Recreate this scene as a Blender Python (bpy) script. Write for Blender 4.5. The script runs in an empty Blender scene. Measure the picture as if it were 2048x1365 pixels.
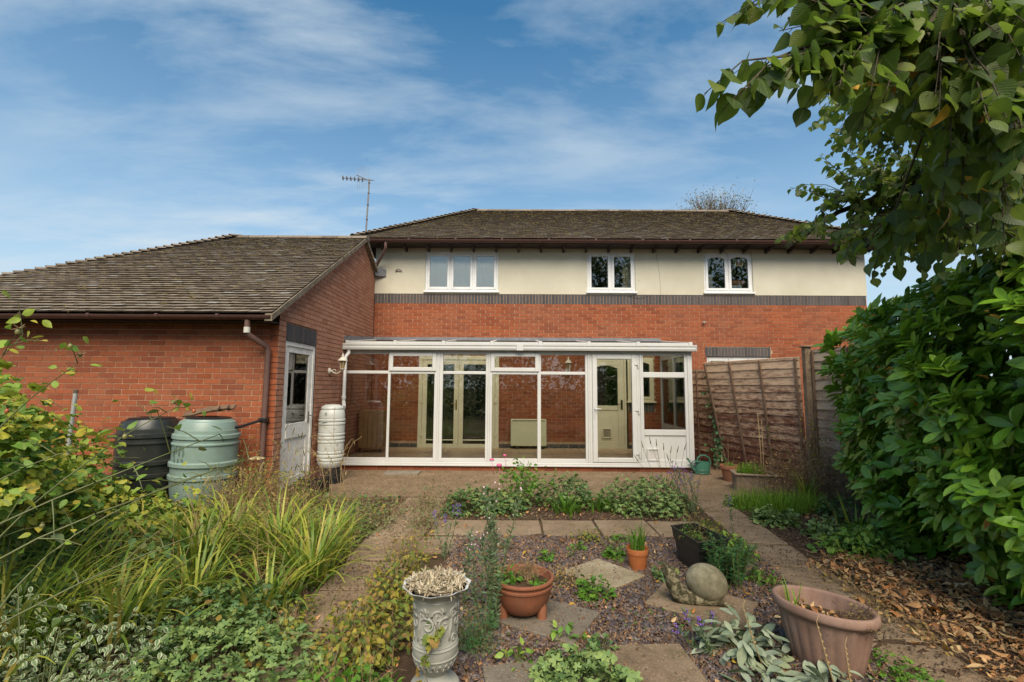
import bpy, bmesh, math, random
import numpy as np
from mathutils import Vector, Matrix
R = math.radians
rnd = random.Random(7)
rs = np.random.RandomState(11)
SC = bpy.context.scene
COL = SC.collection

# ---------------------------------------------------------------- camera
CAM_H = 1.57
cd = bpy.data.cameras.new('camera')
cd.sensor_width = 36.0
cd.lens = 945.0 / 2048.0 * 36.0
cd.clip_start = 0.05
cd.clip_end = 3000
cam = bpy.data.objects.new('camera', cd)
COL.objects.link(cam)
cam.matrix_world = (Matrix.Translation((0, 0, CAM_H)) @ Matrix.Rotation(R(.36), 4, 'Z')
                    @ Matrix.Rotation(R(90 + 5.56), 4, 'X') @ Matrix.Rotation(R(.35), 4, 'Z'))
SC.camera = cam

# ---------------------------------------------------------------- view, sky, sun
SC.view_settings.view_transform = 'Standard'
SC.view_settings.look = 'None'
SC.view_settings.gamma = 1
SC.view_settings.use_curve_mapping = False
SC.view_settings.exposure = EXPOSURE = 1.13
SUN_EL, SUN_AZ = 49.0, 174.0          # compass-like: 180 = straight behind the camera, smaller = to the right
SUN_STRENGTH, SUN_ANGLE = 2.9, 46.0
SKY_STRENGTH = 0.088

W = bpy.data.worlds.new('World')
SC.world = W
W.use_nodes = True
def node(nt, t, ins=None, **pr):
    n = nt.nodes.new(t)
    for k, v in pr.items():
        setattr(n, k, v)
    for k, v in (ins or {}).items():
        s = n.inputs[k]
        if hasattr(v, 'bl_idname') and hasattr(v, 'outputs'):
            v = v.outputs[0]
        if isinstance(v, bpy.types.NodeSocket):
            nt.links.new(v, s)
        else:
            s.default_value = v
    return n
def ramp(nt, fac, stops, interp='LINEAR'):
    n = node(nt, 'ShaderNodeValToRGB', {0: fac})
    cr = n.color_ramp
    cr.interpolation = interp
    while len(cr.elements) > 1:
        cr.elements.remove(cr.elements[-1])
    for i, (p, c) in enumerate(stops):
        e = cr.elements[0] if i == 0 else cr.elements.new(p)
        e.position = p
        e.color = (c, c, c, 1) if isinstance(c, (int, float)) else (*c, 1)
    return n
def mixc(nt, fac, a, b, mode='MIX'):
    n = node(nt, 'ShaderNodeMix', data_type='RGBA', blend_type=mode)
    for i, v in ((0, fac), (6, a), (7, b)):
        s = n.inputs[i]
        if hasattr(v, 'outputs'):
            v = v.outputs[2] if v.bl_idname == 'ShaderNodeMix' else v.outputs[0]
        if isinstance(v, bpy.types.NodeSocket):
            nt.links.new(v, s)
        elif i == 0:
            s.default_value = v
        else:
            s.default_value = (*v, 1) if len(v) == 3 else v
    return n.outputs[2]
def math_(nt, op, a, b=None, c=None):
    ins = {0: a}
    if b is not None: ins[1] = b
    if c is not None: ins[2] = c
    return node(nt, 'ShaderNodeMath', ins, operation=op).outputs[0]

CLOUD_A, CLOUD_B = (7.3, 2.2, 0), (2.6, 1.2, 0)
def build_world():
    nt = W.node_tree
    nt.nodes.clear()
    sky = node(nt, 'ShaderNodeTexSky', sky_type='NISHITA', sun_disc=False)
    sky.sun_elevation = R(SUN_EL)
    sky.sun_rotation = R(SUN_AZ)
    sky.air_density, sky.dust_density, sky.ozone_density = 1.0, 0.6, 3.0
    tc = node(nt, 'ShaderNodeTexCoord')
    hsv = node(nt, 'ShaderNodeHueSaturation', {'Hue': .485, 'Saturation': 1.28, 'Value': 0.84, 'Color': sky})
    # thin high cloud: noise on a flat sheet overhead, so it is finer and more streaked towards the horizon
    sep = node(nt, 'ShaderNodeSeparateXYZ', {0: tc.outputs['Generated']})
    zz = math_(nt, 'MAXIMUM', math_(nt, 'ADD', sep.outputs[2], .12), .05)
    px = math_(nt, 'DIVIDE', sep.outputs[0], zz)
    py = math_(nt, 'DIVIDE', sep.outputs[1], zz)
    cv = node(nt, 'ShaderNodeCombineXYZ', {0: px, 1: py, 2: 0.0})
    mp = node(nt, 'ShaderNodeMapping', {'Vector': cv, 'Rotation': (0, 0, R(-32)), 'Scale': (1.0, 2.3, 1), 'Location': CLOUD_A})
    n1 = node(nt, 'ShaderNodeTexNoise', {'Vector': mp, 'Scale': 1.25, 'Detail': 10.0, 'Roughness': .60, 'Distortion': .22})
    mp2 = node(nt, 'ShaderNodeMapping', {'Vector': cv, 'Rotation': (0, 0, R(24)), 'Scale': (.55, .8, 1), 'Location': CLOUD_B})
    n2 = node(nt, 'ShaderNodeTexNoise', {'Vector': mp2, 'Scale': .9, 'Detail': 5.0, 'Roughness': .5, 'Distortion': .1})
    d = math_(nt, 'MULTIPLY', ramp(nt, n1, [(.43, 0.0), (.70, 1.0)]), ramp(nt, n2, [(.34, .12), (.62, 1.0)]))
    hz = ramp(nt, sep.outputs[2], [(0.0, .85), (.16, .62), (.42, .20), (.65, 0.02)])
    d = math_(nt, 'MINIMUM', math_(nt, 'ADD', math_(nt, 'MULTIPLY', d, .68), hz), .9)
    cl = mixc(nt, d, hsv, (3.45, 4.0, 4.4))
    bg = node(nt, 'ShaderNodeBackground', {'Color': cl, 'Strength': SKY_STRENGTH})
    out = node(nt, 'ShaderNodeOutputWorld', {0: bg})
build_world()

sd = bpy.data.lights.new('sun', 'SUN')
sd.energy = SUN_STRENGTH
sd.angle = R(SUN_ANGLE)
sd.color = (1.0, .89, .71)
sun = bpy.data.objects.new('sun', sd)
COL.objects.link(sun)
# direction towards the sun; azimuth measured clockwise from +Y
sdir = Vector((math.sin(R(SUN_AZ)) * math.cos(R(SUN_EL)), math.cos(R(SUN_AZ)) * math.cos(R(SUN_EL)), math.sin(R(SUN_EL))))
sun.rotation_euler = sdir.to_track_quat('Z', 'Y').to_euler()
sun.location = (0, -5, 20)

SC.cycles.max_bounces = 8
SC.cycles.transparent_max_bounces = 24
SC.cycles.caustics_reflective = False
SC.cycles.caustics_refractive = False

# ---------------------------------------------------------------- object helpers
def tag(o, label=None, cat=None, group=None, kind=None):
    for k, v in (('label', label), ('category', cat), ('group', group), ('kind', kind)):
        if v: o[k] = v
    return o
def thing(name, loc, label, cat, group=None, rz=0.0):
    o = bpy.data.objects.new(name, None)
    COL.objects.link(o)
    o.location = loc
    o.rotation_euler = (0, 0, rz)
    o.empty_display_size = .1
    return tag(o, label, cat, group)
def wloc(o):
    """world location of an object whose ancestors carry no rotation"""
    v = Vector(o.location)
    while o.parent:
        o = o.parent
        v = v + Vector(o.location)
    return v
def link(name, me, parent=None, loc=None):
    """link a mesh written in world coordinates (loc None) or local ones"""
    o = bpy.data.objects.new(name, me)
    COL.objects.link(o)
    if parent is not None:
        o.parent = parent
        o.location = (Vector(loc) if loc is not None else Vector((0, 0, 0))) - wloc(parent)
    elif loc is not None:
        o.location = loc
    return o
def raw_mesh(name, V, F, mat=None, uv=None, smooth=False):
    me = bpy.data.meshes.new(name)
    me.from_pydata([tuple(v) for v in V], [], F)
    if mat: me.materials.append(mat)
    if uv is not None:
        l = me.uv_layers.new(name='UVMap')
        idx = np.empty(len(me.loops), dtype=np.int32)
        me.loops.foreach_get('vertex_index', idx)
        l.data.foreach_set('uv', np.asarray(uv, dtype=np.float32)[idx].ravel())
    if smooth:
        me.polygons.foreach_set('use_smooth', [True] * len(me.polygons))
    me.update()
    return me
def np_mesh(name, V, F, mat=None, uv=None, smooth=False):
    """V (n,3), F (m,k) with one k: fast"""
    V = np.asarray(V, dtype=np.float32); F = np.asarray(F, dtype=np.int32)
    me = bpy.data.meshes.new(name)
    me.vertices.add(len(V)); me.vertices.foreach_set('co', V.ravel())
    k = F.shape[1]
    me.loops.add(F.size); me.loops.foreach_set('vertex_index', F.ravel())
    me.polygons.add(len(F)); me.polygons.foreach_set('loop_start', np.arange(0, F.size, k, dtype=np.int32))
    if mat: me.materials.append(mat)
    if uv is not None:
        l = me.uv_layers.new(name='UVMap')
        l.data.foreach_set('uv', np.asarray(uv, dtype=np.float32)[F.ravel()].ravel())
    me.update(calc_edges=True)
    if smooth:
        me.polygons.foreach_set('use_smooth', np.ones(len(F), dtype=bool))
    return me

class MB:
    """collects simple solids, then links them as one mesh object"""
    def __init__(s): s.v = []; s.f = []
    def add(s, V, F):
        b = len(s.v)
        s.v += [tuple(map(float, v)) for v in V]
        s.f += [tuple(i + b for i in f) for f in F]
        return s
    def box(s, x0, y0, z0, x1, y1, z1, m=None):
        V = [(x, y, z) for z in (z0, z1) for y in (y0, y1) for x in (x0, x1)]
        if m is not None: V = [m @ Vector(v) for v in V]
        return s.add(V, [(0, 2, 3, 1), (4, 5, 7, 6), (0, 1, 5, 4), (2, 6, 7, 3), (0, 4, 6, 2), (1, 3, 7, 5)])
    def frame_y(s, x0, z0, x1, z1, y0, y1, w, wb=None):
        """a rectangular frame standing in the XZ plane, w wide"""
        wb = w if wb is None else wb
        s.box(x0, y0, z0, x0 + w, y1, z1); s.box(x1 - w, y0, z0, x1, y1, z1)
        s.box(x0 + w, y0, z1 - w, x1 - w, y1, z1); s.box(x0 + w, y0, z0, x1 - w, y1, z0 + wb)
        return s
    def tube(s, pts, rad, n=6, caps=True):
        pts = [Vector(p) for p in pts]
        rad = rad if isinstance(rad, (list, tuple)) else [rad] * len(pts)
        V, F = [], []
        up = Vector((0, 0, 1))
        prev = None
        for i, p in enumerate(pts):
            d = (pts[min(i + 1, len(pts) - 1)] - pts[max(i - 1, 0)])
            d = d.normalized() if d.length > 1e-9 else Vector((0, 0, 1))
            if prev is None:
                a = d.orthogonal().normalized()
            else:
                a = prev - d * prev.dot(d)
                a = a.normalized() if a.length > 1e-6 else d.orthogonal().normalized()
            prev = a
            b = d.cross(a)
            for k in range(n):
                t = 2 * math.pi * k / n
                V.append(p + (a * math.cos(t) + b * math.sin(t)) * rad[i])
        for i in range(len(pts) - 1):
            for k in range(n):
                k2 = (k + 1) % n
                F.append((i * n + k, i * n + k2, (i + 1) * n + k2, (i + 1) * n + k))
        if caps:
            F.append(tuple(range(n - 1, -1, -1)))
            F.append(tuple((len(pts) - 1) * n + k for k in range(n)))
        return s.add(V, F)
    def lathe(s, prof, n=32, c=(0, 0, 0), sx=1.0, sy=1.0, rot=0.0, fr=None, m=None):
        """prof: list of (r, z); fr(theta, z) scales the radius"""
        V, F = [], []
        for r, z in prof:
            for k in range(n):
                t = 2 * math.pi * k / n
                q = r * (fr(t, z) if fr else 1.0)
                x, y = q * math.cos(t) * sx, q * math.sin(t) * sy
                p = Vector((x * math.cos(rot) - y * math.sin(rot), x * math.sin(rot) + y * math.cos(rot), z))
                if m is not None: p = m @ p
                V.append(p + Vector(c))
        for i in range(len(prof) - 1):
            for k in range(n):
                k2 = (k + 1) % n
                F.append((i * n + k, i * n + k2, (i + 1) * n + k2, (i + 1) * n + k))
        if prof[0][0] > 1e-6: F.append(tuple(range(n - 1, -1, -1)))
        if prof[-1][0] > 1e-6: F.append(tuple((len(prof) - 1) * n + k for k in range(n)))
        return s.add(V, F)
    def prism(s, poly, h0, h1, axis='z'):
        """extrude a polygon given in the plane across the axis"""
        def P(a, b, h):
            return (a, b, h) if axis == 'z' else ((a, h, b) if axis == 'y' else (h, a, b))
        n = len(poly)
        V = [P(a, b, h0) for a, b in poly] + [P(a, b, h1) for a, b in poly]
        F = [tuple(range(n - 1, -1, -1)), tuple(range(n, 2 * n))] + [(i, (i + 1) % n, n + (i + 1) % n, n + i) for i in range(n)]
        return s.add(V, F)
    def build(s, name, mat, parent=None, smooth=False, bev=0, kind=None, auto=None):
        me = raw_mesh(name, s.v, s.f, mat)
        bm = bmesh.new(); bm.from_mesh(me)
        bmesh.ops.recalc_face_normals(bm, faces=bm.faces)
        if bev:
            eds = [e for e in bm.edges if len(e.link_faces) == 2 and e.calc_face_angle(0) > .6]
            bmesh.ops.bevel(bm, geom=eds, offset=bev, segments=1, affect='EDGES', clamp_overlap=True)
        bm.to_mesh(me); bm.free()
        if smooth:
            me.polygons.foreach_set('use_smooth', [True] * len(me.polygons))
            if auto is not False:
                me.set_sharp_from_angle(angle=R(auto or 38))
        o = link(name, me, parent)
        if kind: o['kind'] = kind
        return o

# ---------------------------------------------------------------- materials
MATS = {}
def material(name):
    m = bpy.data.materials.new(name)
    m.use_nodes = True
    nt = m.node_tree
    nt.nodes.clear()
    MATS[name] = m
    return m, nt
def rand01(nt, salt=0.0):
    """one random value per piece, whether the piece is an object or an island of a joined mesh"""
    a = node(nt, 'ShaderNodeObjectInfo').outputs['Random']
    b = node(nt, 'ShaderNodeNewGeometry').outputs['Random Per Island']
    return math_(nt, 'FRACT', math_(nt, 'ADD', math_(nt, 'ADD', math_(nt, 'MULTIPLY', a, 7.31), b), salt))
def wpos(nt, scale=(1, 1, 1)):
    g = node(nt, 'ShaderNodeNewGeometry')
    return node(nt, 'ShaderNodeMapping', {'Vector': g.outputs['Position'], 'Scale': scale}).outputs[0]
def noise(nt, vec, scale, detail=5.0, rough=.6, dist=0.0):
    return node(nt, 'ShaderNodeTexNoise', {'Vector': vec, 'Scale': scale, 'Detail': detail, 'Roughness': rough, 'Distortion': dist}).outputs[0]
def bump(nt, h, strength=.3, dist=.01):
    return node(nt, 'ShaderNodeBump', {'Height': h, 'Strength': strength, 'Distance': dist}).outputs[0]
def finish(nt, col, rough=.8, normal=None, spec=.5, **extra):
    ins = {'Base Color': col, 'Roughness': rough, 'Specular IOR Level': spec}
    if isinstance(col, tuple): ins['Base Color'] = (*col, 1)
    if normal is not None: ins['Normal'] = normal
    ins.update(extra)
    b = node(nt, 'ShaderNodeBsdfPrincipled', ins)
    node(nt, 'ShaderNodeOutputMaterial', {0: b})
    return b
def simple(name, col, rough=.6, var=.12, nscale=8.0, bstr=.15, bscale=60.0, spec=.5, dirt=None, metallic=0.0, bdist=.004):
    m, nt = material(name)
    p = wpos(nt)
    n = noise(nt, p, nscale, 6)
    lo = tuple(c * (1 - var * 1.6) for c in col); hi = tuple(min(1, c * (1 + var)) for c in col)
    c = ramp(nt, n, [(.3, lo), (.7, hi)])
    if dirt:
        dcol, amt, ds = dirt
        dm = ramp(nt, noise(nt, p, ds, 8, .7), [(.5 - amt * .3, 0.0), (.74, 1.0)])
        c = mixc(nt, math_(nt, 'MULTIPLY', dm, amt), c, dcol)
    finish(nt, c.outputs[0] if hasattr(c, 'outputs') else c, rough, bump(nt, noise(nt, p, bscale, 4), bstr, bdist), spec, Metallic=metallic)
    return m

def mat_brick(name, stops, wear=.35):
    m, nt = material(name)
    p = wpos(nt)
    r = rand01(nt)
    c = ramp(nt, r, stops)
    n = noise(nt, p, 26.0, 8, .7)
    c = mixc(nt, ramp(nt, n, [(.35, 0.0), (.75, .55)]), c, tuple(x * .55 for x in stops[0][1]))
    # weathering in broad patches
    w = noise(nt, wpos(nt, (.9, .9, .55)), 1.3, 6, .6)
    c = mixc(nt, math_(nt, 'MULTIPLY', ramp(nt, w, [(.45, 0.0), (.72, 1.0)]), wear), c, (.22, .105, .065))
    s = ramp(nt, noise(nt, p, 90.0, 3, .6), [(.66, 0.0), (.78, .5)])
    c = mixc(nt, s, c, (.40, .20, .12))
    finish(nt, c, .9, bump(nt, noise(nt, p, 120.0, 5, .7), .55, .004), .25)
    return m
M_BRICK = mat_brick('red_brick', [(0, (.21, .056, .026)), (.3, (.28, .075, .030)), (.7, (.34, .098, .040)), (1, (.25, .072, .036))])
M_BRICKW = mat_brick('weathered_lit_brick', [(0, (.36, .155, .09)), (.4, (.44, .205, .125)), (.75, (.50, .25, .16)), (1, (.41, .195, .125))], .2)  # weathered tone lightened further, standing in for light missing on the gable
M_BLUE = mat_brick('blue_brick', [(0, (.060, .058, .062)), (.5, (.085, .080, .084)), (1, (.105, .092, .090))], 0.0)
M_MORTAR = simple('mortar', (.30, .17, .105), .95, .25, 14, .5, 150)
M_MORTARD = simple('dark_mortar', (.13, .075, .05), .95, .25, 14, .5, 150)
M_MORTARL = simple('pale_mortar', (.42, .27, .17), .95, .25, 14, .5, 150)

def mat_render():
    m, nt = material('cream_render')
    p = wpos(nt)
    c = ramp(nt, noise(nt, p, 1.4, 6, .6), [(.3, (.48, .445, .345)), (.7, (.57, .53, .425))])
    st = noise(nt, wpos(nt, (2.2, 2.2, .45)), 2.0, 9, .75)
    c = mixc(nt, ramp(nt, st, [(.58, 0.0), (.9, .30)]), c, (.30, .24, .16))
    sp = noise(nt, p, 9.0, 8, .75)
    c = mixc(nt, ramp(nt, sp, [(.66, 0.0), (.78, .5)]), c, (.26, .20, .13))
    finish(nt, c, .92, bump(nt, noise(nt, p, 220.0, 4, .7), .5, .004), .2)
    return m
M_RENDER = mat_render()

def mat_tile():
    m, nt = material('roof_tile')
    p = wpos(nt)
    r = rand01(nt)
    c = ramp(nt, r, [(0, (.12, .094, .070)), (.4, (.19, .152, .114)), (.8, (.25, .205, .158)), (.93, (.20, .175, .145)), (.965, (.36, .34, .31)), (1, (.27, .25, .22))])
    c = mixc(nt, ramp(nt, noise(nt, p, 30.0, 8, .7), [(.4, 0.0), (.75, .6)]), c, (.055, .043, .034))
    mo = math_(nt, 'ADD', math_(nt, 'MULTIPLY', noise(nt, p, 9.0, 8, .75), .62), math_(nt, 'MULTIPLY', noise(nt, p, .85, 4, .5), .5))
    # moss gathers towards the ridge, where the tiles stay damp
    c = mixc(nt, ramp(nt, mo, [(.63, 0.0), (.72, .85)]), c, (.105, .076, .028))
    li = ramp(nt, noise(nt, p, 34.0, 3, .5), [(.74, 0.0), (.78, .6)])
    c = mixc(nt, li, c, (.42, .40, .36))
    finish(nt, c, .93, bump(nt, noise(nt, p, 90.0, 6, .75), .8, .008), .15)
    return m
M_TILE = mat_tile()
M_TILESHADE = simple('tile_edge_shade', (.050, .038, .026), .95, .3, 30, .6, 90, .1)  # tile noses and sides darkened to paint the shade line between courses
M_MOSS = simple('moss', (.085, .066, .022), .98, .5, 20, 1.0, 160, .05, bdist=.01)
M_PVC = simple('white_plastic', (.56, .555, .545), .34, .05, 3, .03, 40, .5, ((.40, .39, .31), .42, 6.0))
M_CREAM = simple('cream_paint', (.70, .65, .47), .4, .05, 3, .04, 40, .5, ((.50, .44, .30), .2, 5.0))
M_OLDWHITE = simple('flaking_white_paint', (.82, .80, .75), .6, .06, 5, .25, 50, .4, ((.30, .24, .18), .45, 9.0))
M_GUTTER = simple('brown_plastic', (.075, .036, .028), .42, .15, 6, .08, 50)
M_PIPE = simple('faded_brown_plastic', (.125, .068, .055), .5, .12, 6, .08, 50)
M_LEAD = simple('lead', (.145, .15, .165), .55, .2, 5, .2, 30, .5, ((.27, .27, .27), .4, 3.0))
M_DARKWOOD = simple('dark_soffit', (.030, .020, .015), .8, .2, 10, .2, 60)
M_STEEL = simple('weathered_steel', (.20, .18, .165), .5, .15, 20, .1, 80, .5, ((.12, .06, .03), .4, 20.0), metallic=.5)
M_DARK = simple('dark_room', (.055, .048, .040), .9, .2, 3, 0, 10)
M_ROOM = simple('room_wall', (.30, .27, .22), .9, .1, 2, 0, 10)
M_CURTAIN = simple('reflection_curtain', (.95, .94, .92), .9, .02, 3, .1, 20)  # whitened to stand in for sky reflected in the left upstairs panes
M_BEIGECURT = simple('beige_curtain', (.42, .37, .25), .9, .1, 3, .1, 20)
M_FLOORTILE = simple('clay_floor_tile', (.56, .40, .25), .45, .16, 9, .05, 60)
M_GROUT = simple('grout', (.16, .11, .07), .9, .1, 9, .1, 60)
M_BRASS = simple('brass', (.38, .25, .08), .35, .1, 9, .05, 60, metallic=.9)
M_PINEWOOD = simple('oiled_pine', (.30, .16, .06), .5, .2, 6, .2, 40)

def mat_glass():
    m, nt = material('window_glass')
    lw = node(nt, 'ShaderNodeFresnel', {'IOR': 1.6})
    n = bump(nt, noise(nt, wpos(nt), 1.2, 2), .02, .02)
    tr = node(nt, 'ShaderNodeBsdfTransparent', {'Color': (.94, .955, .94, 1)})
    gl = node(nt, 'ShaderNodeBsdfGlossy', {'Color': (1, 1, 1, 1), 'Roughness': .004, 'Normal': n})
    f = math_(nt, 'MINIMUM', math_(nt, 'MULTIPLY', lw, 1.35), 1.0)
    mx = node(nt, 'ShaderNodeMixShader', {0: f, 1: tr, 2: gl})
    node(nt, 'ShaderNodeOutputMaterial', {0: mx})
    return m
M_GLASS = mat_glass()
def mat_poly():
    m, nt = material('polycarbonate')
    p = wpos(nt)
    dirt = ramp(nt, noise(nt, p, 7.0, 8, .7), [(.35, (.62, .60, .55)), (.6, (.40, .33, .27)), (.75, (.20, .14, .10))])
    df = node(nt, 'ShaderNodeBsdfDiffuse', {'Color': dirt})
    tl = node(nt, 'ShaderNodeBsdfTranslucent', {'Color': (.88, .86, .80, 1)})
    tr = node(nt, 'ShaderNodeBsdfTransparent', {'Color': (.92, .91, .87, 1)})
    a = node(nt, 'ShaderNodeMixShader', {0: .6, 1: df, 2: tl})
    b = node(nt, 'ShaderNodeMixShader', {0: .68, 1: a, 2: tr})
    node(nt, 'ShaderNodeOutputMaterial', {0: b})
    return m
M_POLY = mat_poly()
def mat_amber():
    m, nt = material('amber_glass')
    tr = node(nt, 'ShaderNodeBsdfTransparent', {'Color': (.72, .50, .16, 1)})
    gl = node(nt, 'ShaderNodeBsdfGlossy', {'Color': (.8, .7, .4, 1), 'Roughness': .15})
    df = node(nt, 'ShaderNodeBsdfDiffuse', {'Color': (.42, .28, .08, 1)})
    a = node(nt, 'ShaderNodeMixShader', {0: .55, 1: tr, 2: df})
    b = node(nt, 'ShaderNodeMixShader', {0: .12, 1: a, 2: gl})
    node(nt, 'ShaderNodeOutputMaterial', {0: b})
    return m
M_AMBER = mat_amber()

def mat_leaf(name, cols, gloss=.45, rough=.45, transl=.25, vein=None, edge=None, blotch=None, under=None):
    """cols: ramp over one random value per leaf; uv.x runs across (0..1), uv.y along"""
    m, nt = material(name)
    r = rand01(nt)
    cols = [tuple(min(.62, x * 1.22) for x in k) for k in cols]
    c = ramp(nt, r, [(i / max(1, len(cols) - 1), k) for i, k in enumerate(cols)])
    uv = node(nt, 'ShaderNodeUVMap')
    sx = node(nt, 'ShaderNodeSeparateXYZ', {0: uv.outputs[0]})
    across = math_(nt, 'ABSOLUTE', math_(nt, 'SUBTRACT', sx.outputs[0], .5))
    p = wpos(nt)
    c = mixc(nt, ramp(nt, noise(nt, p, 40.0, 4), [(.4, 0.0), (.75, .35)]), c, tuple(x * .6 for x in cols[0]))
    if blotch:
        c = mixc(nt, ramp(nt, noise(nt, p, 22.0, 5, .7), [(.60, 0.0), (.70, .8)]), c, blotch)
    if edge:
        e = math_(nt, 'ADD', across, math_(nt, 'MULTIPLY', math_(nt, 'SUBTRACT', noise(nt, p, 60.0, 3), .5), .25))
        c = mixc(nt, ramp(nt, e, [(.24, 0.0), (.30, 1.0)]), c, edge)
    if vein:
        c = mixc(nt, ramp(nt, across, [(.018, .75), (.05, 0.0)]), c, vein)
    rib = math_(nt, 'SINE', math_(nt, 'ADD', math_(nt, 'MULTIPLY', sx.outputs[1], 52.0), math_(nt, 'MULTIPLY', across, -40.0)))
    b = node(nt, 'ShaderNodeBsdfPrincipled', {'Base Color': c, 'Roughness': rough, 'Specular IOR Level': gloss,
                                              'Normal': bump(nt, rib, .16, .003)})
    t = node(nt, 'ShaderNodeBsdfTranslucent', {'Color': mixc(nt, .5, c, (.26, .42, .05), 'MIX')})
    mx = node(nt, 'ShaderNodeMixShader', {0: transl, 1: b, 2: t})
    node(nt, 'ShaderNodeOutputMaterial', {0: mx})
    return m
# ================================================================ masonry and roofs
CAMV = Vector((0, 0, CAM_H))
def clip_poly(poly, a, b, c):
    """keep a*u + b*z <= c"""
    out = []
    for i in range(len(poly)):
        p, q = poly[i], poly[(i + 1) % len(poly)]
        dp, dq = a * p[0] + b * p[1] - c, a * q[0] + b * q[1] - c
        if dp <= 0: out.append(p)
        if dp * dq < 0:
            t = dp / (dp - dq)
            out.append((p[0] + (q[0] - p[0]) * t, p[1] + (q[1] - p[1]) * t))
    return out
def holed(u0, u1, z0, z1, holes):
    """split a rectangle into boxes round rectangular holes"""
    us = sorted({u0, u1, *[min(max(h[i], u0), u1) for h in holes for i in (0, 1)]})
    out = []
    for a, b in zip(us, us[1:]):
        if b - a < 1e-5: continue
        m = (a + b) / 2
        cuts = sorted((max(h[2], z0), min(h[3], z1)) for h in holes if h[0] < m < h[1])
        z = z0
        for c0, c1 in cuts:
            if c0 > z + 1e-5: out.append((a, b, z, c0))
            z = max(z, c1)
        if z < z1 - 1e-5: out.append((a, b, z, z1))
    return out
def brick_field(parent, plane, off, u0, u1, z0, z1, holes=(), clips=(), mat=None, n_single=300, name='brick', pitch=(.225, .075),
                gap=.010, bond=True, hidden=None, proud=.006, phase=0.0, jit=.0015):
    """plane 'y': wall facing -Y at y = off; plane 'x': wall facing +X at x = off"""
    if plane == 'y':
        P = lambda u, z, n: (u, off - n, z); nd = Vector((0, -1, 0))
    else:
        P = lambda u, z, n: (off + n, u, z); nd = Vector((1, 0, 0))
    pl, ph = pitch
    cells = []
    for k in range(int((z1 - z0) / ph + .999)):
        za, zb = z0 + k * ph, min(z0 + k * ph + ph - gap, z1)
        if zb - za < .012: continue
        s = u0 - pl + phase + (pl / 2 if (bond and k % 2) else 0)
        while s < u1:
            a, b = max(s, u0), min(s + pl - gap, u1)
            s += pl
            if b - a < .02: continue
            segs = [(a, b)]
            for h in holes:
                if za + .02 < h[3] and zb - .02 > h[2]:
                    ns = []
                    for (p, q) in segs:
                        if q <= h[0] or p >= h[1]: ns.append((p, q)); continue
                        if h[0] - p > .03: ns.append((p, h[0]))
                        if q - h[1] > .03: ns.append((h[1], q))
                    segs = ns
            for (p, q) in segs:
                poly = [(p, za), (q, za), (q, zb), (p, zb)]
                for c in clips: poly = clip_poly(poly, *c)
                if len(poly) >= 3: cells.append(poly)
    def rank(poly):
        cu = sum(p[0] for p in poly) / len(poly); cz = sum(p[1] for p in poly) / len(poly)
        w = Vector(P(cu, cz, 0)); d = w - CAMV
        ar = (max(p[0] for p in poly) - min(p[0] for p in poly)) * (max(p[1] for p in poly) - min(p[1] for p in poly))
        s = ar * abs(d.normalized().dot(nd)) / d.length_squared
        return s * (.01 if hidden and hidden(cu, cz) else 1)
    cells.sort(key=rank, reverse=True)
    shared = {}
    rest = MB()
    for i, poly in enumerate(cells):
        n = len(poly)
        h = proud + rnd.uniform(-jit, jit)
        if i < n_single:
            cu = sum(p[0] for p in poly) / n; cz = sum(p[1] for p in poly) / n
            key = tuple((round(p[0] - cu, 3), round(p[1] - cz, 3)) for p in poly)
            me = shared.get(key)
            if me is None:
                o0 = P(0, 0, 0)
                V = [Vector(P(a, b, proud)) - Vector(o0) for a, b in key] + [Vector(P(a, b, -.02)) - Vector(o0) for a, b in key]
                F = [tuple(range(n))] + [(j, n + j, n + (j + 1) % n, (j + 1) % n) for j in range(n)]
                me = raw_mesh(name, V, F, mat)
                bm = bmesh.new(); bm.from_mesh(me); bmesh.ops.recalc_face_normals(bm, faces=bm.faces)
                # an open shell: make sure its front looks out
                fr = max(bm.faces, key=lambda f: f.calc_center_median().dot(nd))
                if fr.normal.dot(nd) < 0: bmesh.ops.reverse_faces(bm, faces=bm.faces)
                bm.to_mesh(me); bm.free()
                shared[key] = me
            link(name, me, parent, P(cu, cz, h - proud))
        else:
            V = [P(a, b, h) for a, b in poly] + [P(a, b, -.02) for a, b in poly]
            F = [tuple(range(n))] + [(j, n + j, n + (j + 1) % n, (j + 1) % n) for j in range(n)]
            if plane == 'y': F = [tuple(f) for f in F]
            rest.add(V, F)
    if rest.v:
        rest.build(name, mat, parent, kind='stuff')

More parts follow.
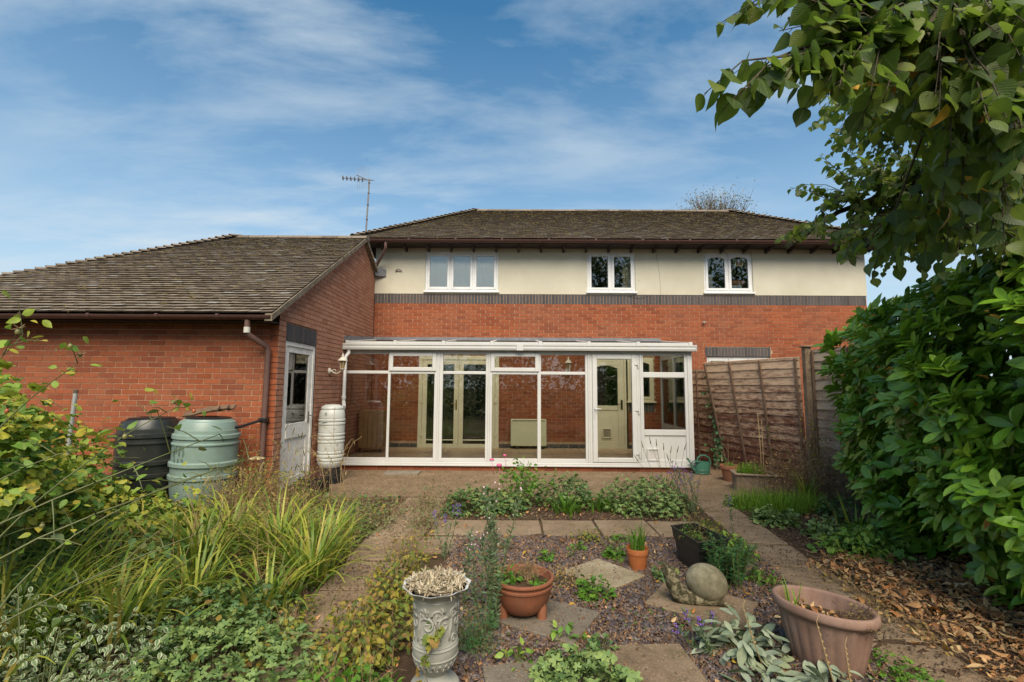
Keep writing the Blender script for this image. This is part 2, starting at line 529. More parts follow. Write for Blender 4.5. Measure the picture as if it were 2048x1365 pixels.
def tile_field(parent, o, ex, es, width, rows, keep, n_single=300, tw=.165, gauge=.1, seed=1, over=.17):
    """plain tiles laid up a slope: o lower left corner, ex along the eave, es up the slope"""
    r = random.Random(seed)
    ex, es = Vector(ex).normalized(), Vector(es).normalized()
    en = ex.cross(es).normalized()
    o = Vector(o)
    cells = []
    for i in range(rows):
        s = i * gauge
        k0 = -1
        while True:
            a = k0 * tw + (tw / 2 if i % 2 else 0)
            k0 += 1
            if a > width: break
            if a + tw < 0: continue
            a0, a1 = max(a + .0025, 0), min(a + tw - .0025, width)
            if a1 - a0 < .03 or not keep((a0 + a1) / 2, s + .04): continue
            cells.append((a0, a1, s + r.uniform(-.004, .004), r.uniform(-.002, .003), r.uniform(-.0025, .0025)))
    cells.sort(key=lambda c: ((o + ex * (c[0] + c[1]) / 2 + es * c[2]) - CAMV).length)
    rest = MB()
    F = [(0, 1, 3, 2), (4, 6, 7, 5), (0, 4, 5, 1), (0, 2, 6, 4), (1, 5, 7, 3)]
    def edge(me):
        me.materials.append(M_TILESHADE)
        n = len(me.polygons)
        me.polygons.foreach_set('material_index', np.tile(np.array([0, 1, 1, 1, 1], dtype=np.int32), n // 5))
    shared = {}
    def verts(w, tw_):
        # lower edge rests on the course below
        hl, hu = .042, .008
        return [(ex * x + es * sv + en * h) for h0 in (0, -.021) for sv, hh in ((0, hl), (over, hu)) for x, h in
                ((0, hh + h0 - tw_), (w, hh + h0 + tw_))]
    for i, (a0, a1, s, lift, tws) in enumerate(cells):
        p = o + ex * a0 + es * s + en * lift
        if i < n_single:
            key = (round(a1 - a0, 3), round(tws, 3))
            me = shared.get(key)
            if me is None:
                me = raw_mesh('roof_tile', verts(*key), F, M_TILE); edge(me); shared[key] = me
            link('roof_tile', me, parent, p)
        else:
            rest.add([p + v for v in verts(a1 - a0, tws)], F)
    if rest.v:
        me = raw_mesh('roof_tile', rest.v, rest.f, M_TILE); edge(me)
        link('roof_tile', me, parent)['kind'] = 'stuff'
    return en
def moss_clumps(parent, o, ex, es, en, width, length, keep, n, seed):
    """cushions of moss sitting on the tiles, more of them high on the slope"""
    r = random.Random(seed)
    mb = MB()
    ex, es = Vector(ex).normalized(), Vector(es).normalized()
    for _ in range(n):
        a, s = r.uniform(0, width), length * (r.random() ** .7)
        if not keep(a, s): continue
        s = round(s / .1) * .1 - .005
        p = Vector(o) + ex * a + es * s + en * .026
        for _k in range(r.randint(1, 4)):
            q = p + ex * r.uniform(-.05, .05) + es * r.uniform(-.012, .012)
            rad = r.uniform(.008, .022)
            V = [q + en * rad * .8]
            ring = [q + (ex * math.cos(t) * r.uniform(.8, 1.6) + es * math.sin(t) * r.uniform(.5, 1.0)) * rad for t in [j * math.pi / 3 for j in range(6)]]
            mb.add(V + ring, [(0, 1 + j, 1 + (j + 1) % 6) for j in range(6)])
    mb.build('moss', M_MOSS, parent, kind='stuff', smooth=True, auto=False)
def hip_tiles(parent, a, b, n, size=.15, name='hip_tile'):
    """bonnet tiles stepping up a hip"""
    a, b = Vector(a), Vector(b)
    d = (b - a).normalized()
    side = d.cross(Vector((0, 0, 1))).normalized()
    up = side.cross(d).normalized()
    me = None
    L = (b - a).length / n
    V, F = [], []
    for s, w, h in ((-.02, size, .052), (L * 1.55, size * .72, .002)):
        for k in range(7):
            t = -1.15 + 2.3 * k / 6
            V.append(d * s + side * math.sin(t) * w + up * (math.cos(t) * w * .62 - w * .38 + h))
    for k in range(7):
        V.append(V[k] - up * .018)
    F = [(k, k + 1, 8 + k, 7 + k) for k in range(6)] + [(14 + k, 15 + k, k + 1, k) for k in range(6)]
    me = raw_mesh(name, V, F, M_TILE)
    for i in range(n):
        link(name, me, parent, a + d * (L * i) + up * rnd.uniform(-.004, .006))

# ================================================================ the garage
XG, YG, YH = -3.28, 6.50, 10.85
garage = thing('garage', (-5.5, 8.5, 0), 'low red brick garage wing with a mossy tiled roof and gable end', 'garage')
GK = 2.23 / 3.73
gz = lambda y: 2.52 + (y - 6.17) * GK                        # upper roof surface
wall = MB()
wall.box(-9.4, YG, -.3, XG - .12, YG + .1, 2.62)
gab = MB()
for a, b, c, d in holed(YG, YH - .02, -.3, 2.6, [(6.72, 7.76, .08, 2.22)]):
    gab.box(XG - .12, a, c, XG, b, d)
gab.prism([(6.5, 2.6), (YH - .02, 2.6), (YH - .02, gz(9.9) - (YH - .02 - 9.9) * GK - .07), (9.9, gz(9.9) - .07), (6.5, gz(6.5) - .07)], XG - .12, XG, 'x')
wall.box(-9.4, 13.2, -.3, XG - .12, 13.3, 2.6); wall.box(-9.4, YG + .1, -.3, -9.3, 13.2, 2.6)
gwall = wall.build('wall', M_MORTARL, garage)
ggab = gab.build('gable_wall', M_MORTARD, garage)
brick_field(gwall, 'y', YG, -7.2, XG, -.06, 2.42, mat=M_BRICK, n_single=200, hidden=lambda u, z: u < -5.6 or z < .95 - (u + 3.3) * .1 or z > 2.35)
GC = [(-GK, 1.0, gz(0) - .085), (GK, 1.0, gz(9.9) + 9.9 * GK - .085)]
brick_field(ggab, 'x', XG, YG, YH - .03, -.06, 4.8, holes=[(6.72, 7.76, 0, 2.22), (6.70, 7.74, 2.2, 2.455)], clips=GC, mat=M_BRICKW, n_single=100,
            hidden=lambda u, z: z < .6, phase=.1)
brick_field(ggab, 'x', XG, 6.70, 7.74, 2.225, 2.455, mat=M_BLUE, n_single=40, name='lintel_brick', pitch=(.08, .24), gap=.009, bond=False, phase=.04)
# roof
deck = MB()
deck.add([(-9.3, 6.17, 2.47), (-3.2, 6.17, 2.47), (-3.2, 9.9, gz(9.9) - .035), (-6.0, 9.9, gz(9.9) - .035), (-9.3, 6.6, 2.72)], [(0, 1, 2, 3, 4)])
deck.add([(-6.0, 9.9, gz(9.9) - .035), (-3.2, 9.9, gz(9.9) - .035), (-3.2, 13.6, 2.5), (-9.3, 13.6, 2.5)], [(0, 1, 2, 3)])
deck.add([(-6.0, 9.9, gz(9.9) - .035), (-9.3, 13.6, 2.5), (-9.3, 6.6, 2.72)], [(0, 1, 2)])
groof = deck.build('roof', M_DARKWOOD, garage)
gl = math.hypot(3.73, 2.23)
def gkeep(a, s):
    x, y = -9.3 + a, 6.17 + s * 3.73 / gl
    return x > -6.0 - (9.9 - y) * .98 + .02
gn = tile_field(groof, (-9.3, 6.15, 2.505), (1, 0, 0), (0, 3.73, 2.23), 6.1, 43, gkeep, 300, seed=3)
moss_clumps(groof, (-9.3, 6.15, 2.505), (1, 0, 0), (0, 3.73, 2.23), gn, 6.1, 4.2, gkeep, 800, 5)
hip_tiles(groof, (-9.45, 6.40, 2.60), (-5.98, 9.88, gz(9.9) + .005), 40)
for i in range(9):
    x = -6.0 + i * .315
    MB().prism([(9.9 + math.sin(t) * .14, gz(9.9) - .05 + math.cos(t) * .085) for t in [-1.5 + 3 * k / 6 for k in range(7)]], x, x + .305, 'x').build('ridge_tile', M_TILE, groof)
M_VERGE = simple('verge_mortar', (.27, .22, .165), .95, .25, 12, .6, 80, .2, ((.07, .055, .03), .7, 9.0))
vg = MB()
for y0, y1, s in ((6.12, 9.9, 1), (9.9, 11.0, -1)):
    n = 24
    for i in range(n):
        a, b = y0 + (y1 - y0) * i / n, y0 + (y1 - y0) * (i + 1) / n - .004
        f = lambda y: gz(y) if s > 0 else gz(9.9) - (y - 9.9) * GK
        j = rnd.uniform(-.004, .004)
        vg.prism([(a, f(a) - .075 + j), (b, f(b) - .075 + j), (b, f(b) + .012 + j), (a, f(a) + .012 + j)], XG - .005, -3.185 + j, 'x')
vg.build('verge', M_VERGE, groof)
MB().box(-9.3, 6.215, 2.415, -3.24, 6.235, 2.50).box(-9.3, 6.235, 2.42, -3.285, 6.50, 2.435).build('soffit', M_DARKWOOD, garage)
def gutter(parent, x0, x1, y, z, r=.055, mat=None, brackets=(), name='gutter'):
    mb = MB()
    n = 8
    pr = [(y - r * math.cos(math.pi * k / n), z - r * math.sin(math.pi * k / n)) for k in range(n + 1)]
    pi_ = [(y - (r - .004) * math.cos(math.pi * k / n), z - (r - .004) * math.sin(math.pi * k / n)) for k in range(n, -1, -1)]
    poly = pr + pi_
    m = len(poly)
    V = [(x0, a, b) for a, b in poly] + [(x1, a, b) for a, b in poly]
    F = [(i, (i + 1) % m, m + (i + 1) % m, m + i) for i in range(m)]
    mb.add(V, F)
    mb.prism(pr, x0 - .003, x0, 'x'); mb.prism(pr, x1, x1 + .003, 'x')
    g = mb.build(name, mat or M_GUTTER, parent, smooth=True)
    for bx in brackets:
        pb = [(y - (r + .006) * math.cos(math.pi * k / n), z - (r + .006) * math.sin(math.pi * k / n)) for k in range(n + 1)]
        MB().prism(pb + [(y + r, z + .012), (y - r, z + .012)], bx - .02, bx + .02, 'x').build('gutter_bracket', mat or M_GUTTER, g)
    return g
gg = gutter(garage, -9.3, -3.21, 6.15, 2.49, .060, None, [-8.3, -7.4, -6.5, -5.6, -4.7, -3.9])
dp = MB().tube([(-3.53, 6.16, 2.43), (-3.53, 6.16, 2.30), (-3.52, 6.18, 2.24), (-3.39, 6.40, 2.10), (-3.375, 6.425, 2.04), (-3.385, 6.43, 0.12)], .036, 10).build('downpipe', M_PIPE, garage, smooth=True)
MB().lathe([(.040, 2.26), (.040, 2.335)], 12, (-3.53, 6.16, 0)).build('pipe_collar', simple('grey_tape', (.5, .48, .42), .7), dp, smooth=True)
MB().box(-3.435, 6.38, 1.08, -3.33, 6.475, 1.135).build('pipe_clip', simple('black_plastic', (.012, .012, .013), .4, .2, 8, .05, 60), dp, bev=.006)
M_BLACKP = MATS['black_plastic']
# side door in the gable
gd = MB()
gd.box(XG - .09, 6.722, .08, XG - .012, 6.79, 2.218); gd.box(XG - .09, 7.69, .08, XG - .012, 7.758, 2.218); gd.box(XG - .09, 6.79, 2.15, XG - .012, 7.69, 2.218)
gdoor = gd.build('door_frame', M_OLDWHITE, garage, bev=.004)
dl = MB()
x0, x1 = XG - .075, XG - .03
dl.box(x0, 6.794, .10, x1, 6.90, 2.146); dl.box(x0, 7.58, .10, x1, 7.686, 2.146); dl.box(x0, 6.90, 2.06, x1, 7.58, 2.146)
dl.box(x0, 6.90, .80, x1 + .012, 7.58, 1.01); dl.box(x0, 6.90, .10, x1, 7.58, .22); dl.box(x0 + .012, 6.90, .22, x1 - .014, 7.58, .80)
for yy in (7.07, 7.24, 7.41): dl.box(x1 - .0145, yy, .22, x1 - .012, yy + .006, .80)
gleaf = dl.build('door', M_OLDWHITE, garage, bev=.003)
MB().box(x0 + .02, 6.90, 1.01, x0 + .026, 7.58, 2.06).build('pane', M_GLASS, gleaf)
MB().box(x1, 7.62, .98, x1 + .008, 7.655, 1.16).tube([(x1 + .01, 7.637, 1.1), (x1 + .05, 7.637, 1.1), (x1 + .05, 7.53, 1.1)], .008, 8).build('handle', M_STEEL, gleaf, bev=.002)
MB().box(XG - .12, 6.70, -.02, XG + .06, 7.78, .078).build('step', M_MORTARL, garage, bev=.008)
MB().box(XG - .12, 6.68, 1.0, XG - .1, 6.72, 2.3).box(-5.2, 6.9, .9, -5.17, 12.5, 2.3).build('inner_partition', M_ROOM, garage)
# lead saddle where the back slope meets the house
MB().add([(-3.22, 10.66, 4.33), (-3.02, 10.80, 4.27), (-3.02, 10.82, 4.12), (-3.17, 10.80, 4.08), (-3.24, 10.70, 4.12)], [(0, 1, 2, 3, 4)]).add(
    [(-3.22, 10.68, 4.335), (-3.02, 10.825, 4.275), (-3.02, 10.828, 4.12), (-3.24, 10.74, 4.12)], [(0, 1, 2, 3)]).build('flashing', M_LEAD, garage)

# ================================================================ the house
house = thing('house', (2.4, 13.4, 0), 'two storey house with red brick below and cream render above', 'house')
XL, XR = -3.27, 8.14
WIN = [(-2.105, -.40, 3.775, 4.74), (1.68, 2.80, 3.775, 4.74), (4.40, 5.535, 3.775, 4.74)]
FD = (-2.20, -.36, .19, 2.27); KD = (1.60, 2.545, .19, 2.27); KW = (2.585, 3.18, 1.25, 2.27); RW = (4.40, 5.85, 1.0, 2.295)
LOW = [FD, (1.60, 2.585, .19, 2.27), KW, RW]
w = MB()
for a, b, c, d in holed(XL, XR, -.3, 3.72, LOW): w.box(a, YH, c, b, YH + .25, d)
hw = w.build('brick_wall', M_MORTARL, house)
w = MB()
w.box(XR - .1, YH + .25, -.3, XR, 15.5, 4.9); w.box(XL, YH + .25, -.3, XL + .1, 15.5, 4.9); w.box(XL, 15.5, -.3, XR, 15.6, 4.9)
w.build('side_wall', M_BRICK, house)
brick_field(hw, 'y', YH, XL, XR, 2.60, 3.49, mat=M_BRICK, n_single=190)
brick_field(hw, 'y', YH, XL, XR, .05, 2.60, holes=LOW + [(4.37, 5.88, 2.29, 2.52), (-3.3, 3.4, .2, .31), (2.585, 3.18, 1.0, 1.26)], mat=M_BRICK, n_single=110, hidden=lambda u, z: z < .3 or (u > 4.0 and z < 2.2) or u > 6.4, phase=.07)
brick_field(hw, 'y', YH, XL, XR, 3.492, 3.715, mat=M_BLUE, n_single=160, name='soldier_brick', pitch=(.075, .24), gap=.009, bond=False)
brick_field(hw, 'y', YH, 4.37, 5.88, 2.297, 2.512, mat=M_BLUE, n_single=30, name='lintel_brick', pitch=(.075, .24), gap=.009, bond=False)
brick_field(hw, 'y', YH, XL, 3.4, .205, .30, holes=[FD, KD], mat=M_BLUE, n_single=40, name='plinth_brick', pitch=(.225, .095), bond=False)
brick_field(hw, 'y', YH, 2.60, 3.17, 1.02, 1.235, mat=M_BLUE, n_single=10, name='sill_brick', pitch=(.075, .24), gap=.009, bond=False)
w = MB()
for a, b, c, d in holed(XL - .01, XR + .01, 3.722, 4.98, WIN): w.box(a, YH - .012, c, b, YH + .25, d)
hr = w.build('rendered_wall', M_RENDER, house)
M_CRACK = simple('crack_stain', (.14, .10, .07), .95)
cm = MB()
pts = [(3.30, 4.80), (3.31, 4.6), (3.335, 4.4), (3.36, 4.2), (3.37, 4.05), (3.375, 3.9), (3.38, 3.74)]
cm.tube([(x, YH - .0125, z) for x, z in pts], .0035, 4)
for x, z, r_ in ((-2.9, 3.98, .012), (-2.86, 4.05, .009), (2.87, 4.06, .02), (2.90, 4.03, .012), (1.66, 4.0, .014), (2.86, 4.55, .01), (4.0, 4.25, .008), (.0, 4.45, .012), (-2.7, 4.2, .01)):
    cm.lathe([(0, -.004), (r_, 0), (0, .004)], 7, (x, YH - .012, z), 1, .3)
cm.build('crack', M_CRACK, hr)
# interior: floors, a cross wall, so the windows look into rooms
it = MB()
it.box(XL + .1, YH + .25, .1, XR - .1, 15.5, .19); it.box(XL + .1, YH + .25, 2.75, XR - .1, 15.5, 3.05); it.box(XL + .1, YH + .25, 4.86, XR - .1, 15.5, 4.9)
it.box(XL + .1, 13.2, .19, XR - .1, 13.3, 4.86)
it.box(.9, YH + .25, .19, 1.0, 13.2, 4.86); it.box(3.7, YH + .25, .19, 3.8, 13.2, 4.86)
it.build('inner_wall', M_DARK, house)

def window(parent, x0, x1, z0, z1, y, n, mat, arched=False, sill=True, fw=.045, sw=.055, bottom=.045):
    f = MB().frame_y(x0, z0, x1, z1, y, y + .07, fw, bottom)
    ws = (x1 - x0 - 2 * fw) / n
    for i in range(1, n): f.box(x0 + fw + ws * i - .018, y + .002, z0 + bottom, x0 + fw + ws * i + .018, y + .068, z1 - fw)
    wn = f.build('window', mat, parent, bev=.004)
    for i in range(n):
        a = x0 + fw + ws * i + (.0185 if i else .0005); b = x0 + fw + ws * (i + 1) - (.0185 if i < n - 1 else .0005)
        s = MB().frame_y(a, z0 + bottom + .0005, b, z1 - fw - .0005, y - .012, y + .05, sw)
        if arched:
            zt = z1 - fw - sw
            m = 8
            aa, bb = a + sw, b - sw
            for k in range(m):
                u0, u1 = aa + (bb - aa) * k / m, aa + (bb - aa) * (k + 1) / m
                g = lambda u: zt - .055 * (abs(u - (aa + bb) / 2) / ((bb - aa) / 2)) ** 2.2 - .004
                s.add([(u0, y - .011, g(u0)), (u1, y - .011, g(u1)), (u1, y - .011, zt + .002), (u0, y - .011, zt + .002),
                       (u0, y + .049, g(u0)), (u1, y + .049, g(u1)), (u1, y + .049, zt + .002), (u0, y + .049, zt + .002)],
                      [(0, 1, 2, 3), (7, 6, 5, 4), (0, 4, 5, 1)])
        s.build('sash', mat, wn, bev=0 if arched else .006)
        MB().box(a + sw - .004, y + .015, z0 + bottom + sw - .004, b - sw + .004, y + .021, z1 - fw - sw + .004).build('pane', M_GLASS, wn)
    if sill:
        MB().box(x0 - .03, y - .075, z0 - .042, x1 + .03, y + .07, z0 - .0005).build('sill', mat, wn, bev=.006)
    return wn
M_OLDPVC = simple('aged_white_frame', (.72, .72, .72), .45, .05, 4, .08, 40, .5, ((.42, .40, .35), .35, 6.0))
w1 = window(house, *WIN[0][:2], 3.79, 4.735, YH + .02, 3, M_OLDPVC); w1['label'] = 'three pane upstairs window backed by a white curtain standing in for sky reflection'
w2 = window(house, *WIN[1][:2], 3.79, 4.735, YH + .02, 2, M_OLDPVC); w2['label'] = 'two pane upstairs window over the conservatory'
w3 = window(house, *WIN[2][:2], 3.79, 4.735, YH + .02, 2, M_OLDPVC, arched=True); w3['label'] = 'two pane upstairs window with curved heads'
def curtain(name, x0, x1, z0, z1, y, mat, parent, folds=14, amp=.02):
    n = folds * 4
    V, F = [], []
    for i in range(n + 1):
        x = x0 + (x1 - x0) * i / n
        yy = y + math.sin(i * math.pi / 2) * amp * (.6 + .4 * math.sin(i * 1.7))
        V += [(x, yy, z0), (x, yy, z1)]
    for i in range(n): F.append((2 * i, 2 * i + 2, 2 * i + 3, 2 * i + 1))
    return link(name, raw_mesh(name, V, F, mat, smooth=True), parent)
curtain('reflection_curtain', -2.055, -.45, 3.838, 4.688, YH + .052, M_CURTAIN, w1, 22, .003)
curtain('curtain', 2.55, 2.78, 3.76, 4.75, YH + .2, M_BEIGECURT, w2, 5, .03)
window(house, RW[0], RW[1], RW[2] + .02, RW[3] - .005, YH + .03, 3, M_PVC)['label'] = 'white framed window half hidden by the leaning fence panel'
# French doors and the back door, seen through the conservatory
def leaf_door(parent, name, x0, x1, z0, z1, y, zp, mat, label=None, arch=False, stile=.105):
    m = MB().frame_y(x0, zp - .10, x1, z1, y, y + .05, stile, .10)
    m.box(x0, y, z0, x0 + stile, y + .05, zp - .10); m.box(x1 - stile, y, z0, x1, y + .05, zp - .10); m.box(x0 + stile, y, z0, x1 - stile, y + .05, z0 + .12)
    if zp - .10 - z0 > .3: m.box(x0 + stile, y + .015, z0 + .12, x1 - stile, y + .035, zp - .10)
    d = m.build(name, mat, parent, bev=.005)
    MB().box(x0 + stile - .004, y + .022, zp - .004, x1 - stile + .004, y + .028, z1 - stile + .004).build('pane', M_GLASS, d)
    if arch:
        a, b, zt = x0 + stile, x1 - stile, z1 - stile
        q = MB()
        for k in range(8):
            u0, u1 = a + (b - a) * k / 8, a + (b - a) * (k + 1) / 8
            g = lambda u: zt - .07 * (abs(u - (a + b) / 2) / ((b - a) / 2)) ** 2 - .003
            q.add([(u0, y + .003, g(u0)), (u1, y + .003, g(u1)), (u1, y + .003, zt), (u0, y + .003, zt), (u0, y + .02, g(u0)), (u1, y + .02, g(u1))], [(0, 1, 2, 3), (0, 4, 5, 1)])
        q.build('arched_head', mat, d)
    if label: d['label'] = label
    return d
MB().frame_y(FD[0], FD[2], FD[1], FD[3], YH - .01, YH + .09, .085, .05).build('french_door_frame', M_CREAM, house, bev=.005)
mid = (FD[0] + FD[1]) / 2
d1 = leaf_door(house, 'french_door', FD[0] + .088, mid - .002, FD[2] + .052, FD[3] - .088, YH + .005, FD[2] + .19, M_CREAM, 'left leaf of the French doors')
d2 = leaf_door(house, 'french_door', mid + .002, FD[1] - .088, FD[2] + .052, FD[3] - .088, YH + .005, FD[2] + .19, M_CREAM, 'right leaf of the French doors')
MB().box(mid - .065, YH - .006, 1.05, mid - .035, YH + .005, 1.27).tube([(mid - .05, YH, 1.19), (mid - .05, YH - .05, 1.19), (mid - .16, YH - .05, 1.19)], .009, 8).build('handle', M_BRASS, d1)
for dd, hx in ((d1, FD[0] + .075), (d2, FD[1] - .075)):
    for hz in (.45, 1.2, 1.95): MB().box(hx - .03, YH - .022, hz, hx + .03, YH - .01, hz + .09).build('hinge', M_CREAM, dd, bev=.003)
MB().frame_y(KD[0], KD[2], KD[1], KD[3], YH - .01, YH + .09, .05, .05).build('door_frame', M_CREAM, house, bev=.005)
kd = leaf_door(house, 'back_door', KD[0] + .052, KD[1] - .052, KD[2] + .052, KD[3] - .052, YH + .0, 1.16, M_CREAM, 'cream half glazed back door with a cat flap', True, .14)
MB().frame_y(1.98, .43, 2.20, .66, YH - .02, YH - .001, .028).build('cat_flap', M_CREAM, kd, bev=.006)
MB().box(2.008, YH - .008, .458, 2.172, YH - .004, .632).build('flap', simple('smoked_flap', (.28, .25, .17), .3), kd)
MB().box(2.415, YH - .02, 1.08, 2.455, YH - .001, 1.29).tube([(2.435, YH - .01, 1.2), (2.435, YH - .06, 1.2), (2.33, YH - .06, 1.2)], .009, 8).build('handle', simple('dark_bronze', (.05, .03, .02), .35, metallic=.6), kd, bev=.003)
kw = window(house, KW[0], KW[1], KW[2] + .02, KW[3] - .01, YH + .005, 1, M_CREAM, arched=True); kw['label'] = 'cream framed kitchen window inside the conservatory'
# roof of the house
ez, ey, rz_, ry = 4.90, 10.42, 6.53, 12.97
HK = (rz_ - ez) / (ry - ey)
ex0, ex1 = -3.64, 8.52
t_ = ry - ey
deck = MB()
A, B_, Cc, D_ = (ex0, ey, ez - .04), (ex1, ey, ez - .04), (ex1 - t_, ry, rz_ - .04), (ex0 + t_, ry, rz_ - .04)
A2, B2 = (ex0, ry + t_, ez - .04), (ex1, ry + t_, ez - .04)
deck.add([A, B_, Cc, D_], [(0, 1, 2, 3)]).add([A, D_, A2], [(0, 1, 2)]).add([B_, B2, Cc], [(0, 1, 2)]).add([A2, D_, Cc, B2], [(0, 1, 2, 3)])
hroof = deck.build('roof', M_DARKWOOD, house)
hl = math.hypot(t_, rz_ - ez)
hkeep = lambda a, s: (s * t_ / hl) * .99 - .03 < a < (ex1 - ex0) - (s * t_ / hl) * .99 + .03
hn = tile_field(hroof, (ex0, ey - .02, ez - .01), (1, 0, 0), (0, t_, rz_ - ez), ex1 - ex0, 30, hkeep, 300, seed=9)
moss_clumps(hroof, (ex0, ey - .02, ez - .01), (1, 0, 0), (0, t_, rz_ - ez), hn, ex1 - ex0, 2.9, hkeep, 1400, 8)
tile_field(hroof, (ex0 - .02, ry + t_, ez - .01), (0, -1, 0), (t_, 0, rz_ - ez), 2 * t_, 30, lambda a, s: (s * t_ / hl) < a < 2 * t_ - (s * t_ / hl), 0, seed=10)
hip_tiles(hroof, (ex0 - .03, ey - .03, ez + .03), (ex0 + t_, ry, rz_ + .02), 27, .12)
hip_tiles(hroof, (ex1 + .03, ey - .03, ez + .03), (ex1 - t_, ry, rz_ + .02), 27, .12)
for i in range(23):
    x = ex0 + t_ + i * .308
    MB().prism([(ry + math.sin(q) * .13, rz_ - .04 + math.cos(q) * .085) for q in [-1.5 + 3 * k / 6 for k in range(7)]], x, x + .300, 'x').build('ridge_tile', M_TILE, hroof)
hg = gutter(house, ex0 + .02, ex1 - .02, ey - .03, ez - .030, .068, None, [-3.3, -2.4, -1.35, -.3, .75, 1.8, 2.85, 3.4, 3.9, 4.95, 6.0, 7.05, 8.1])
MB().box(ex0 + .05, ey + .03, ez - .10, ex1 - .05, ey + .05, ez - .03).build('fascia', M_GUTTER, house)
MB().box(ex0 + .05, ey + .05, ez - .09, ex1 - .05, YH - .013, ez - .075).build('soffit', M_DARKWOOD, house)
for i in range(22):
    x = -3.1 + i * .525
    MB().prism([(ey + .06, ez - .09), (YH - .013, ez - .09), (YH - .013, ez - .19), (ey + .12, ez - .16)], x, x + .045, 'x').build('rafter_end', M_DARKWOOD, house)
MB().tube([(-2.93, ey - .03, ez - .08), (-2.93, ey - .03, ez - .19), (-2.94, ey, ez - .24), (-3.20, 10.72, ez - .50), (-3.24, 10.76, ez - .56)], .034, 10).build('downpipe', M_PIPE, house, smooth=True)
MB().tube([(-2.80, YH, 4.22), (-2.78, YH - .05, 4.27), (-2.70, YH - .06, 4.29), (-2.65, YH - .05, 4.26)], .014, 6).build('overflow_pipe', M_STEEL, house, smooth=True)
MB().tube([(4.35, YH, 3.075), (4.35, YH - .05, 3.08), (4.33, YH - .09, 3.05)], .016, 6).tube([(4.31, YH - .05, 3.085), (4.40, YH - .05, 3.085)], .01, 6).build('outside_tap', simple('galvanised', (.4, .4, .4), .4, metallic=.4), house, smooth=True)
MB().tube([(2.62 + i * .06, YH - .012, 3.70 - .06 * math.sin(i / 8 * math.pi)) for i in range(9)], .004, 5).build('loose_cable', M_BLACKP, house)
# things standing inside the upstairs windows
ef = thing('extractor_fan', (5.25, YH + .06, 4.41), 'small cream extractor fan box in the upper corner of a window', 'extractor fan')
MB().box(5.155, YH + .048, 4.42, 5.345, YH + .16, 4.59).build('casing', M_CREAM, ef, bev=.008)
MB().box(5.18, YH + .040, 4.445, 5.245, YH + .0475, 4.565).box(5.255, YH + .040, 4.445, 5.32, YH + .0475, 4.565).build('grille', simple('brown_grille', (.22, .10, .04), .6), ef)
tw = thing('towel_stack', (5.26, YH + .14, 3.82), 'folded towels piled on an upstairs window sill', 'towels')
for i, (c, x0, x1, z0, z1) in enumerate((((.55, .52, .40), 5.12, 5.44, 3.80, 3.90), ((.42, .50, .55), 5.03, 5.34, 3.90, 3.99), ((.30, .13, .07), 5.06, 5.42, 3.99, 4.10))):
    MB().box(x0, YH + .10, z0, x1, YH + .24, z1).build('towel', simple('towel_cloth_%s' % 'abc'[i], c, .95, .15, 20, .6, 200), tw, bev=.03)
cb = thing('cabinet', (4.56, YH + .2, 3.8), 'narrow white cabinet just inside an upstairs window', 'cabinet')
MB().box(4.47, YH + .12, 3.79, 4.65, YH + .35, 4.23).build('body', simple('white_laminate', (.36, .36, .34), .4), cb, bev=.004)
MB().box(4.465, YH + .105, 3.79, 4.50, YH + .119, 4.23).build('door', M_CURTAIN, cb)

# aerial
an = thing('tv_aerial', (-3.92, 12.0, 5.2), 'television aerial on a tall thin mast above the roof corner', 'aerial')
AX, AY = -3.93, 12.0
MB().tube([(AX, AY, 4.9), (AX + .06, AY, 7.02)], [.022, .019], 8).build('mast', M_STEEL, an, smooth=True)
for z in (5.9, 6.3, 6.62, 6.9): MB().lathe([(.026, 0), (.026, .02)], 8, (AX + .022 * (z - 4.9) / .75, AY, z)).build('mast_clamp', M_BLACKP, an)
bz = 6.98
MB().tube([(AX - .60, AY - .15, bz), (AX + .17, AY + .03, bz + .015)], .010, 6).tube([(AX - .28, AY - .05, bz + .13), (AX + .04, AY + .0, bz)], .009, 6).build('boom', M_STEEL, an)
for i in range(6):
    x = AX - .59 + i * .095
    MB().box(x - .006, AY - .15 + i * .02 - .05, bz - .045, x + .006, AY - .15 + i * .02 + .05, bz + .045).tube([(x, AY - .15 + i * .02, bz - .055), (x, AY - .15 + i * .02, bz + .055)], .005, 5).build('director', M_STEEL, an)
for i in range(6):
    x = AX - .24 + i * .055
    MB().tube([(x + .01, AY - .04, bz - .27 + i * .012), (x - .01, AY - .04, bz + .40 - abs(i - 2) * .03)], .0035, 5).build('rod', M_STEEL, an)
# ================================================================ the conservatory
CY = 9.05
cons = thing('conservatory', (.06, 9.05, 0), 'white framed lean to conservatory with full height glazing', 'conservatory')
MB().box(-3.26, CY + .015, -.2, 3.38, CY + .12, .088).box(3.28, CY + .12, -.2, 3.38, YH - .01, .088).build('plinth', M_MORTAR, cons)
brick_field([c for c in cons.children if c.name.startswith('plinth')][0], 'y', CY + .015, -3.26, 3.38, .012, .086, mat=M_BRICK, n_single=40)
MB().box(-3.275, CY - .045, .09, 3.415, CY + .13, .125).box(-3.275, CY - .02, .125, 3.40, CY + .12, .16).build('sill', M_PVC, cons, bev=.006)
cf = MB()
y0, y1 = CY, CY + .065
POSTS = [(-3.275, -3.235, 'post'), (-2.425, -2.375, 'mullion'), (-1.535, -1.372, 'post'), (-.553, -.430, 'post'), (.434, .500, 'mullion'), (1.345, 1.477, 'post'), (2.357, 2.452, 'post'), (3.236, 3.385, 'post')]
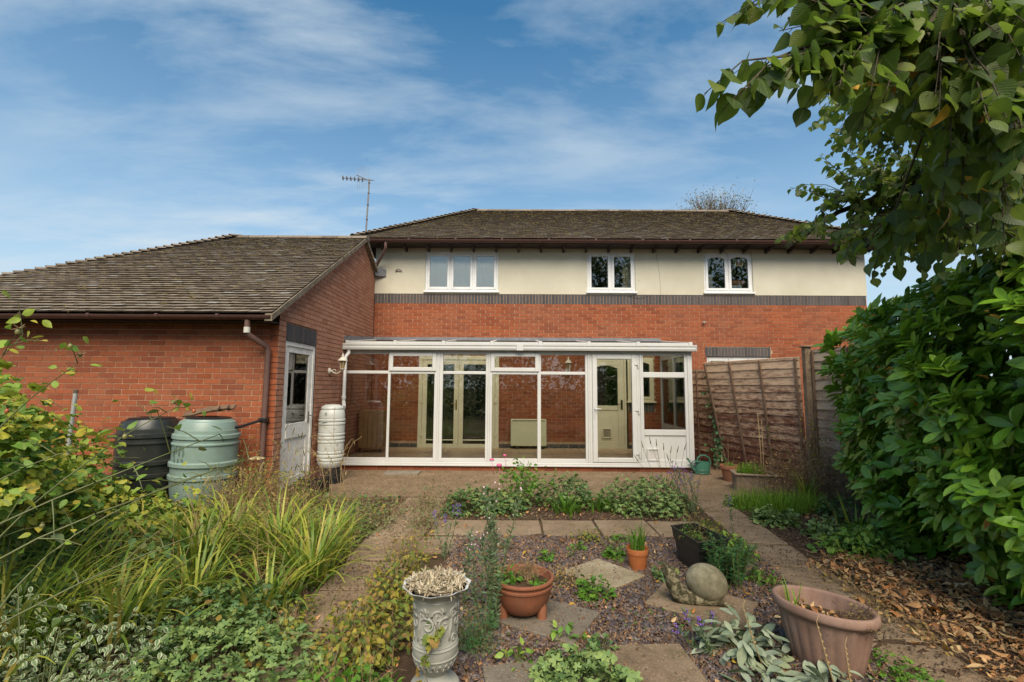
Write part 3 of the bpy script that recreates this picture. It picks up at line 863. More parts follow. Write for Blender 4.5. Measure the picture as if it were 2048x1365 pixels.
def post(a, b, nm):
    mb = MB()
    if b - a > .08:
        m = (a + b) / 2
        mb.box(a, y0, .161, m - .018, y1, 2.249); mb.box(m + .018, y0, .161, b, y1, 2.249); mb.box(m - .0178, y0 - .012, .161, m + .0178, y1, 2.249)
    else:
        mb.box(a, y0, .161, b, y1, 2.249)
    return mb.build(nm, M_PVC, cons, bev=.005)
for p in POSTS: post(*p)
BAYS = [(-3.235, -2.425, 0), (-2.375, -1.535, 1), (-1.372, -.553, 0), (-.430, .434, 1), (.500, 1.345, 0)]
for a, b, top in BAYS:
    MB().box(a + .0005, y0 + .002, .161, b - .0005, y1 - .002, .232).build('bottom_rail', M_PVC, cons, bev=.005)
    MB().box(a + .0005, y0 + .002, 2.188, b - .0005, y1 - .002, 2.249).build('head_rail', M_PVC, cons, bev=.005)
    MB().box(a + .0005, y0 + .002, 1.808, b - .0005, y1 - .002, 1.866).build('transom', M_PVC, cons, bev=.006)
    MB().box(a - .005, y0 + .025, .225, b + .005, y0 + .045, 1.815).build('pane', M_GLASS, cons)
    if top:
        tl = MB().frame_y(a - .03, 1.862, b + .03, 2.222, y0 - .022, y0 - .001, .075).build('top_light', M_PVC, cons, bev=.007)
        MB().box(a + .04, y0 - .014, 1.932, b - .04, y0 - .006, 2.152).build('pane', M_GLASS, tl)
    else:
        MB().box(a - .005, y0 + .025, 1.86, b + .005, y0 + .045, 2.195).build('pane', M_GLASS, cons)
# door bay
MB().box(1.4775, y0 + .002, 2.205, 2.3565, y1 - .002, 2.249).box(1.4775, y0 + .002, .161, 2.3565, y1 - .002, .172).build('door_frame', M_PVC, cons)
cdoor = MB().frame_y(1.479, .174, 2.318, 2.203, y0 - .018, y0 + .05, .09, .085).build('door', M_PVC, cons, bev=.008)
MB().box(1.562, y0 + .012, .25, 2.235, y0 + .030, 2.12).build('pane', M_GLASS, cdoor)
MB().box(1.503, y0 - .026, 1.0, 1.53, y0 - .0185, 1.22).tube([(1.517, y0 - .02, 1.17), (1.517, y0 - .06, 1.17), (1.63, y0 - .06, 1.165)], .010, 8).box(1.51, y0 - .03, 1.05, 1.524, y0 - .0262, 1.075).build('handle', M_PVC, cdoor, bev=.002)
for z in (.32, 1.13, 2.0):
    MB().box(2.285, y0 - .03, z, 2.345, y0 - .0185, z + .035).tube([(2.352, y0 - .03, z - .05), (2.352, y0 - .03, z + .06)], .013, 8).build('hinge', M_PVC, cdoor, bev=.002)
MB().box(2.319, y0 - .01, .174, 2.3565, y1 - .01, 2.203).build('door_jamb', M_PVC, cons, bev=.003)
# right bay with a solid lower panel
a, b = 2.452, 3.236
for z0, z1, nm in ((.161, .225, 'bottom_rail'), (.675, .785, 'mid_rail'), (1.765, 1.868, 'transom'), (2.185, 2.249, 'head_rail')):
    MB().box(a + .0005, y0 + .002, z0, b - .0005, y1 - .002, z1).build(nm, M_PVC, cons, bev=.006)
MB().box(a + .001, y0 + .022, .226, b - .001, y0 + .04, .674).build('lower_panel', M_PVC, cons)
MB().box(a - .004, y0 + .025, .78, b + .004, y0 + .045, 1.77).build('pane', M_GLASS, cons)
MB().box(a - .004, y0 + .025, 1.86, b + .004, y0 + .045, 2.19).build('pane', M_GLASS, cons)
cflap = MB().frame_y(2.495, .205, 2.725, .44, y0 - .012, y0 + .021, .032).build('cat_flap', M_PVC, cons, bev=.006)
MB().box(2.528, y0 + .0, .238, 2.692, y0 + .006, .407).build('flap', simple('grey_flap', (.52, .50, .48), .35), cflap)
# right side wall
sx0, sx1 = 3.32, 3.385
for yy0, yy1 in ((CY + .066, CY + .12), (9.90, 9.99), (YH - .075, YH - .008)):
    MB().box(sx0, yy0, .161, sx1, yy1, 2.249).build('side_post', M_PVC, cons, bev=.005)
for ya, yb in ((CY + .12, 9.90), (9.99, YH - .075)):
    for z0, z1 in ((.161, .225), (.675, .785), (1.765, 1.868), (2.185, 2.249)):
        MB().box(sx0 + .002, ya + .0005, z0, sx1 - .002, yb - .0005, z1).build('side_rail', M_PVC, cons, bev=.005)
    MB().box(sx0 + .025, ya - .004, .22, sx0 + .045, yb + .004, .68).build('lower_panel', M_PVC, cons)
    MB().box(sx0 + .025, ya - .004, .78, sx0 + .045, yb + .004, 1.77).build('pane', M_GLASS, cons)
    MB().box(sx0 + .025, ya - .004, 1.86, sx0 + .045, yb + .004, 2.19).build('pane', M_GLASS, cons)
MB().prism([(CY + .066, 2.2495), (YH - .008, 2.2495), (YH - .008, 2.55), (CY + .066, 2.36)], sx0, sx1, 'x').build('side_panel', M_PVC, cons)
MB().box(-3.275, CY - .005, 2.2495, 3.385, CY + .09, 2.365).build('eaves_beam', M_PVC, cons)
# gutter (a square section) with its joint, and roof
gcv = MB()
gcv.prism([(CY - .125, 2.30), (CY - .112, 2.265), (CY - .02, 2.265), (CY - .006, 2.30), (CY - .006, 2.385), (CY - .018, 2.385), (CY - .024, 2.285), (CY - .105, 2.285), (CY - .115, 2.372), (CY - .135, 2.376), (CY - .135, 2.352), (CY - .122, 2.345)], -3.265, 3.43, 'x')
cg = gcv.build('gutter', M_PVC, cons)
MB().box(-3.268, CY - .137, 2.262, -3.262, CY - .004, 2.385).box(3.43, CY - .137, 2.262, 3.438, CY - .004, 2.385).build('gutter_end', M_PVC, cg)
MB().box(.03, CY - .142, 2.258, .16, CY - .1365, 2.382).build('gutter_joint', M_PVC, cg, bev=.003)
rz = lambda y: 2.395 + (y - CY) * (2.605 - 2.395) / (YH - CY)
BARS = [-3.22, -2.30, -1.37, -.44, .49, 1.42, 2.36, 3.36]
for i, x in enumerate(BARS):
    MB().prism([(CY - .03, rz(CY - .03) - .03), (YH - .01, rz(YH) - .03), (YH - .01, rz(YH) + .045), (CY - .03, rz(CY - .03) + .045)], x - .027, x + .027, 'x').build('glazing_bar', M_PVC, cons, bev=.008)
    MB().box(x - .034, CY - .042, rz(CY) - .035, x + .034, CY - .0305, rz(CY) + .052).build('bar_end_cap', M_PVC, cons, bev=.004)
    if i < 7:
        x2 = BARS[i + 1]
        MB().prism([(CY - .02, rz(CY - .02)), (YH - .012, rz(YH)), (YH - .012, rz(YH) + .016), (CY - .02, rz(CY - .02) + .016)], x + .028, x2 - .028, 'x').build('roof_panel', M_POLY, cons)
        MB().box(x + .036, CY - .034, rz(CY) - .012, x2 - .036, CY - .0205, rz(CY) + .030).build('panel_trim', M_PVC, cons, bev=.004)
fl = MB().box(-3.27, YH - .012, 2.605, 3.345, YH - .0005, 2.705).add([(-3.27, YH - .012, 2.64), (3.345, YH - .012, 2.64), (3.345, YH - .12, 2.622), (-3.27, YH - .12, 2.622)], [(0, 1, 2, 3)])
fl.prism([(CY - .06, 2.44), (YH - .013, 2.605), (YH - .013, 2.705), (CY - .06, 2.53)], XG + .0075, XG + .018, 'x')
fl.build('flashing', M_LEAD, cons)
MB().box(-3.26, CY + .13, .05, 3.30, YH - .01, .196).build('floor', M_GROUT, cons)
cfl = [c for c in cons.children if c.name.startswith('floor')][0]
me = {}
for i in range(20):
    for j in range(5):
        xa, ya = -3.255 + i * .335, YH - .02 - (j + 1) * .335
        ya2 = max(ya, CY + .135)
        k = round(ya + .33 - ya2, 3)
        if k not in me:
            mb = MB().box(0, 0, 0, .329, k, .008); me[k] = raw_mesh('floor_tile', mb.v, mb.f, M_FLOORTILE)
        if xa + .33 < 3.32: link('floor_tile', me[k], cfl, (xa, ya2, .195 + rnd.uniform(-.0008, .0008)))
MB().tube([(-3.17, CY - .07, 2.275), (-3.17, CY - .07, 2.20), (-3.19, 8.87, 2.12), (-3.19, 8.86, 1.28), (-3.12, 8.7, 1.18)], .034, 10).build('downpipe', M_PVC, cons, smooth=True)
MB().lathe([(.040, 0), (.042, .01), (.042, .05), (.040, .06)], 12, (-3.19, 8.86, 1.33)).build('pipe_socket', M_PVC, cons, smooth=True)

def lantern(loc, label, wall_dir, group='wall lanterns', body=None):
    """bracket lantern fixed to a wall; wall_dir points out of the wall"""
    t = thing('wall_lantern', loc, label, 'lantern', group)
    L, d = Vector(loc), Vector(wall_dir)
    bm_ = body or M_PVC
    c = L + d * .235 + Vector((0, 0, .03))
    # wall rose, its axis along d
    rot = Vector((0, 0, 1)).rotation_difference(d).to_matrix().to_4x4()
    MB().lathe([(.0, 0), (.055, 0), (.058, .012), (.035, .03), (.02, .045), (0, .05)], 16, L, m=rot).build('wall_plate', bm_, t, smooth=True)
    pts = []
    for k in range(13):
        a = math.pi * 1.0 * k / 12
        pts.append(L + d * (.045 + .19 * k / 12) + Vector((0, 0, -.055 * math.sin(a * 1.0) + .03 * (k / 12))))
    MB().tube(pts, [.012 - .003 * math.sin(k / 12 * math.pi) for k in range(13)], 8).tube(
        [L + d * (.09 + .03 * math.cos(q)) + Vector((0, 0, .0 + .03 * math.sin(q))) for q in [k * .5 for k in range(12)]], .007, 6).build('arm', bm_, t, smooth=True)
    MB().lathe([(.018, -.02), (.042, 0), (.046, .012), (.03, .018)], 12, c).build('gallery', bm_, t, smooth=True)
    MB().lathe([(.036, .018), (.056, .15), (.052, .15), (.033, .02)], 6, c).build('glass', M_AMBER, t)
    MB().lathe([(.085, .148), (.088, .156), (.05, .20), (.022, .225), (.026, .235), (.014, .25), (.017, .262), (.006, .285), (0, .30)], 12, c).build('lamp_cap', bm_, t, smooth=True)
    for k in range(6):
        q = k * math.pi / 3
        e = Vector((math.cos(q), math.sin(q), 0))
        MB().tube([c + e * .036 + Vector((0, 0, .015)), c + e * .057 + Vector((0, 0, .15))], .004, 5).build('glazing_strip', bm_, t)
    return t
M_LANT = simple('lantern_white', (.66, .63, .55), .45, .08, 12, .1, 80, .5, ((.30, .22, .12), .6, 30.0))
lantern((XG + .007, 8.32, 1.83), 'white bracket lantern with amber glass on the garage gable beside the conservatory corner', (1, 0, 0), body=M_LANT)
lantern((1.20, YH - .008, 1.93), 'cream lantern on the brick wall inside the conservatory', (0, -1, 0), body=M_LANT)

rad = thing('storage_heater', (.31, 10.73, .2), 'wide cream storage heater against the brick wall in the conservatory', 'heater')
MB().box(-.085, 10.62, .27, .71, 10.80, .855).build('casing', simple('heater_cream', (.62, .60, .40), .45, .04, 3, .05, 30), rad, bev=.012)
MB().box(-.055, 10.617, .815, .68, 10.6195, .842).build('grille', simple('heater_grille', (.24, .22, .14), .6), rad)
for x in (.03, .60): MB().box(x, 10.64, .203, x + .05, 10.78, .272).build('foot', M_BLACKP, rad)
cab = thing('wooden_trolley', (-2.98, 10.05, .2), 'slatted wooden trolley on castors in the far left corner of the conservatory', 'trolley')
for i in range(5):
    MB().box(-3.22 + i * .098, 9.86, .32, -3.13 + i * .098, 9.88, 1.06).build('plank', M_PINEWOOD, cab, bev=.003)
MB().box(-3.23, 9.881, .30, -2.72, 10.28, .335).box(-3.23, 9.881, 1.03, -2.72, 10.28, 1.065).box(-2.74, 9.882, .336, -2.722, 10.28, 1.029).build('frame', M_PINEWOOD, cab, bev=.003)
for x in (-3.19, -2.77): MB().tube([(x - .014, 9.92, .228), (x + .014, 9.92, .228)], .025, 10).box(x - .008, 9.91, .228, x + .008, 9.93, .30).build('castor', M_BLACKP, cab)

# ================================================================ ground
def mat_soil():
    m, nt = material('garden_soil')
    p = wpos(nt)
    c = ramp(nt, noise(nt, p, 3.0, 8, .65), [(.3, (.062, .038, .024)), (.55, (.105, .066, .042)), (.75, (.15, .10, .062))])
    c = mixc(nt, ramp(nt, noise(nt, p, 60.0, 6, .7), [(.5, 0.0), (.75, .8)]), c, (.19, .115, .06))
    c = mixc(nt, ramp(nt, noise(nt, p, 1.1, 5, .6), [(.5, 0.0), (.62, .5)]), c, (.05, .06, .018))
    finish(nt, c, .97, bump(nt, noise(nt, p, 70.0, 8, .75), 1.0, .02), .1)
    return m
M_SOIL = mat_soil()
def mat_paving(name, a, b, c_):
    m, nt = material(name)
    p = wpos(nt)
    c = ramp(nt, noise(nt, p, 2.6, 8, .65), [(.3, a), (.55, b), (.78, c_)])
    r = rand01(nt)
    c = mixc(nt, math_(nt, 'MULTIPLY', r, .35), c, tuple(x * .72 for x in b))
    c = mixc(nt, ramp(nt, noise(nt, p, 11.0, 8, .75), [(.52, 0.0), (.72, .75)]), c, tuple(x * .45 for x in a))
    c = mixc(nt, ramp(nt, noise(nt, p, 85.0, 4, .7), [(.56, 0.0), (.70, .6)]), c, tuple(min(1, x * 1.7) for x in c_))
    c = mixc(nt, ramp(nt, noise(nt, wpos(nt), 5.0, 8, .7), [(.56, 0.0), (.68, .6)]), c, (.10, .095, .03))
    finish(nt, c, .93, bump(nt, noise(nt, p, 60.0, 8, .8), .9, .014), .2)
    return m
M_SLAB = mat_paving('sandstone_slab', (.19, .13, .08), (.28, .20, .128), (.40, .305, .205))
M_SLABP = mat_paving('pale_worn_slab', (.26, .195, .11), (.38, .31, .20), (.56, .50, .37))
M_SLABG = mat_paving('grey_slab', (.15, .125, .095), (.21, .175, .135), (.29, .25, .19))
M_PATIO = mat_paving('patio_concrete', (.15, .10, .058), (.235, .16, .098), (.37, .28, .175))
ground = MB().add([(-400, -400, -.05), (400, -400, -.05), (400, 900, -.05), (-400, 900, -.05)], [(0, 1, 2, 3)]).build('ground', M_SOIL, None, kind='structure')
# finely modelled soil where the camera looks
nx, ny = 150, 130
gx, gy = np.meshgrid(np.linspace(-7.5, 7.0, nx), np.linspace(.6, 9.0, ny))
gzv = rs.uniform(-.012, .010, gx.shape) + .012 * np.sin(gx * 3.1 + 1) * np.sin(gy * 2.7)
gzv[(gx > -3.3) & (gy > 6.7)] = -.04
V = np.stack([gx, gy, gzv - .006], -1).reshape(-1, 3)
i0 = (np.arange(ny - 1)[:, None] * nx + np.arange(nx - 1)[None]).ravel()
F = np.stack([i0, i0 + 1, i0 + nx + 1, i0 + nx], -1)
link('garden_soil', np_mesh('garden_soil', V, F, M_SOIL, smooth=True))['kind'] = 'structure'
# patio: one worn concrete sheet with an uneven front edge
pf = [(-3.27, 6.95), (-2.6, 6.90), (-1.5, 6.96), (-.4, 6.93), (.8, 6.96), (2.0, 6.93), (2.6, 6.90), (3.05, 6.70), (3.3, 6.85), (3.55, 7.15), (4.1, 7.2)]
MB().prism(pf + [(4.35, 7.9), (4.0, 9.6), (3.7, 10.84), (3.39, 10.84), (3.39, 9.06), (-3.27, 9.06)], -.06, 0.0, 'z').build('patio', M_PATIO, None, kind='structure')
def slab(parent, cx, cy, w, d, rz, mat, name='paving_slab', z=.012, h=.045, warp=.006):
    c, s = math.cos(rz), math.sin(rz)
    P = []
    nseg = 5
    cor = [(-w / 2, -d / 2), (w / 2, -d / 2), (w / 2, d / 2), (-w / 2, d / 2)]
    for i in range(4):
        (ax, ay), (bx, by) = cor[i], cor[(i + 1) % 4]
        for k in range(nseg):
            t = k / nseg
            jx, jy = (0, 0) if k == 0 else (rnd.uniform(-warp, warp) * .6, rnd.uniform(-warp, warp) * .6)
            x, y = ax + (bx - ax) * t + jx, ay + (by - ay) * t + jy
            P.append((cx + x * c - y * s, cy + x * s + y * c))
    o = MB().prism(P, z - h, z, 'z').build(name, mat, parent, bev=.006)
    return o
path = MB().box(-1.52, 2.0, -.03, -.93, 6.90, .002).box(-1.0, 5.17, -.03, 2.30, 5.76, .0015)
path.add([(2.05, 2.0, -.03), (2.55, 2.0, -.03), (2.95, 6.75, -.03), (2.42, 6.75, -.03), (2.05, 2.0, .001), (2.55, 2.0, .001), (2.95, 6.75, .001), (2.42, 6.75, .001)],
         [(4, 5, 6, 7), (0, 1, 5, 4), (1, 2, 6, 5), (2, 3, 7, 6), (3, 0, 4, 7)])
path = path.build('garden_path', M_SOIL, None, kind='structure')
for i in range(8):
    slab(path, -1.225 + rnd.uniform(-.012, .012), 2.25 + i * .615, .56, .585, rnd.uniform(-.03, .03), M_SLAB, z=.012 + rnd.uniform(-.006, .008))
for i in range(5):
    slab(path, -.62 + i * .62, 5.465 + rnd.uniform(-.01, .01), .595, .565, rnd.uniform(-.02, .02), M_SLAB, z=.012 + rnd.uniform(-.004, .006))
for i in range(8):
    y = 2.2 + i * .61
    slab(path, 2.28 + (y - 2.0) * .086, y, .46, .575, -.085 + rnd.uniform(-.03, .03), M_SLAB, z=.012 + rnd.uniform(-.006, .008))
slab(path, -.76, 4.88, .46, .46, .02, M_SLAB)
SS = [(.75, 4.13, .46, .50, R(41), 'square stone laid as a diamond with a pale worn patch behind the bowl planter', M_SLABP),
      (.22, 3.38, .60, .47, R(-30), 'grey stone slab under the terracotta bowl planter', M_SLABG),
      (1.36, 3.60, .66, .50, R(-36), 'brown stone slab under the stone snail', M_SLAB),
      (.80, 2.72, .46, .62, R(3), 'sandy stone slab at the near edge beside the fern leaved clump', M_SLAB),
      (.02, 2.62, .32, .40, R(10), 'grey broken slab beside the urn at the near edge', M_SLABG)]
for cx, cy, w_, d_, rz_, lb, mt in SS:
    o = slab(None, cx, cy, w_, d_, rz_, mt, 'stepping_stone', z=.028)
    tag(o, lb, 'stepping stone', 'stepping stones in the slate')
o = slab(None, -2.02, 8.72, .62, .34, .03, M_SLABG, 'drain_cover', z=.03, h=.05); tag(o, 'low grey concrete slab on the patio by the conservatory plinth', 'slab')
# slate chippings: thousands of thin split flakes
def in_poly(x, y, poly):
    c = np.zeros(x.shape, bool)
    n = len(poly)
    for i in range(n):
        x1, y1 = poly[i]; x2, y2 = poly[(i + 1) % n]
        c ^= ((y1 > y) != (y2 > y)) & (x < (x2 - x1) * (y - y1) / (y2 - y1 + 1e-12) + x1)
    return c
SLATE = [(-.60, 5.16), (2.36, 5.14), (2.22, 3.6), (2.05, 2.2), (-.35, 2.2), (-.55, 3.2), (-.62, 4.6)]
def flakes(name, poly, n, size, zr, mat, flat=.35, seed=3, density=None):
    r = np.random.RandomState(seed)
    p = np.array(poly)
    x = r.uniform(p[:, 0].min(), p[:, 0].max(), n * 3); y = r.uniform(p[:, 1].min(), p[:, 1].max(), n * 3)
    k = in_poly(x, y, poly)
    if density is not None: k &= r.rand(len(x)) < density(x, y)
    x, y = x[k][:n], y[k][:n]
    n = len(x)
    m = 5
    a = np.sort(r.rand(n, m), 1) * 2 * np.pi
    rad = size * (.45 + r.rand(n, 1) * 1.1) * (.7 + .6 * r.rand(n, m))
    lx, ly = np.cos(a) * rad, np.sin(a) * rad * (.55 + .4 * r.rand(n, 1))
    tz = r.randn(n, 2) * flat
    rot = r.rand(n, 1) * 2 * np.pi
    X = lx * np.cos(rot) - ly * np.sin(rot); Y = lx * np.sin(rot) + ly * np.cos(rot)
    z0 = r.uniform(zr[0], zr[1], (n, 1))
    Z = X * tz[:, :1] + Y * tz[:, 1:] + z0
    th = size * (.12 + .15 * r.rand(n, 1))
    top = np.stack([x[:, None] + X, y[:, None] + Y, Z + th], -1); bot = np.stack([x[:, None] + X * 1.08, y[:, None] + Y * 1.08, Z - th], -1)
    V = np.concatenate([top, bot], 1).reshape(-1, 3)
    b = (np.arange(n) * 2 * m)[:, None]
    quads = np.concatenate([np.stack([b[:, 0] + j, b[:, 0] + m + j, b[:, 0] + m + (j + 1) % m, b[:, 0] + (j + 1) % m], -1) for j in range(m)])
    tri = np.concatenate([b + np.array([[0, 1, 2]]), b + np.array([[0, 2, 3]]), b + np.array([[0, 3, 4]])])
    me = bpy.data.meshes.new(name)
    allF = [tuple(f) for f in quads] + [tuple(f) for f in tri]
    loops = np.concatenate([quads.ravel(), tri.ravel()]).astype(np.int32)
    me.vertices.add(len(V)); me.vertices.foreach_set('co', V.astype(np.float32).ravel())
    me.loops.add(len(loops)); me.loops.foreach_set('vertex_index', loops)
    st = np.concatenate([np.arange(len(quads)) * 4, len(quads) * 4 + np.arange(len(tri)) * 3]).astype(np.int32)
    me.polygons.add(len(st)); me.polygons.foreach_set('loop_start', st)
    me.materials.append(mat)
    me.update(calc_edges=True)
    o = link(name, me); o['kind'] = 'stuff'
    return o
def mat_flake(name, stops, rough=.6):
    m, nt = material(name)
    c = ramp(nt, rand01(nt), stops)
    c = mixc(nt, ramp(nt, noise(nt, wpos(nt), 70.0, 5), [(.4, 0.0), (.75, .5)]), c, (.05, .035, .028))
    finish(nt, c, rough, bump(nt, noise(nt, wpos(nt), 150.0, 4), .4, .003), .4)
    return m
M_SLATE = mat_flake('plum_slate', [(0, (.060, .043, .043)), (.4, (.105, .080, .078)), (.7, (.145, .115, .11)), (.85, (.20, .165, .155)), (1, (.17, .10, .06))])
flakes('slate_chippings', SLATE, 26000, .019, (-.004, .012), M_SLATE)
M_CRUMB = mat_flake('soil_crumbs', [(0, (.055, .034, .022)), (.5, (.10, .062, .038)), (.85, (.16, .10, .06)), (1, (.22, .155, .10))], .95)
flakes('soil_crumbs', [(2.6, 2.0), (5.5, 2.0), (5.5, 6.4), (2.9, 6.4)], 14000, .012, (-.005, .015), M_CRUMB, .6, 5)
flakes('bed_crumbs', [(-4.0, 2.0), (-1.53, 2.0), (-1.53, 6.88), (-5.0, 6.88)], 15000, .011, (-.005, .02), M_CRUMB, .6, 6)
flakes('border_crumbs', [(-.95, 5.77), (2.42, 5.77), (2.5, 6.95), (-.95, 6.95)], 6000, .011, (-.005, .014), M_CRUMB, .6, 7)
flakes('path_grit', [(-1.52, 2.0), (-.93, 2.0), (-.93, 6.9), (-1.52, 6.9)], 2600, .0075, (.010, .022), M_CRUMB, .4, 21)
flakes('path_grit', [(2.05, 2.0), (2.6, 2.0), (2.98, 6.75), (2.42, 6.75)], 2400, .0075, (.010, .022), M_CRUMB, .4, 22)
flakes('patio_grit', [(-3.25, 6.9), (3.1, 6.8), (4.1, 7.3), (3.9, 9.0), (-3.25, 9.0)], 8500, .0065, (.0, .005), M_CRUMB, .3, 8,
       density=lambda x, y: np.clip(.25 + .9 * (x < -.8) + .5 * np.abs(np.sin(x * 2.1) * np.sin(y * 3.3)), 0, 1))
flakes('slate_debris', SLATE, 13000, .011, (.006, .020), mat_flake('bark_bits', [(0, (.10, .055, .03)), (.5, (.19, .105, .055)), (1, (.33, .20, .10))], .9), .8, 12)

# ================================================================ bins, butts, pots
M_GREENP = simple('sage_plastic', (.20, .285, .255), .38, .06, 4, .05, 60, .5, ((.14, .16, .10), .55, 5.0))
M_BINBLACK = simple('bin_black_plastic', (.016, .019, .018), .34, .2, 5, .06, 70, .5, ((.05, .045, .035), .4, 5.0))
def compost_bin(name, cx, cy, label, mat, h, tilt, z0=.14):
    t = thing(name, (cx, cy, 0), label, 'water butt', 'water butts by the garage wall')
    m = Matrix.Rotation(tilt, 4, 'Y')
    pr = [(.30, z0), (.325, z0 + .06), (.345, z0 + .20), (.352, z0 + .30), (.372, z0 + .31), (.372, z0 + .35), (.352, z0 + .36), (.355, z0 + .45), (.376, z0 + .46), (.376, z0 + .50), (.354, z0 + .515),
          (.354, z0 + .70), (.366, z0 + .712), (.366, z0 + .728), (.351, z0 + .74), (.348, z0 + .775), (.368, z0 + .787), (.366, z0 + .83), (.344, z0 + .842), (.340, z0 + .885), (.332, z0 + .89), (.322, z0 + .93),
          (.300, z0 + .985), (.275, z0 + h - .02), (.262, z0 + h), (.25, z0 + h), (.25, z0 + h - .03), (0, z0 + h - .03)]
    MB().lathe(pr, 48, (cx, cy, 0), m=m).build('barrel', mat, t, smooth=True, auto=32)
    MB().lathe([(0, z0 + h - .02), (.245, z0 + h - .02), (.252, z0 + h + .006), (.235, z0 + h + .018), (.12, z0 + h + .026), (.11, z0 + h + .016), (0, z0 + h + .02)], 40, (cx, cy, 0), m=m).build('lid', M_BLACKP, t, smooth=True)
    MB().lathe([(.33, -.02), (.29, z0 - .002), (0, z0 - .002)], 24, (cx, cy, 0)).build('stand', M_BLACKP, t, smooth=True)
    return t
gb = compost_bin('water_butt', -3.87, 5.98, 'sage green ribbed plastic water butt with a scrap of wood on its lid', M_GREENP, 1.015, R(1.5))
# rubbed off print: rough darker marks on the front of the barrel, as relief thin patches
mk = MB()
for a0, z_, w_, h_ in ((-2.02, .66, .05, .11), (-1.92, .70, .06, .05), (-1.79, .68, .08, .09), (-1.68, .72, .05, .03), (-1.62, .66, .05, .07), (-1.98, .58, .03, .04), (-1.80, .575, .05, .018), (-1.66, .58, .09, .018)):
    for q in range(5):
        aa, zz2 = a0 + rnd.uniform(-.02, .02), z_ + rnd.uniform(-.03, .03)
        n = 7
        V = []
        for k in range(n):
            an, rr = 2 * math.pi * k / n, rnd.uniform(.3, .6)
            th = aa + math.cos(an) * w_ * rr
            V.append((-3.87 + .3565 * math.cos(th), 5.98 + .3565 * math.sin(th), zz2 + .12 + math.sin(an) * h_ * rr))
        mk.add(V, [tuple(range(n))])
mk.build('worn_print', simple('worn_print', (.10, .155, .125), .5), gb)
compost_bin('water_butt', -4.60, 6.05, 'black plastic water butt with debris on its lid, left of the green one', M_BINBLACK, 1.0, R(-.5))
M_POSTW0 = simple('rotten_wood', (.20, .13, .085), .95, .3, 18, .8, 60, .1, ((.05, .035, .02), .7, 9.0))
wb = thing('wood_scrap', (-3.85, 6.0, 1.17), 'split weathered board lying on the lid of the green water butt', 'board')
for i, (x0, x1, y, z, rz_) in enumerate(((-4.1, -3.66, 5.90, 1.235, .1), (-4.10, -3.60, 5.99, 1.25, .22), (-3.98, -3.57, 6.08, 1.265, .3))):
    pts = []
    n = 9
    for k in range(n): pts.append((x0 + (x1 - x0) * k / (n - 1), y - .035 - rnd.uniform(0, .02)))
    for k in range(n - 1, -1, -1): pts.append((x0 + (x1 - x0) * k / (n - 1), y + .035 + rnd.uniform(0, .015)))
    o = MB().prism(pts, z, z + .022, 'z').build('splinter', M_POSTW0, wb)
    piv = Vector(((x0 + x1) / 2, y, z))
    rot = Matrix.Rotation(-.20 + .04 * i, 4, 'Y') @ Matrix.Rotation(R(34), 4, 'X')
    o.matrix_local = Matrix.Translation(piv - wloc(wb)) @ rot @ Matrix.Translation(-piv)
hose = MB().tube([(-3.53, 6.0, 1.04), (-3.50, 6.1, 1.045), (-3.42, 6.3, 1.09), (-3.40, 6.39, 1.105)], .018, 8).build('diverter_hose', M_BLACKP, gb, smooth=True)
wbt = thing('water_butt', (-3.035, 7.93, 0), 'slim pale grey ribbed water butt on a black stand beside the garage door', 'water butt', 'water butts by the garage wall')
M_PALEP = simple('pale_grey_plastic', (.55, .56, .52), .42, .05, 4, .05, 60, .5, ((.33, .33, .28), .45, 3.0))
pr = [(.13, .235), (.165, .245), (.195, .29), (.205, .33)]
z = .35
for k in range(10):
    if k in (3, 7): pr += [(.207, z), (.207, z + .105)]; z += .115
    else: pr += [(.200, z), (.214, z + .012), (.214, z + .036), (.200, z + .048)]; z += .058
pr += [(.205, z), (.204, z + .05), (.192, z + .11), (.175, z + .135), (.172, z + .14), (.172, z + .15)]
MB().lathe(pr, 40, (-3.035, 7.93, 0)).build('barrel', M_PALEP, wbt, smooth=True, auto=25)
MB().lathe([(.176, z + .142), (.182, z + .155), (.17, z + .185), (.11, z + .215), (0, z + .222)], 32, (-3.035, 7.93, 0)).build('lid', M_PALEP, wbt, smooth=True)
MB().lathe([(.215, -.02), (.19, .23), (0, .232)], 24, (-3.035, 7.93, 0)).build('stand', M_BLACKP, wbt, smooth=True)
MB().lathe([(.0, 0), (.022, 0), (.022, .012), (.012, .012), (.012, .004), (0, .004)], 14, (-3.06, 7.735, z + .07), m=Matrix.Rotation(R(90), 4, 'X')).box(-3.12, 7.711, z - .06, -3.04, 7.719, z - .045).build('badge', simple('badge_grey', (.30, .31, .29), .4), wbt)

can = thing('watering_can', (3.46, 8.90, 0), 'green plastic watering can on the patio by the conservatory corner', 'watering can')
M_CAN = simple('green_plastic', (.045, .155, .105), .38, .06, 6, .04, 60, .5, ((.10, .17, .13), .3, 6.0))
MB().lathe([(.125, .0), (.138, .015), (.134, .10), (.130, .205), (.125, .225), (.118, .225), (.118, .20)], 32, (3.46, 8.90, 0), 1.0, .72).build('body', M_CAN, can, smooth=True)
MB().prism([(3.37 + .1 * math.cos(q), 8.90 + .09 * math.sin(q)) for q in [math.pi / 2 + math.pi * k / 8 for k in range(9)]] + [(3.44, 8.815), (3.44, 8.985)], .224, .232, 'z').build('hood', M_CAN, can)
MB().tube([(3.345, 8.90, .05), (3.29, 8.90, .10), (3.24, 8.90, .20), (3.19, 8.90, .285)], [.032, .022, .016, .018], 10).tube([(3.35, 8.90, .195), (3.255, 8.90, .19)], .009, 6).build('spout', M_CAN, can, smooth=True)
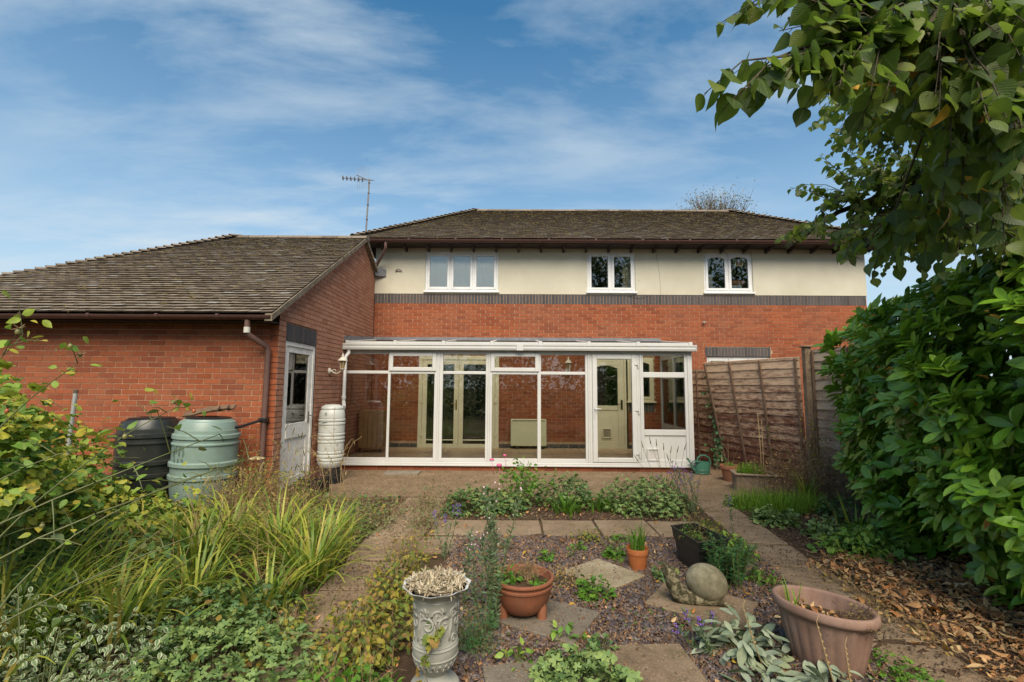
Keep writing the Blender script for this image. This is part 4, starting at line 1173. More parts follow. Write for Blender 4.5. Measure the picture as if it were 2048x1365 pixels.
MB().tube([(3.37, 8.90, .225), (3.38, 8.90, .29), (3.44, 8.90, .335), (3.52, 8.90, .335), (3.59, 8.90, .29), (3.615, 8.90, .21), (3.60, 8.90, .15)], .015, 8).build('handle', M_CAN, can, smooth=True)
for z in (.012, .075): MB().lathe([(.1385, z), (.1425, z + .005), (.1385, z + .01)], 32, (3.46, 8.90, 0), 1, .72).build('rib', M_CAN, can, smooth=True)

def mat_terracotta(name, base, bloom, amt=.5):
    m, nt = material(name)
    p = wpos(nt)
    c = ramp(nt, noise(nt, p, 7.0, 7, .65), [(.3, tuple(x * .78 for x in base)), (.7, tuple(min(1, x * 1.12) for x in base))])
    c = mixc(nt, math_(nt, 'MULTIPLY', ramp(nt, noise(nt, p, 4.0, 8, .7), [(.45, 0.0), (.7, 1.0)]), amt), c, bloom)
    c = mixc(nt, ramp(nt, noise(nt, p, 45.0, 6, .7), [(.58, 0.0), (.72, .6)]), c, tuple(x * .4 for x in base))
    finish(nt, c, .75, bump(nt, noise(nt, p, 110.0, 5, .7), .35, .003), .3)
    return m
M_TERRA = mat_terracotta('terracotta', (.255, .09, .046), (.30, .16, .095), .35)
M_TERRAP = mat_terracotta('orange_plastic_pot', (.46, .145, .045), (.40, .17, .07), .25)
M_TUB = mat_terracotta('faded_pink_tub', (.255, .15, .11), (.34, .235, .185), .6)
M_ROUGHPOT = mat_terracotta('weathered_pot', (.33, .125, .065), (.30, .22, .14), .4)
def soil_in(t, x, y, z, r, sy=1.0, rot=0.0):
    prf = [(0, z + .012), (r * .5, z + .008), (r, z - .004)]
    return MB().lathe(prf[::-1], 24, (x, y, 0), 1, sy, rot, fr=lambda q, zz: 1.0).build('potting_soil', M_SOIL, t, smooth=True)
# bowl planter
BX, BY = .063, 3.42
bw = thing('bowl_planter', (BX, BY, 0), 'round brown terracotta bowl planter raised on short feet', 'planter')
MB().lathe([(0, .048), (.11, .05), (.135, .06), (.165, .10), (.188, .155), (.198, .205), (.200, .212), (.208, .214), (.210, .228), (.203, .232), (.204, .246), (.214, .250), (.217, .262), (.212, .272), (.198, .272), (.192, .255), (.186, .20), (.17, .185)], 96,
           (BX, BY, 0), fr=lambda t, z: 1.0 + (.008 * math.cos(t * 48) if .06 < z < .205 else 0)).build('bowl', M_TERRA, bw, smooth=True, auto=60)
for k in range(3):
    q = -.55 + k * 2.094
    c = Vector((BX + math.cos(q) * .150, BY + math.sin(q) * .150, 0))
    MB().lathe([(.034, .028), (.032, .06), (.034, .10), (.02, .135)], 10, c).build('foot', M_TERRA, bw, smooth=True)
soil_in(bw, BX, BY, .225, .187)
# urn
UX, UY = -.402, 2.58
urn = thing('garden_urn', (UX, UY, 0), 'tall pale stone urn with scroll relief and a broken crinkled rim', 'urn')
M_URN = simple('urn_stone', (.33, .325, .285), .7, .08, 9, .45, 120, .4, ((.24, .24, .19), .5, 6.0))
M_URNIN = simple('urn_white', (.60, .61, .62), .6, .06, 9, .2, 90, .4, ((.36, .33, .26), .6, 8.0))
def rimwave(t, z):
    return 1.0 + (.035 * math.sin(t * 7 + .6) * math.sin(t * 3) + .02 * math.sin(t * 11)) * min(1.0, max(0.0, (z - .50) / .07))
MB().lathe([(0, .0), (.135, .0), (.138, .012), (.138, .06), (.128, .072), (.085, .085), (.070, .105), (.066, .118), (.078, .135), (.105, .165), (.122, .205), (.128, .245), (.126, .262), (.130, .268), (.126, .276), (.121, .282),
            (.118, .34), (.119, .42), (.124, .48), (.132, .512), (.150, .535), (.176, .553), (.186, .562)], 72, (UX, UY, 0), fr=rimwave).build('body', M_URN, urn, smooth=True, auto=40)
MB().lathe([(.186, .562), (.190, .568), (.178, .566), (.150, .545), (.135, .52), (.128, .50)], 72, (UX, UY, 0), fr=rimwave).build('rim', M_URNIN, urn, smooth=True, auto=60)
MB().lathe([(0, .556), (.08, .553), (.150, .545)][::-1], 24, (UX, UY, 0)).build('potting_soil', M_SOIL, urn)
# relief: scrolls and leaves raised from the body
def on_urn(th, z, h=.0):
    pz = [(.13, .075), (.165, .105), (.205, .122), (.245, .128), (.276, .126), (.282, .121), (.34, .118), (.42, .119), (.48, .124), (.512, .132)]
    r = np.interp(z, [a for a, b in pz], [b for a, b in pz]) + h
    return Vector((UX + math.cos(th) * r, UY + math.sin(th) * r, z))
def spiral(mb, th, z, s, turns, flip, w=.008, start=0.0):
    pts = []
    for k in range(22):
        q = k / 21
        a = start + q * turns * 2 * math.pi
        rr = s * (1 - q * .85)
        pts.append(on_urn(th + flip * math.cos(a) * rr / .12, z + math.sin(a) * rr, .001))
    mb.tube(pts, [w * (1 - .5 * k / 21) for k in range(22)], 6)
for k in range(8):
    th = -math.pi / 2 + k * math.pi / 4 + .25
    fl_ = 1 if k % 2 else -1
    mb = MB()
    spiral(mb, th, .44, .036, 1.3, fl_); spiral(mb, th + .30, .395, .040, 1.2, -fl_, start=1.0); spiral(mb, th + .05, .315, .022, 1.2, fl_, .006)
    mb.tube([on_urn(th - .22 + .02 * j, .31 + j * .018 + .008 * math.sin(j), .001) for j in range(9)], [.004 + .006 * math.sin(math.pi * j / 8) for j in range(9)], 6)
    mb.tube([on_urn(th + .1 + .05 * j, .47 + .012 * math.sin(j * 1.3), .001) for j in range(6)], [.004 + .007 * math.sin(math.pi * j / 5) for j in range(6)], 6)
    mb.build('scroll_relief', M_URN, urn, smooth=True, auto=False)
for z in (.283, .218):
    MB().tube([on_urn(2 * math.pi * k / 48, z, .001) for k in range(49)], .0045, 6).build('band', M_URN, urn, smooth=True)
mb = MB()
for k in range(20):
    q = k * 2 * math.pi / 20
    mb.tube([on_urn(q + .3 * j / 8, .178 + .020 * math.sin(math.pi * j / 4 * 1.0), .0005) for j in range(9)], .0045, 5)
mb.build('guilloche', M_URN, urn, smooth=True, auto=False)
MB().tube([(UX + math.cos(q) * .143, UY + math.sin(q) * .143, .563 + .004 * math.sin(q * 5)) for q in [-1.75 + k * .13 for k in range(13)]], [.004] + [.013] * 11 + [.004], 6).build('broken_edge', M_VERGE, urn)
urn.scale = (.91, .91, .965)
# oval tub, right foreground
TX, TY, TR = 1.79, 2.88, R(-50)
tub = thing('oval_tub', (TX, TY, 0), 'large faded pink oval tub with fluted sides beside the leaf litter', 'planter')
flute = lambda t, z: 1.0 + (.04 * (abs(math.sin(t * 11)) ** .7) - .04 if .02 < z < .33 else 0)
MB().lathe([(0, .0), (.175, .0), (.19, .02), (.205, .10), (.226, .20), (.246, .31), (.250, .345), (.262, .350), (.276, .358), (.280, .375), (.277, .408), (.268, .418), (.252, .416), (.243, .40), (.232, .30), (.22, .27)], 132, (TX, TY, 0), 1.09, .78, TR, fr=flute, m=Matrix.Diagonal((1, 1, .87, 1))).build('tub', M_TUB, tub, smooth=True, auto=60)
soil_in(tub, TX, TY, .275, .230, .66, TR)
tub.scale = (.89, .89, .95)
# small orange pot
OX, OY = 1.082, 4.30
op = thing('plant_pot', (OX, OY, 0), 'small bright orange plant pot with green strappy shoots on the slate', 'plant pot')
MB().lathe([(0, 0), (.068, 0), (.072, .008), (.086, .125), (.087, .13), (.092, .132), (.096, .175), (.094, .18), (.089, .178), (.086, .14), (.082, .13)], 36, (OX, OY, 0)).build('pot', M_TERRAP, op, smooth=True)
soil_in(op, OX, OY, .15, .084)
# clay pot by the fence
CX_, CY_ = 3.70, 8.30
cp = thing('plant_pot', (CX_, CY_, 0), 'weathered clay pot of herbs on the patio beside the watering can', 'plant pot')
MB().lathe([(0, 0), (.105, 0), (.11, .01), (.14, .19), (.142, .195), (.158, .20), (.164, .245), (.160, .262), (.148, .262), (.142, .24), (.13, .2)], 36, (CX_, CY_, 0)).build('pot', M_ROUGHPOT, cp, smooth=True)
MB().lathe([(.1435, .185), (.149, .19), (.1445, .196)], 36, (CX_, CY_, 0)).build('rib', M_ROUGHPOT, cp, smooth=True)
soil_in(cp, CX_, CY_, .225, .14)
# stone trough planter by the fence
st = thing('stone_planter', (3.73, 7.55, 0), 'rectangular textured stone planter full of grass against the fence', 'planter')
M_STONEP = simple('pink_stone', (.33, .235, .165), .9, .2, 22, .9, 70, .2, ((.14, .13, .06), .6, 8.0))
rot = Matrix.Translation((3.73, 7.55, 0)) @ Matrix.Rotation(R(-14), 4, 'Z')
b = MB()
for x0, y0_, x1, y1_ in ((-.28, -.17, .28, -.135), (-.28, .135, .28, .17), (-.28, -.135, -.245, .135), (.245, -.135, .28, .135)):
    b.box(x0, y0_, -.02, x1, y1_, .235, rot)
b.box(-.2449, -.1349, 0, .2449, .1349, .02, rot)
b.build('trough', M_STONEP, st, bev=.006)
b = MB()
for x0, y0_, x1, y1_ in ((-.31, -.20, .31, -.14), (-.31, .14, .31, .20), (-.31, -.14, -.25, .14), (.25, -.14, .31, .14)):
    b.box(x0, y0_, .2355, x1, y1_, .27, rot)
b.build('rim', M_STONEP, st, bev=.012)
b = MB()
for i in range(17):
    x = -.26 + i * .031
    b.box(x, -.180, .0, x + .018, -.1705, .225, rot)
for i in range(10):
    y = -.15 + i * .031
    b.box(-.289, y, .0, -.2805, y + .018, .225, rot)
b.build('ribbing', M_STONEP, st, bev=.003, kind='stuff')
b = MB().box(-.244, -.134, .19, .244, .134, .22, rot).build('potting_soil', M_SOIL, st)
# black trough
bt = thing('trough_planter', (1.625, 4.34, 0), 'deep black plastic trough planter set at an angle on the slate', 'planter')
c4 = [(1.455, 4.53), (1.70, 4.62), (1.825, 4.16), (1.52, 4.04)]
cx = sum(p[0] for p in c4) / 4; cy = sum(p[1] for p in c4) / 4
sc = lambda k, z: [(cx + (x - cx) * k, cy + (y - cy) * k, z) for x, y in c4]
prf = [(.74, 0), (.87, .20), (.875, .21), (.93, .215), (.985, .29), (1.0, .292), (1.03, .294), (1.03, .306), (.955, .306), (.945, .22), (.90, .20)]
V = [v for k, z in prf for v in sc(k, z)]
F = [(i * 4 + j, i * 4 + (j + 1) % 4, (i + 1) * 4 + (j + 1) % 4, (i + 1) * 4 + j) for i in range(len(prf) - 1) for j in range(4)] + [(3, 2, 1, 0)]
MB().add(V, F).build('trough', M_BINBLACK, bt, bev=.004)
MB().add(sc(.92, .225) + [(cx, cy, .24)], [(0, 1, 4), (1, 2, 4), (2, 3, 4), (3, 0, 4)]).build('potting_soil', M_SOIL, bt)
# stone snail
def mat_snail():
    m, nt = material('lichened_stone')
    p = wpos(nt)
    c = ramp(nt, noise(nt, p, 12.0, 7, .65), [(.3, (.20, .17, .10)), (.7, (.30, .26, .165))])
    c = mixc(nt, ramp(nt, noise(nt, p, 22.0, 8, .75), [(.42, 0.0), (.54, .95)]), c, (.040, .034, .016))
    c = mixc(nt, ramp(nt, noise(nt, p, 80.0, 4), [(.62, 0.0), (.7, .6)]), c, (.10, .08, .04))
    finish(nt, c, .93, bump(nt, noise(nt, p, 90.0, 6, .7), .7, .006), .2)
    return m
M_SNAIL = mat_snail()
M_SHELL = simple('shell_stone', (.34, .30, .20), .93, .2, 14, .8, 70, .2, ((.055, .05, .025), .85, 11.0))
sn = thing('stone_snail', (1.32, 3.60, .03), 'mossy stone snail ornament with a round shell on a slab', 'garden ornament')
MB().lathe([(0, -.128)] + [(.138 * math.cos(a), .128 * math.sin(a)) for a in [-1.4 + 2.8 * k / 18 for k in range(19)]] + [(0, .128)], 36, (1.405, 3.61, .160), 1.08, .92, m=Matrix.Rotation(R(18), 4, 'Y')).build('shell', M_SHELL, sn, smooth=True, auto=False)
MB().tube([(1.56, 3.50, .035), (1.48, 3.53, .05), (1.38, 3.56, .058), (1.27, 3.58, .062), (1.195, 3.60, .085), (1.165, 3.605, .15), (1.145, 3.61, .205), (1.13, 3.61, .245), (1.128, 3.61, .262)],
          [.004, .02, .040, .050, .060, .054, .048, .043, .022], 14).build('body', M_SNAIL, sn, smooth=True, auto=False)
for dx, dy in ((-.018, -.02), (-.012, .024)):
    MB().tube([(1.13 + dx * .6, 3.61 + dy, .245), (1.125 + dx, 3.61 + dy * 1.3, .285)], [.013, .010], 8).build('horn', M_SNAIL, sn, smooth=True)

# ================================================================ fences
def mat_fence(name, dark, pale, amt):
    m, nt = material(name)
    p = wpos(nt)
    r = rand01(nt)
    g = noise(nt, wpos(nt, (5.0, 5.0, 42.0)), 3.0, 7, .65)
    c = ramp(nt, g, [(.3, tuple(x * .65 for x in dark)), (.7, tuple(x * 1.25 for x in dark))])
    sep = node(nt, 'ShaderNodeSeparateXYZ', {0: wpos(nt)})
    # the stain has weathered off most near the top
    hgt = math_(nt, 'MULTIPLY', math_(nt, 'SUBTRACT', sep.outputs[2], 3.55), .19)
    f = math_(nt, 'ADD', math_(nt, 'ADD', math_(nt, 'MULTIPLY', noise(nt, wpos(nt, (2.2, 2.2, 9.0)), 2.4, 10, .82), 2.0), hgt), math_(nt, 'MULTIPLY', r, .24))
    c = mixc(nt, math_(nt, 'MULTIPLY', ramp(nt, f, [(.53, 0.0), (.86, 1.0)]), amt), c, pale)
    c = mixc(nt, ramp(nt, noise(nt, wpos(nt, (3, 3, 60)), 4.0, 5, .6), [(.55, 0.0), (.75, .45)]), c, tuple(x * .5 for x in dark))
    finish(nt, c, .9, bump(nt, g, .5, .006), .2)
    return m
M_FENCE = mat_fence('stained_larch', (.17, .072, .045), (.68, .47, .31), .92)
M_FENCEP = mat_fence('pale_larch', (.27, .17, .115), (.50, .39, .28), .9)
M_POSTW = simple('grey_post', (.32, .23, .155), .9, .25, 14, .6, 60, .2, ((.08, .055, .035), .7, 6.0))
M_BATTEN = simple('batten_wood', (.235, .15, .10), .9, .25, 16, .5, 70, .2, ((.10, .06, .04), .7, 7.0))
def fence_panel(name, label, BL, BR, TR_, TL, n, mat, battens, group='fence panels', single=True):
    """waney lap panel filling a (possibly twisted) quad; slats, battens and edge battens are pieces"""
    t = thing(name, ((BL[0] + BR[0]) / 2, (BL[1] + BR[1]) / 2, 0), label, 'fence panel', group)
    BL, BR, TR_, TL = map(Vector, (BL, BR, TR_, TL))
    P = lambda u, v: (BL * (1 - u) + BR * u) * (1 - v) + (TL * (1 - u) + TR_ * u) * v
    nrm = (BR - BL).cross(TL - BL).normalized()
    if nrm.dot(CAMV - BL) < 0: nrm = -nrm
    v = 0.0
    for i in range(n):
        h = (1.0 - v) / (n - i) * rnd.uniform(.86, 1.14) if i < n - 1 else 1.0 - v
        V, F = [], []
        m = 10
        for k in range(m + 1):
            u = k / m
            wv = .004 * math.sin(u * 5 + i * 2.1) + .002 * math.sin(u * 17 + i)
            lo, hi = P(u, v + wv * .8 - .012 if i else v), P(u, v + h + .012 if i < n - 1 else min(1.0, v + h))
            V += [lo + nrm * .026, hi + nrm * .004, hi - nrm * .004, lo + nrm * .010]
        for k in range(m):
            a, b_ = 4 * k, 4 * k + 4
            F += [(a, b_, b_ + 1, a + 1), (a + 1, b_ + 1, b_ + 2, a + 2), (a + 2, b_ + 2, b_ + 3, a + 3), (a + 3, b_ + 3, b_, a)]
        F += [(0, 1, 2, 3), (4 * m + 3, 4 * m + 2, 4 * m + 1, 4 * m)]
        MB().add(V, F).build('slat', mat, t)
        v += h
    def bat(u, w_, d0, d1, nm='batten'):
        mb = MB()
        k = 8
        V, F = [], []
        L = (BR - BL).length
        for j in range(k + 1):
            vv = j / k
            for du, dd in ((-w_ / 2, d0), (w_ / 2, d0), (w_ / 2, d1), (-w_ / 2, d1)):
                V.append(P(u + du / L, vv) + nrm * dd)
        for j in range(k):
            for q in range(4): F.append((4 * j + q, 4 * j + (q + 1) % 4, 4 * j + 4 + (q + 1) % 4, 4 * j + 4 + q))
        F += [(3, 2, 1, 0), (4 * k, 4 * k + 1, 4 * k + 2, 4 * k + 3)]
        mb.add(V, F).build(nm, M_BATTEN, t, bev=.002)
    for u in battens: bat(u, .035, .027, .050)
    H_ = (TL - BL).length
    mb = MB(); V, F = [], []
    for j in range(9):
        u = j / 8
        for dv, dd in ((-.028, .02), (.018, .02), (.018, -.02), (-.028, -.02)): V.append(P(u, 1 + dv / H_) + nrm * (dd + .002))
    for j in range(8):
        for q in range(4): F.append((4 * j + q, 4 * j + (q + 1) % 4, 4 * j + 4 + (q + 1) % 4, 4 * j + 4 + q))
    F += [(3, 2, 1, 0), (32, 33, 34, 35)]
    mb.add(V, F).build('top_rail', mat, t)
    return t
fence_panel('leaning_fence_panel', 'loose overlapping board fence panel with faded paint, leaning over beside the back window', (4.13, 9.37, 0), (4.66, 7.66, -.02), (4.60, 7.66, 2.07), (3.72, 9.30, 2.05), 15, M_FENCE, (.02, .315, .64, .975))
fence_panel('board_fence', 'pale fence panel between the capped post and the laurel hedge', (4.735, 7.57, -.02), (5.30, 5.86, -.02), (5.30, 5.86, 2.20), (4.735, 7.57, 2.17), 15, M_FENCEP, (.03, .35, .67, .97))
fence_panel('board_fence', 'dark fence panel under ivy next to the conservatory corner', (3.78, 10.80, 0), (4.08, 9.50, 0), (4.06, 9.50, 1.93), (3.78, 10.80, 1.97), 14, M_FENCE, (.04, .5, .96))
fp = thing('fence_post', (4.70, 7.60, 0), 'tall timber fence post with a flat cap between two fence panels', 'fence post', 'fence posts')
MB().box(4.625, 7.54, -.2, 4.725, 7.64, 2.23).build('post', M_POSTW, fp, bev=.006)
MB().box(4.595, 7.51, 2.231, 4.755, 7.67, 2.255).build('cap', M_POSTW, fp, bev=.008)
MB().box(4.755, 7.49, -.1, 4.80, 7.535, 2.16).build('strut', M_POSTW, fp, bev=.005)
fp = thing('fence_post', (3.98, 9.44, 0), 'short mossy topped fence post at the far end of the leaning panel', 'fence post', 'fence posts')
MB().box(3.93, 9.40, -.2, 4.02, 9.49, 2.08).build('post', M_POSTW, fp, bev=.006)
MB().box(3.89, 9.37, 2.081, 4.05, 9.53, 2.10).build('cap', simple('mossy_wood', (.13, .12, .05), .95, .3, 20, .8, 90), fp, bev=.008)
# lattice basket and prop by the garage door
lb = thing('lattice_basket', (-2.92, 7.0, 0), 'dark plastic lattice basket with dead stems by the garage door', 'basket')
mb = MB()
for i in range(7):
    q = i * .055 - .165
    mb.box(-2.92 + q - .011, 6.86, 0, -2.92 + q + .011, 6.872, .25); mb.box(-3.086, 7.03 + q - .011, 0, -3.074, 7.03 + q + .011, .25); mb.box(-2.766, 7.03 + q - .011, 0, -2.754, 7.03 + q + .011, .25)
for z in (.03, .10, .17, .235): mb.box(-3.09, 6.858, z, -2.75, 6.874, z + .018)
mb.build('lattice', M_BLACKP, lb)
MB().box(-3.07, 6.88, 0, -2.77, 7.2, .2).build('potting_soil', M_SOIL, lb)
br = thing('old_planter', (4.25, 5.75, 0), 'low broken wooden planter box under the laurel hedge', 'planter')
rot = Matrix.Translation((4.2, 5.8, 0)) @ Matrix.Rotation(R(-20), 4, 'Z')
for x0, y0_, x1, y1_ in ((-.2, -.12, .2, -.10), (-.2, .10, .2, .12), (-.2, -.0995, -.18, .0995), (.18, -.0995, .2, .0995)):
    MB().box(x0, y0_, -.01, x1, y1_, .16, rot).build('side_board', M_POSTW, br, bev=.004)
MB().box(-.179, -.099, .05, .179, .099, .12, rot).build('potting_soil', M_SOIL, br)
# ================================================================ plants
def norm(a): return a / np.maximum(np.linalg.norm(a, axis=-1, keepdims=True), 1e-9)
def tmpl_blade(prof, fold=.25, droop=.25, curl=0.0):
    """prof: (y, half width) along a leaf of length 1; three verts per row"""
    V, F, U = [], [], []
    for i, (y, w) in enumerate(prof):
        z = -droop * y * y
        V += [(-w, y, z + fold * w), (0, y, z), (w, y, z + fold * w)]
        U += [(0.0 if w > .004 else .45, y), (.5, y), (1.0 if w > .004 else .55, y)]
    for i in range(len(prof) - 1):
        a = 3 * i
        F += [(a, a + 1, a + 4), (a, a + 4, a + 3), (a + 1, a + 2, a + 5), (a + 1, a + 5, a + 4)]
    return np.array(V), np.array(F), np.array(U)
def tmpl_lobed(n_lobes, spread, depth, pts=6, wav=.06, notch=.12, teeth=.0):
    """palmate leaf: stalk at the origin, lobes fanned over +-spread"""
    out = []
    tot = n_lobes * pts
    for i in range(tot + 1):
        t = i / tot
        a = (-spread + 2 * spread * t)
        ph = (t * n_lobes) % 1.0 if i < tot else 1.0
        lob = 1 - depth * abs(2 * ph - 1) ** 1.6
        if teeth: lob *= 1 - teeth * (i % 2)
        ln = .62 + .38 * math.cos(a * .55)
        out.append((math.sin(a) * lob * ln * .62, .34 + math.cos(a) * lob * ln * .62))
    V = [(0, notch, 0), (0, .36, .02)] + [(x, y, wav * math.sin(3.1 * x * 3 + y * 5) - .10 * (x * x + (y - .35) ** 2)) for x, y in out]
    U = [(.5, 0), (.5, .4)] + [(.5 + x * .7, y) for x, y in out]
    F = [(1, i, i + 1) for i in range(2, len(V) - 1)] + [(0, 1, 2), (0, len(V) - 1, 1)]
    F = [(a, c, b) for a, b, c in F]
    return np.array(V), np.array(F), np.array(U)
T_LAUREL = [tmpl_blade([(0, .012), (.10, .07), (.28, .145), (.5, .20), (.72, .19), (.88, .115), (1.0, .004)], .28, d) for d in (.12, .28, .02)]
T_LIME = [tmpl_blade([(-.06, .10), (.02, .33), (.16, .44), (.34, .47), (.52, .40), (.70, .26), (.84, .12), (1.0, .004)], f, d) for f, d in ((.10, .18), (.30, .30), (-.12, .10))]
T_OVATE = [tmpl_blade([(0, .03), (.15, .22), (.38, .30), (.62, .24), (.85, .10), (1, .004)], .2, d) for d in (.1, .3)]
T_LANCE = [tmpl_blade([(0, .02), (.2, .07), (.5, .085), (.8, .05), (1, .003)], .2, d) for d in (.1, .4)]
T_EAR = [tmpl_blade([(0, .05), (.2, .11), (.45, .19), (.68, .20), (.88, .12), (1, .01)], .35, d) for d in (.1, .35, -.1)]
T_NEEDLE = [tmpl_blade([(0, .03), (.5, .05), (1, .004)], .1, .1)]
T_GERAN = [tmpl_lobed(5, 2.35, .50, 6, .05, .10, .10), tmpl_lobed(5, 2.3, .42, 6, .09, .10, .12)]
T_VINE = [tmpl_lobed(5, 2.5, .30, 6, .08, .05, .10), tmpl_lobed(3, 2.5, .26, 8, .10, .05, .12)]
T_MANTLE = [tmpl_lobed(7, 2.6, .14, 4, .07, .12, .0)]
T_DEAD = [tmpl_blade([(0, .03), (.2, .19), (.5, .25), (.8, .12), (1, .004)], f, d) for f, d in ((.9, .5), (-.7, -.4), (.4, .9))]

def frames(D, U):
    D = norm(D); N = norm(U - (U * D).sum(-1, keepdims=True) * D); X = np.cross(D, N)
    return X, D, N
def place(T, P, D, U, S):
    V0, F0, UV0 = T
    X, Y, Z = frames(D, U)
    S = np.asarray(S).reshape(-1, 1, 1)
    V = P[:, None] + S * (V0[None, :, 0:1] * X[:, None] + V0[None, :, 1:2] * Y[:, None] + V0[None, :, 2:3] * Z[:, None])
    F = F0[None] + (np.arange(len(P)) * len(V0))[:, None, None]
    return V.reshape(-1, 3), F.reshape(-1, F0.shape[1]), np.tile(UV0, (len(P), 1))
def foliage(parent, Ts, P, D, U, S, mat, singles=0, name='leaf', key=None):
    """the nearest leaves become parts of their own, the rest one mesh"""
    P, D, U, S = map(np.asarray, (P, D, U, S))
    o = np.argsort(np.linalg.norm(P - np.array(CAMV), axis=1) if key is None else key)
    one, rest = o[:singles], o[singles:]
    w = wloc(parent)
    if len(one):
        X, Y, Z = frames(D[one], U[one])
        meshes = [np_mesh(name, T[0], T[1], mat, T[2], smooth=True) for T in Ts]
        for j, i in enumerate(one):
            ob = bpy.data.objects.new(name, meshes[j % len(Ts)])
            COL.objects.link(ob)
            ob.parent = parent
            s = float(S[i])
            m = Matrix((X[j], Y[j], Z[j])).transposed().to_4x4() @ Matrix.Scale(s, 4)
            m.translation = Vector(P[i]) - w
            ob.matrix_local = m
    if len(rest):
        Vs, Fs, Us, b = [], [], [], 0
        for k, T in enumerate(Ts):
            q = rest[k::len(Ts)]
            if not len(q): continue
            v, f, u = place(T, P[q], D[q], U[q], S[q])
            Vs.append(v); Fs.append(f + b); Us.append(u); b += len(v)
        ob = link(name, np_mesh(name, np.concatenate(Vs), np.concatenate(Fs), mat, np.concatenate(Us), smooth=True), parent)
        ob['kind'] = 'stuff'
def straps(parent, mat, specs, name='blade', singles=0, rows=8, kind='stuff'):
    """specs: (base, azimuth, length, width, lean at base, bend) arching blades"""
    def one(b, az, L, w, lean, bend):
        V, U = [], []
        p = np.array(b, float); a = lean
        hx, hy = math.cos(az), math.sin(az)
        st = L / rows
        for i in range(rows + 1):
            t = i / rows
            ww = w * (1.0 - t ** 2.6) * (.55 + .9 * min(t * 2.2, .5)) + .0006
            sx, sy = -hy * ww, hx * ww
            dn = ww * .45
            V += [(p[0] - sx, p[1] - sy, p[2] + dn * .6), tuple(p), (p[0] + sx, p[1] + sy, p[2] + dn * .6)]
            U += [(0, t), (.5, t), (1, t)]
            p = p + st * np.array([math.sin(a) * hx, math.sin(a) * hy, math.cos(a)])
            a += bend / rows * (.4 + 1.2 * t)
        return np.array(V), np.array(U)
    F0 = []
    for i in range(rows):
        a = 3 * i
        F0 += [(a, a + 1, a + 4, a + 3), (a + 1, a + 2, a + 5, a + 4)]
    F0 = np.array(F0)
    specs = sorted(specs, key=lambda s: (Vector(s[0]) - CAMV).length)
    Vs, Fs, Us, b = [], [], [], 0
    for i, sp in enumerate(specs):
        v, u = one(*sp)
        if i < singles:
            link(name, np_mesh(name, v, F0, mat, u, smooth=True), parent)
        else:
            Vs.append(v); Fs.append(F0 + b); Us.append(u); b += len(v)
    if Vs:
        o = link(name, np_mesh(name, np.concatenate(Vs), np.concatenate(Fs), mat, np.concatenate(Us), smooth=True), parent)
        if kind: o['kind'] = kind
def dome(c, rx, ry, h, n, r, shell=.45, low=-.05, flat=.5, outw=.8):
    """leaf positions and attitudes for a rounded clump"""
    th = r.uniform(0, 2 * np.pi, n); cz = r.uniform(low, 1, n); sz = np.sqrt(np.maximum(0, 1 - cz * cz))
    d = np.stack([np.cos(th) * sz, np.sin(th) * sz, cz], -1)
    q = (1 - shell * r.rand(n) ** 1.6) * (1 + .10 * np.sin(th * 3 + c[0] * 7) + .08 * np.sin(th * 5 + cz * 6))
    P = np.array(c) + d * q[:, None] * np.array([rx, ry, h])
    P[:, 2] = np.maximum(P[:, 2], c[2] + .008)
    N = norm(d / np.array([rx, ry, h]))
    U = norm(N * flat + np.array([0, 0, .75]) + r.randn(n, 3) * .30)
    D = norm(np.stack([np.cos(th), np.sin(th), np.full(n, -.25)], -1) * outw + r.randn(n, 3) * .55)
    return P, D, U
def stalks(parent, c, P, mat, rad=.0022, n=60, spread=.25, name='stem', r=None, bend=.3):
    mb = MB()
    idx = (r or rs).choice(len(P), min(n, len(P)), replace=False)
    for i in idx:
        p = P[i]
        b = np.array([c[0] + (p[0] - c[0]) * spread, c[1] + (p[1] - c[1]) * spread, c[2] - .01])
        m = (b + p) / 2 + np.array([(b[0] - p[0]) * bend * .3, (b[1] - p[1]) * bend * .3, (p[2] - b[2]) * bend * .5])
        mb.tube([b, m, p], [rad, rad * .85, rad * .6], 4, caps=False)
    o = mb.build(name, mat, parent, smooth=True, auto=False)
    o['kind'] = 'stuff'
    return o
seed_ = [100]
def RS():
    seed_[0] += 1
    return np.random.RandomState(seed_[0])
def clump(name, label, cat, c, rx, ry, h, n, size, Ts, mat, stem_mat, singles=0, group=None, shell=.45, stems=50, low=-.05, flat=.5, leaf='leaf', outw=.8, spread=.25):
    r = RS()
    t = thing(name, c, label, cat, group)
    P, D, U = dome(c, rx, ry, h, n, r, shell, low, flat, outw)
    foliage(t, Ts, P, D, U, size * r.uniform(.65, 1.2, n), mat, singles, leaf)
    if stems: stalks(t, c, P, stem_mat, .0022 if size > .03 else .0015, stems, spread, r=r)
    return t
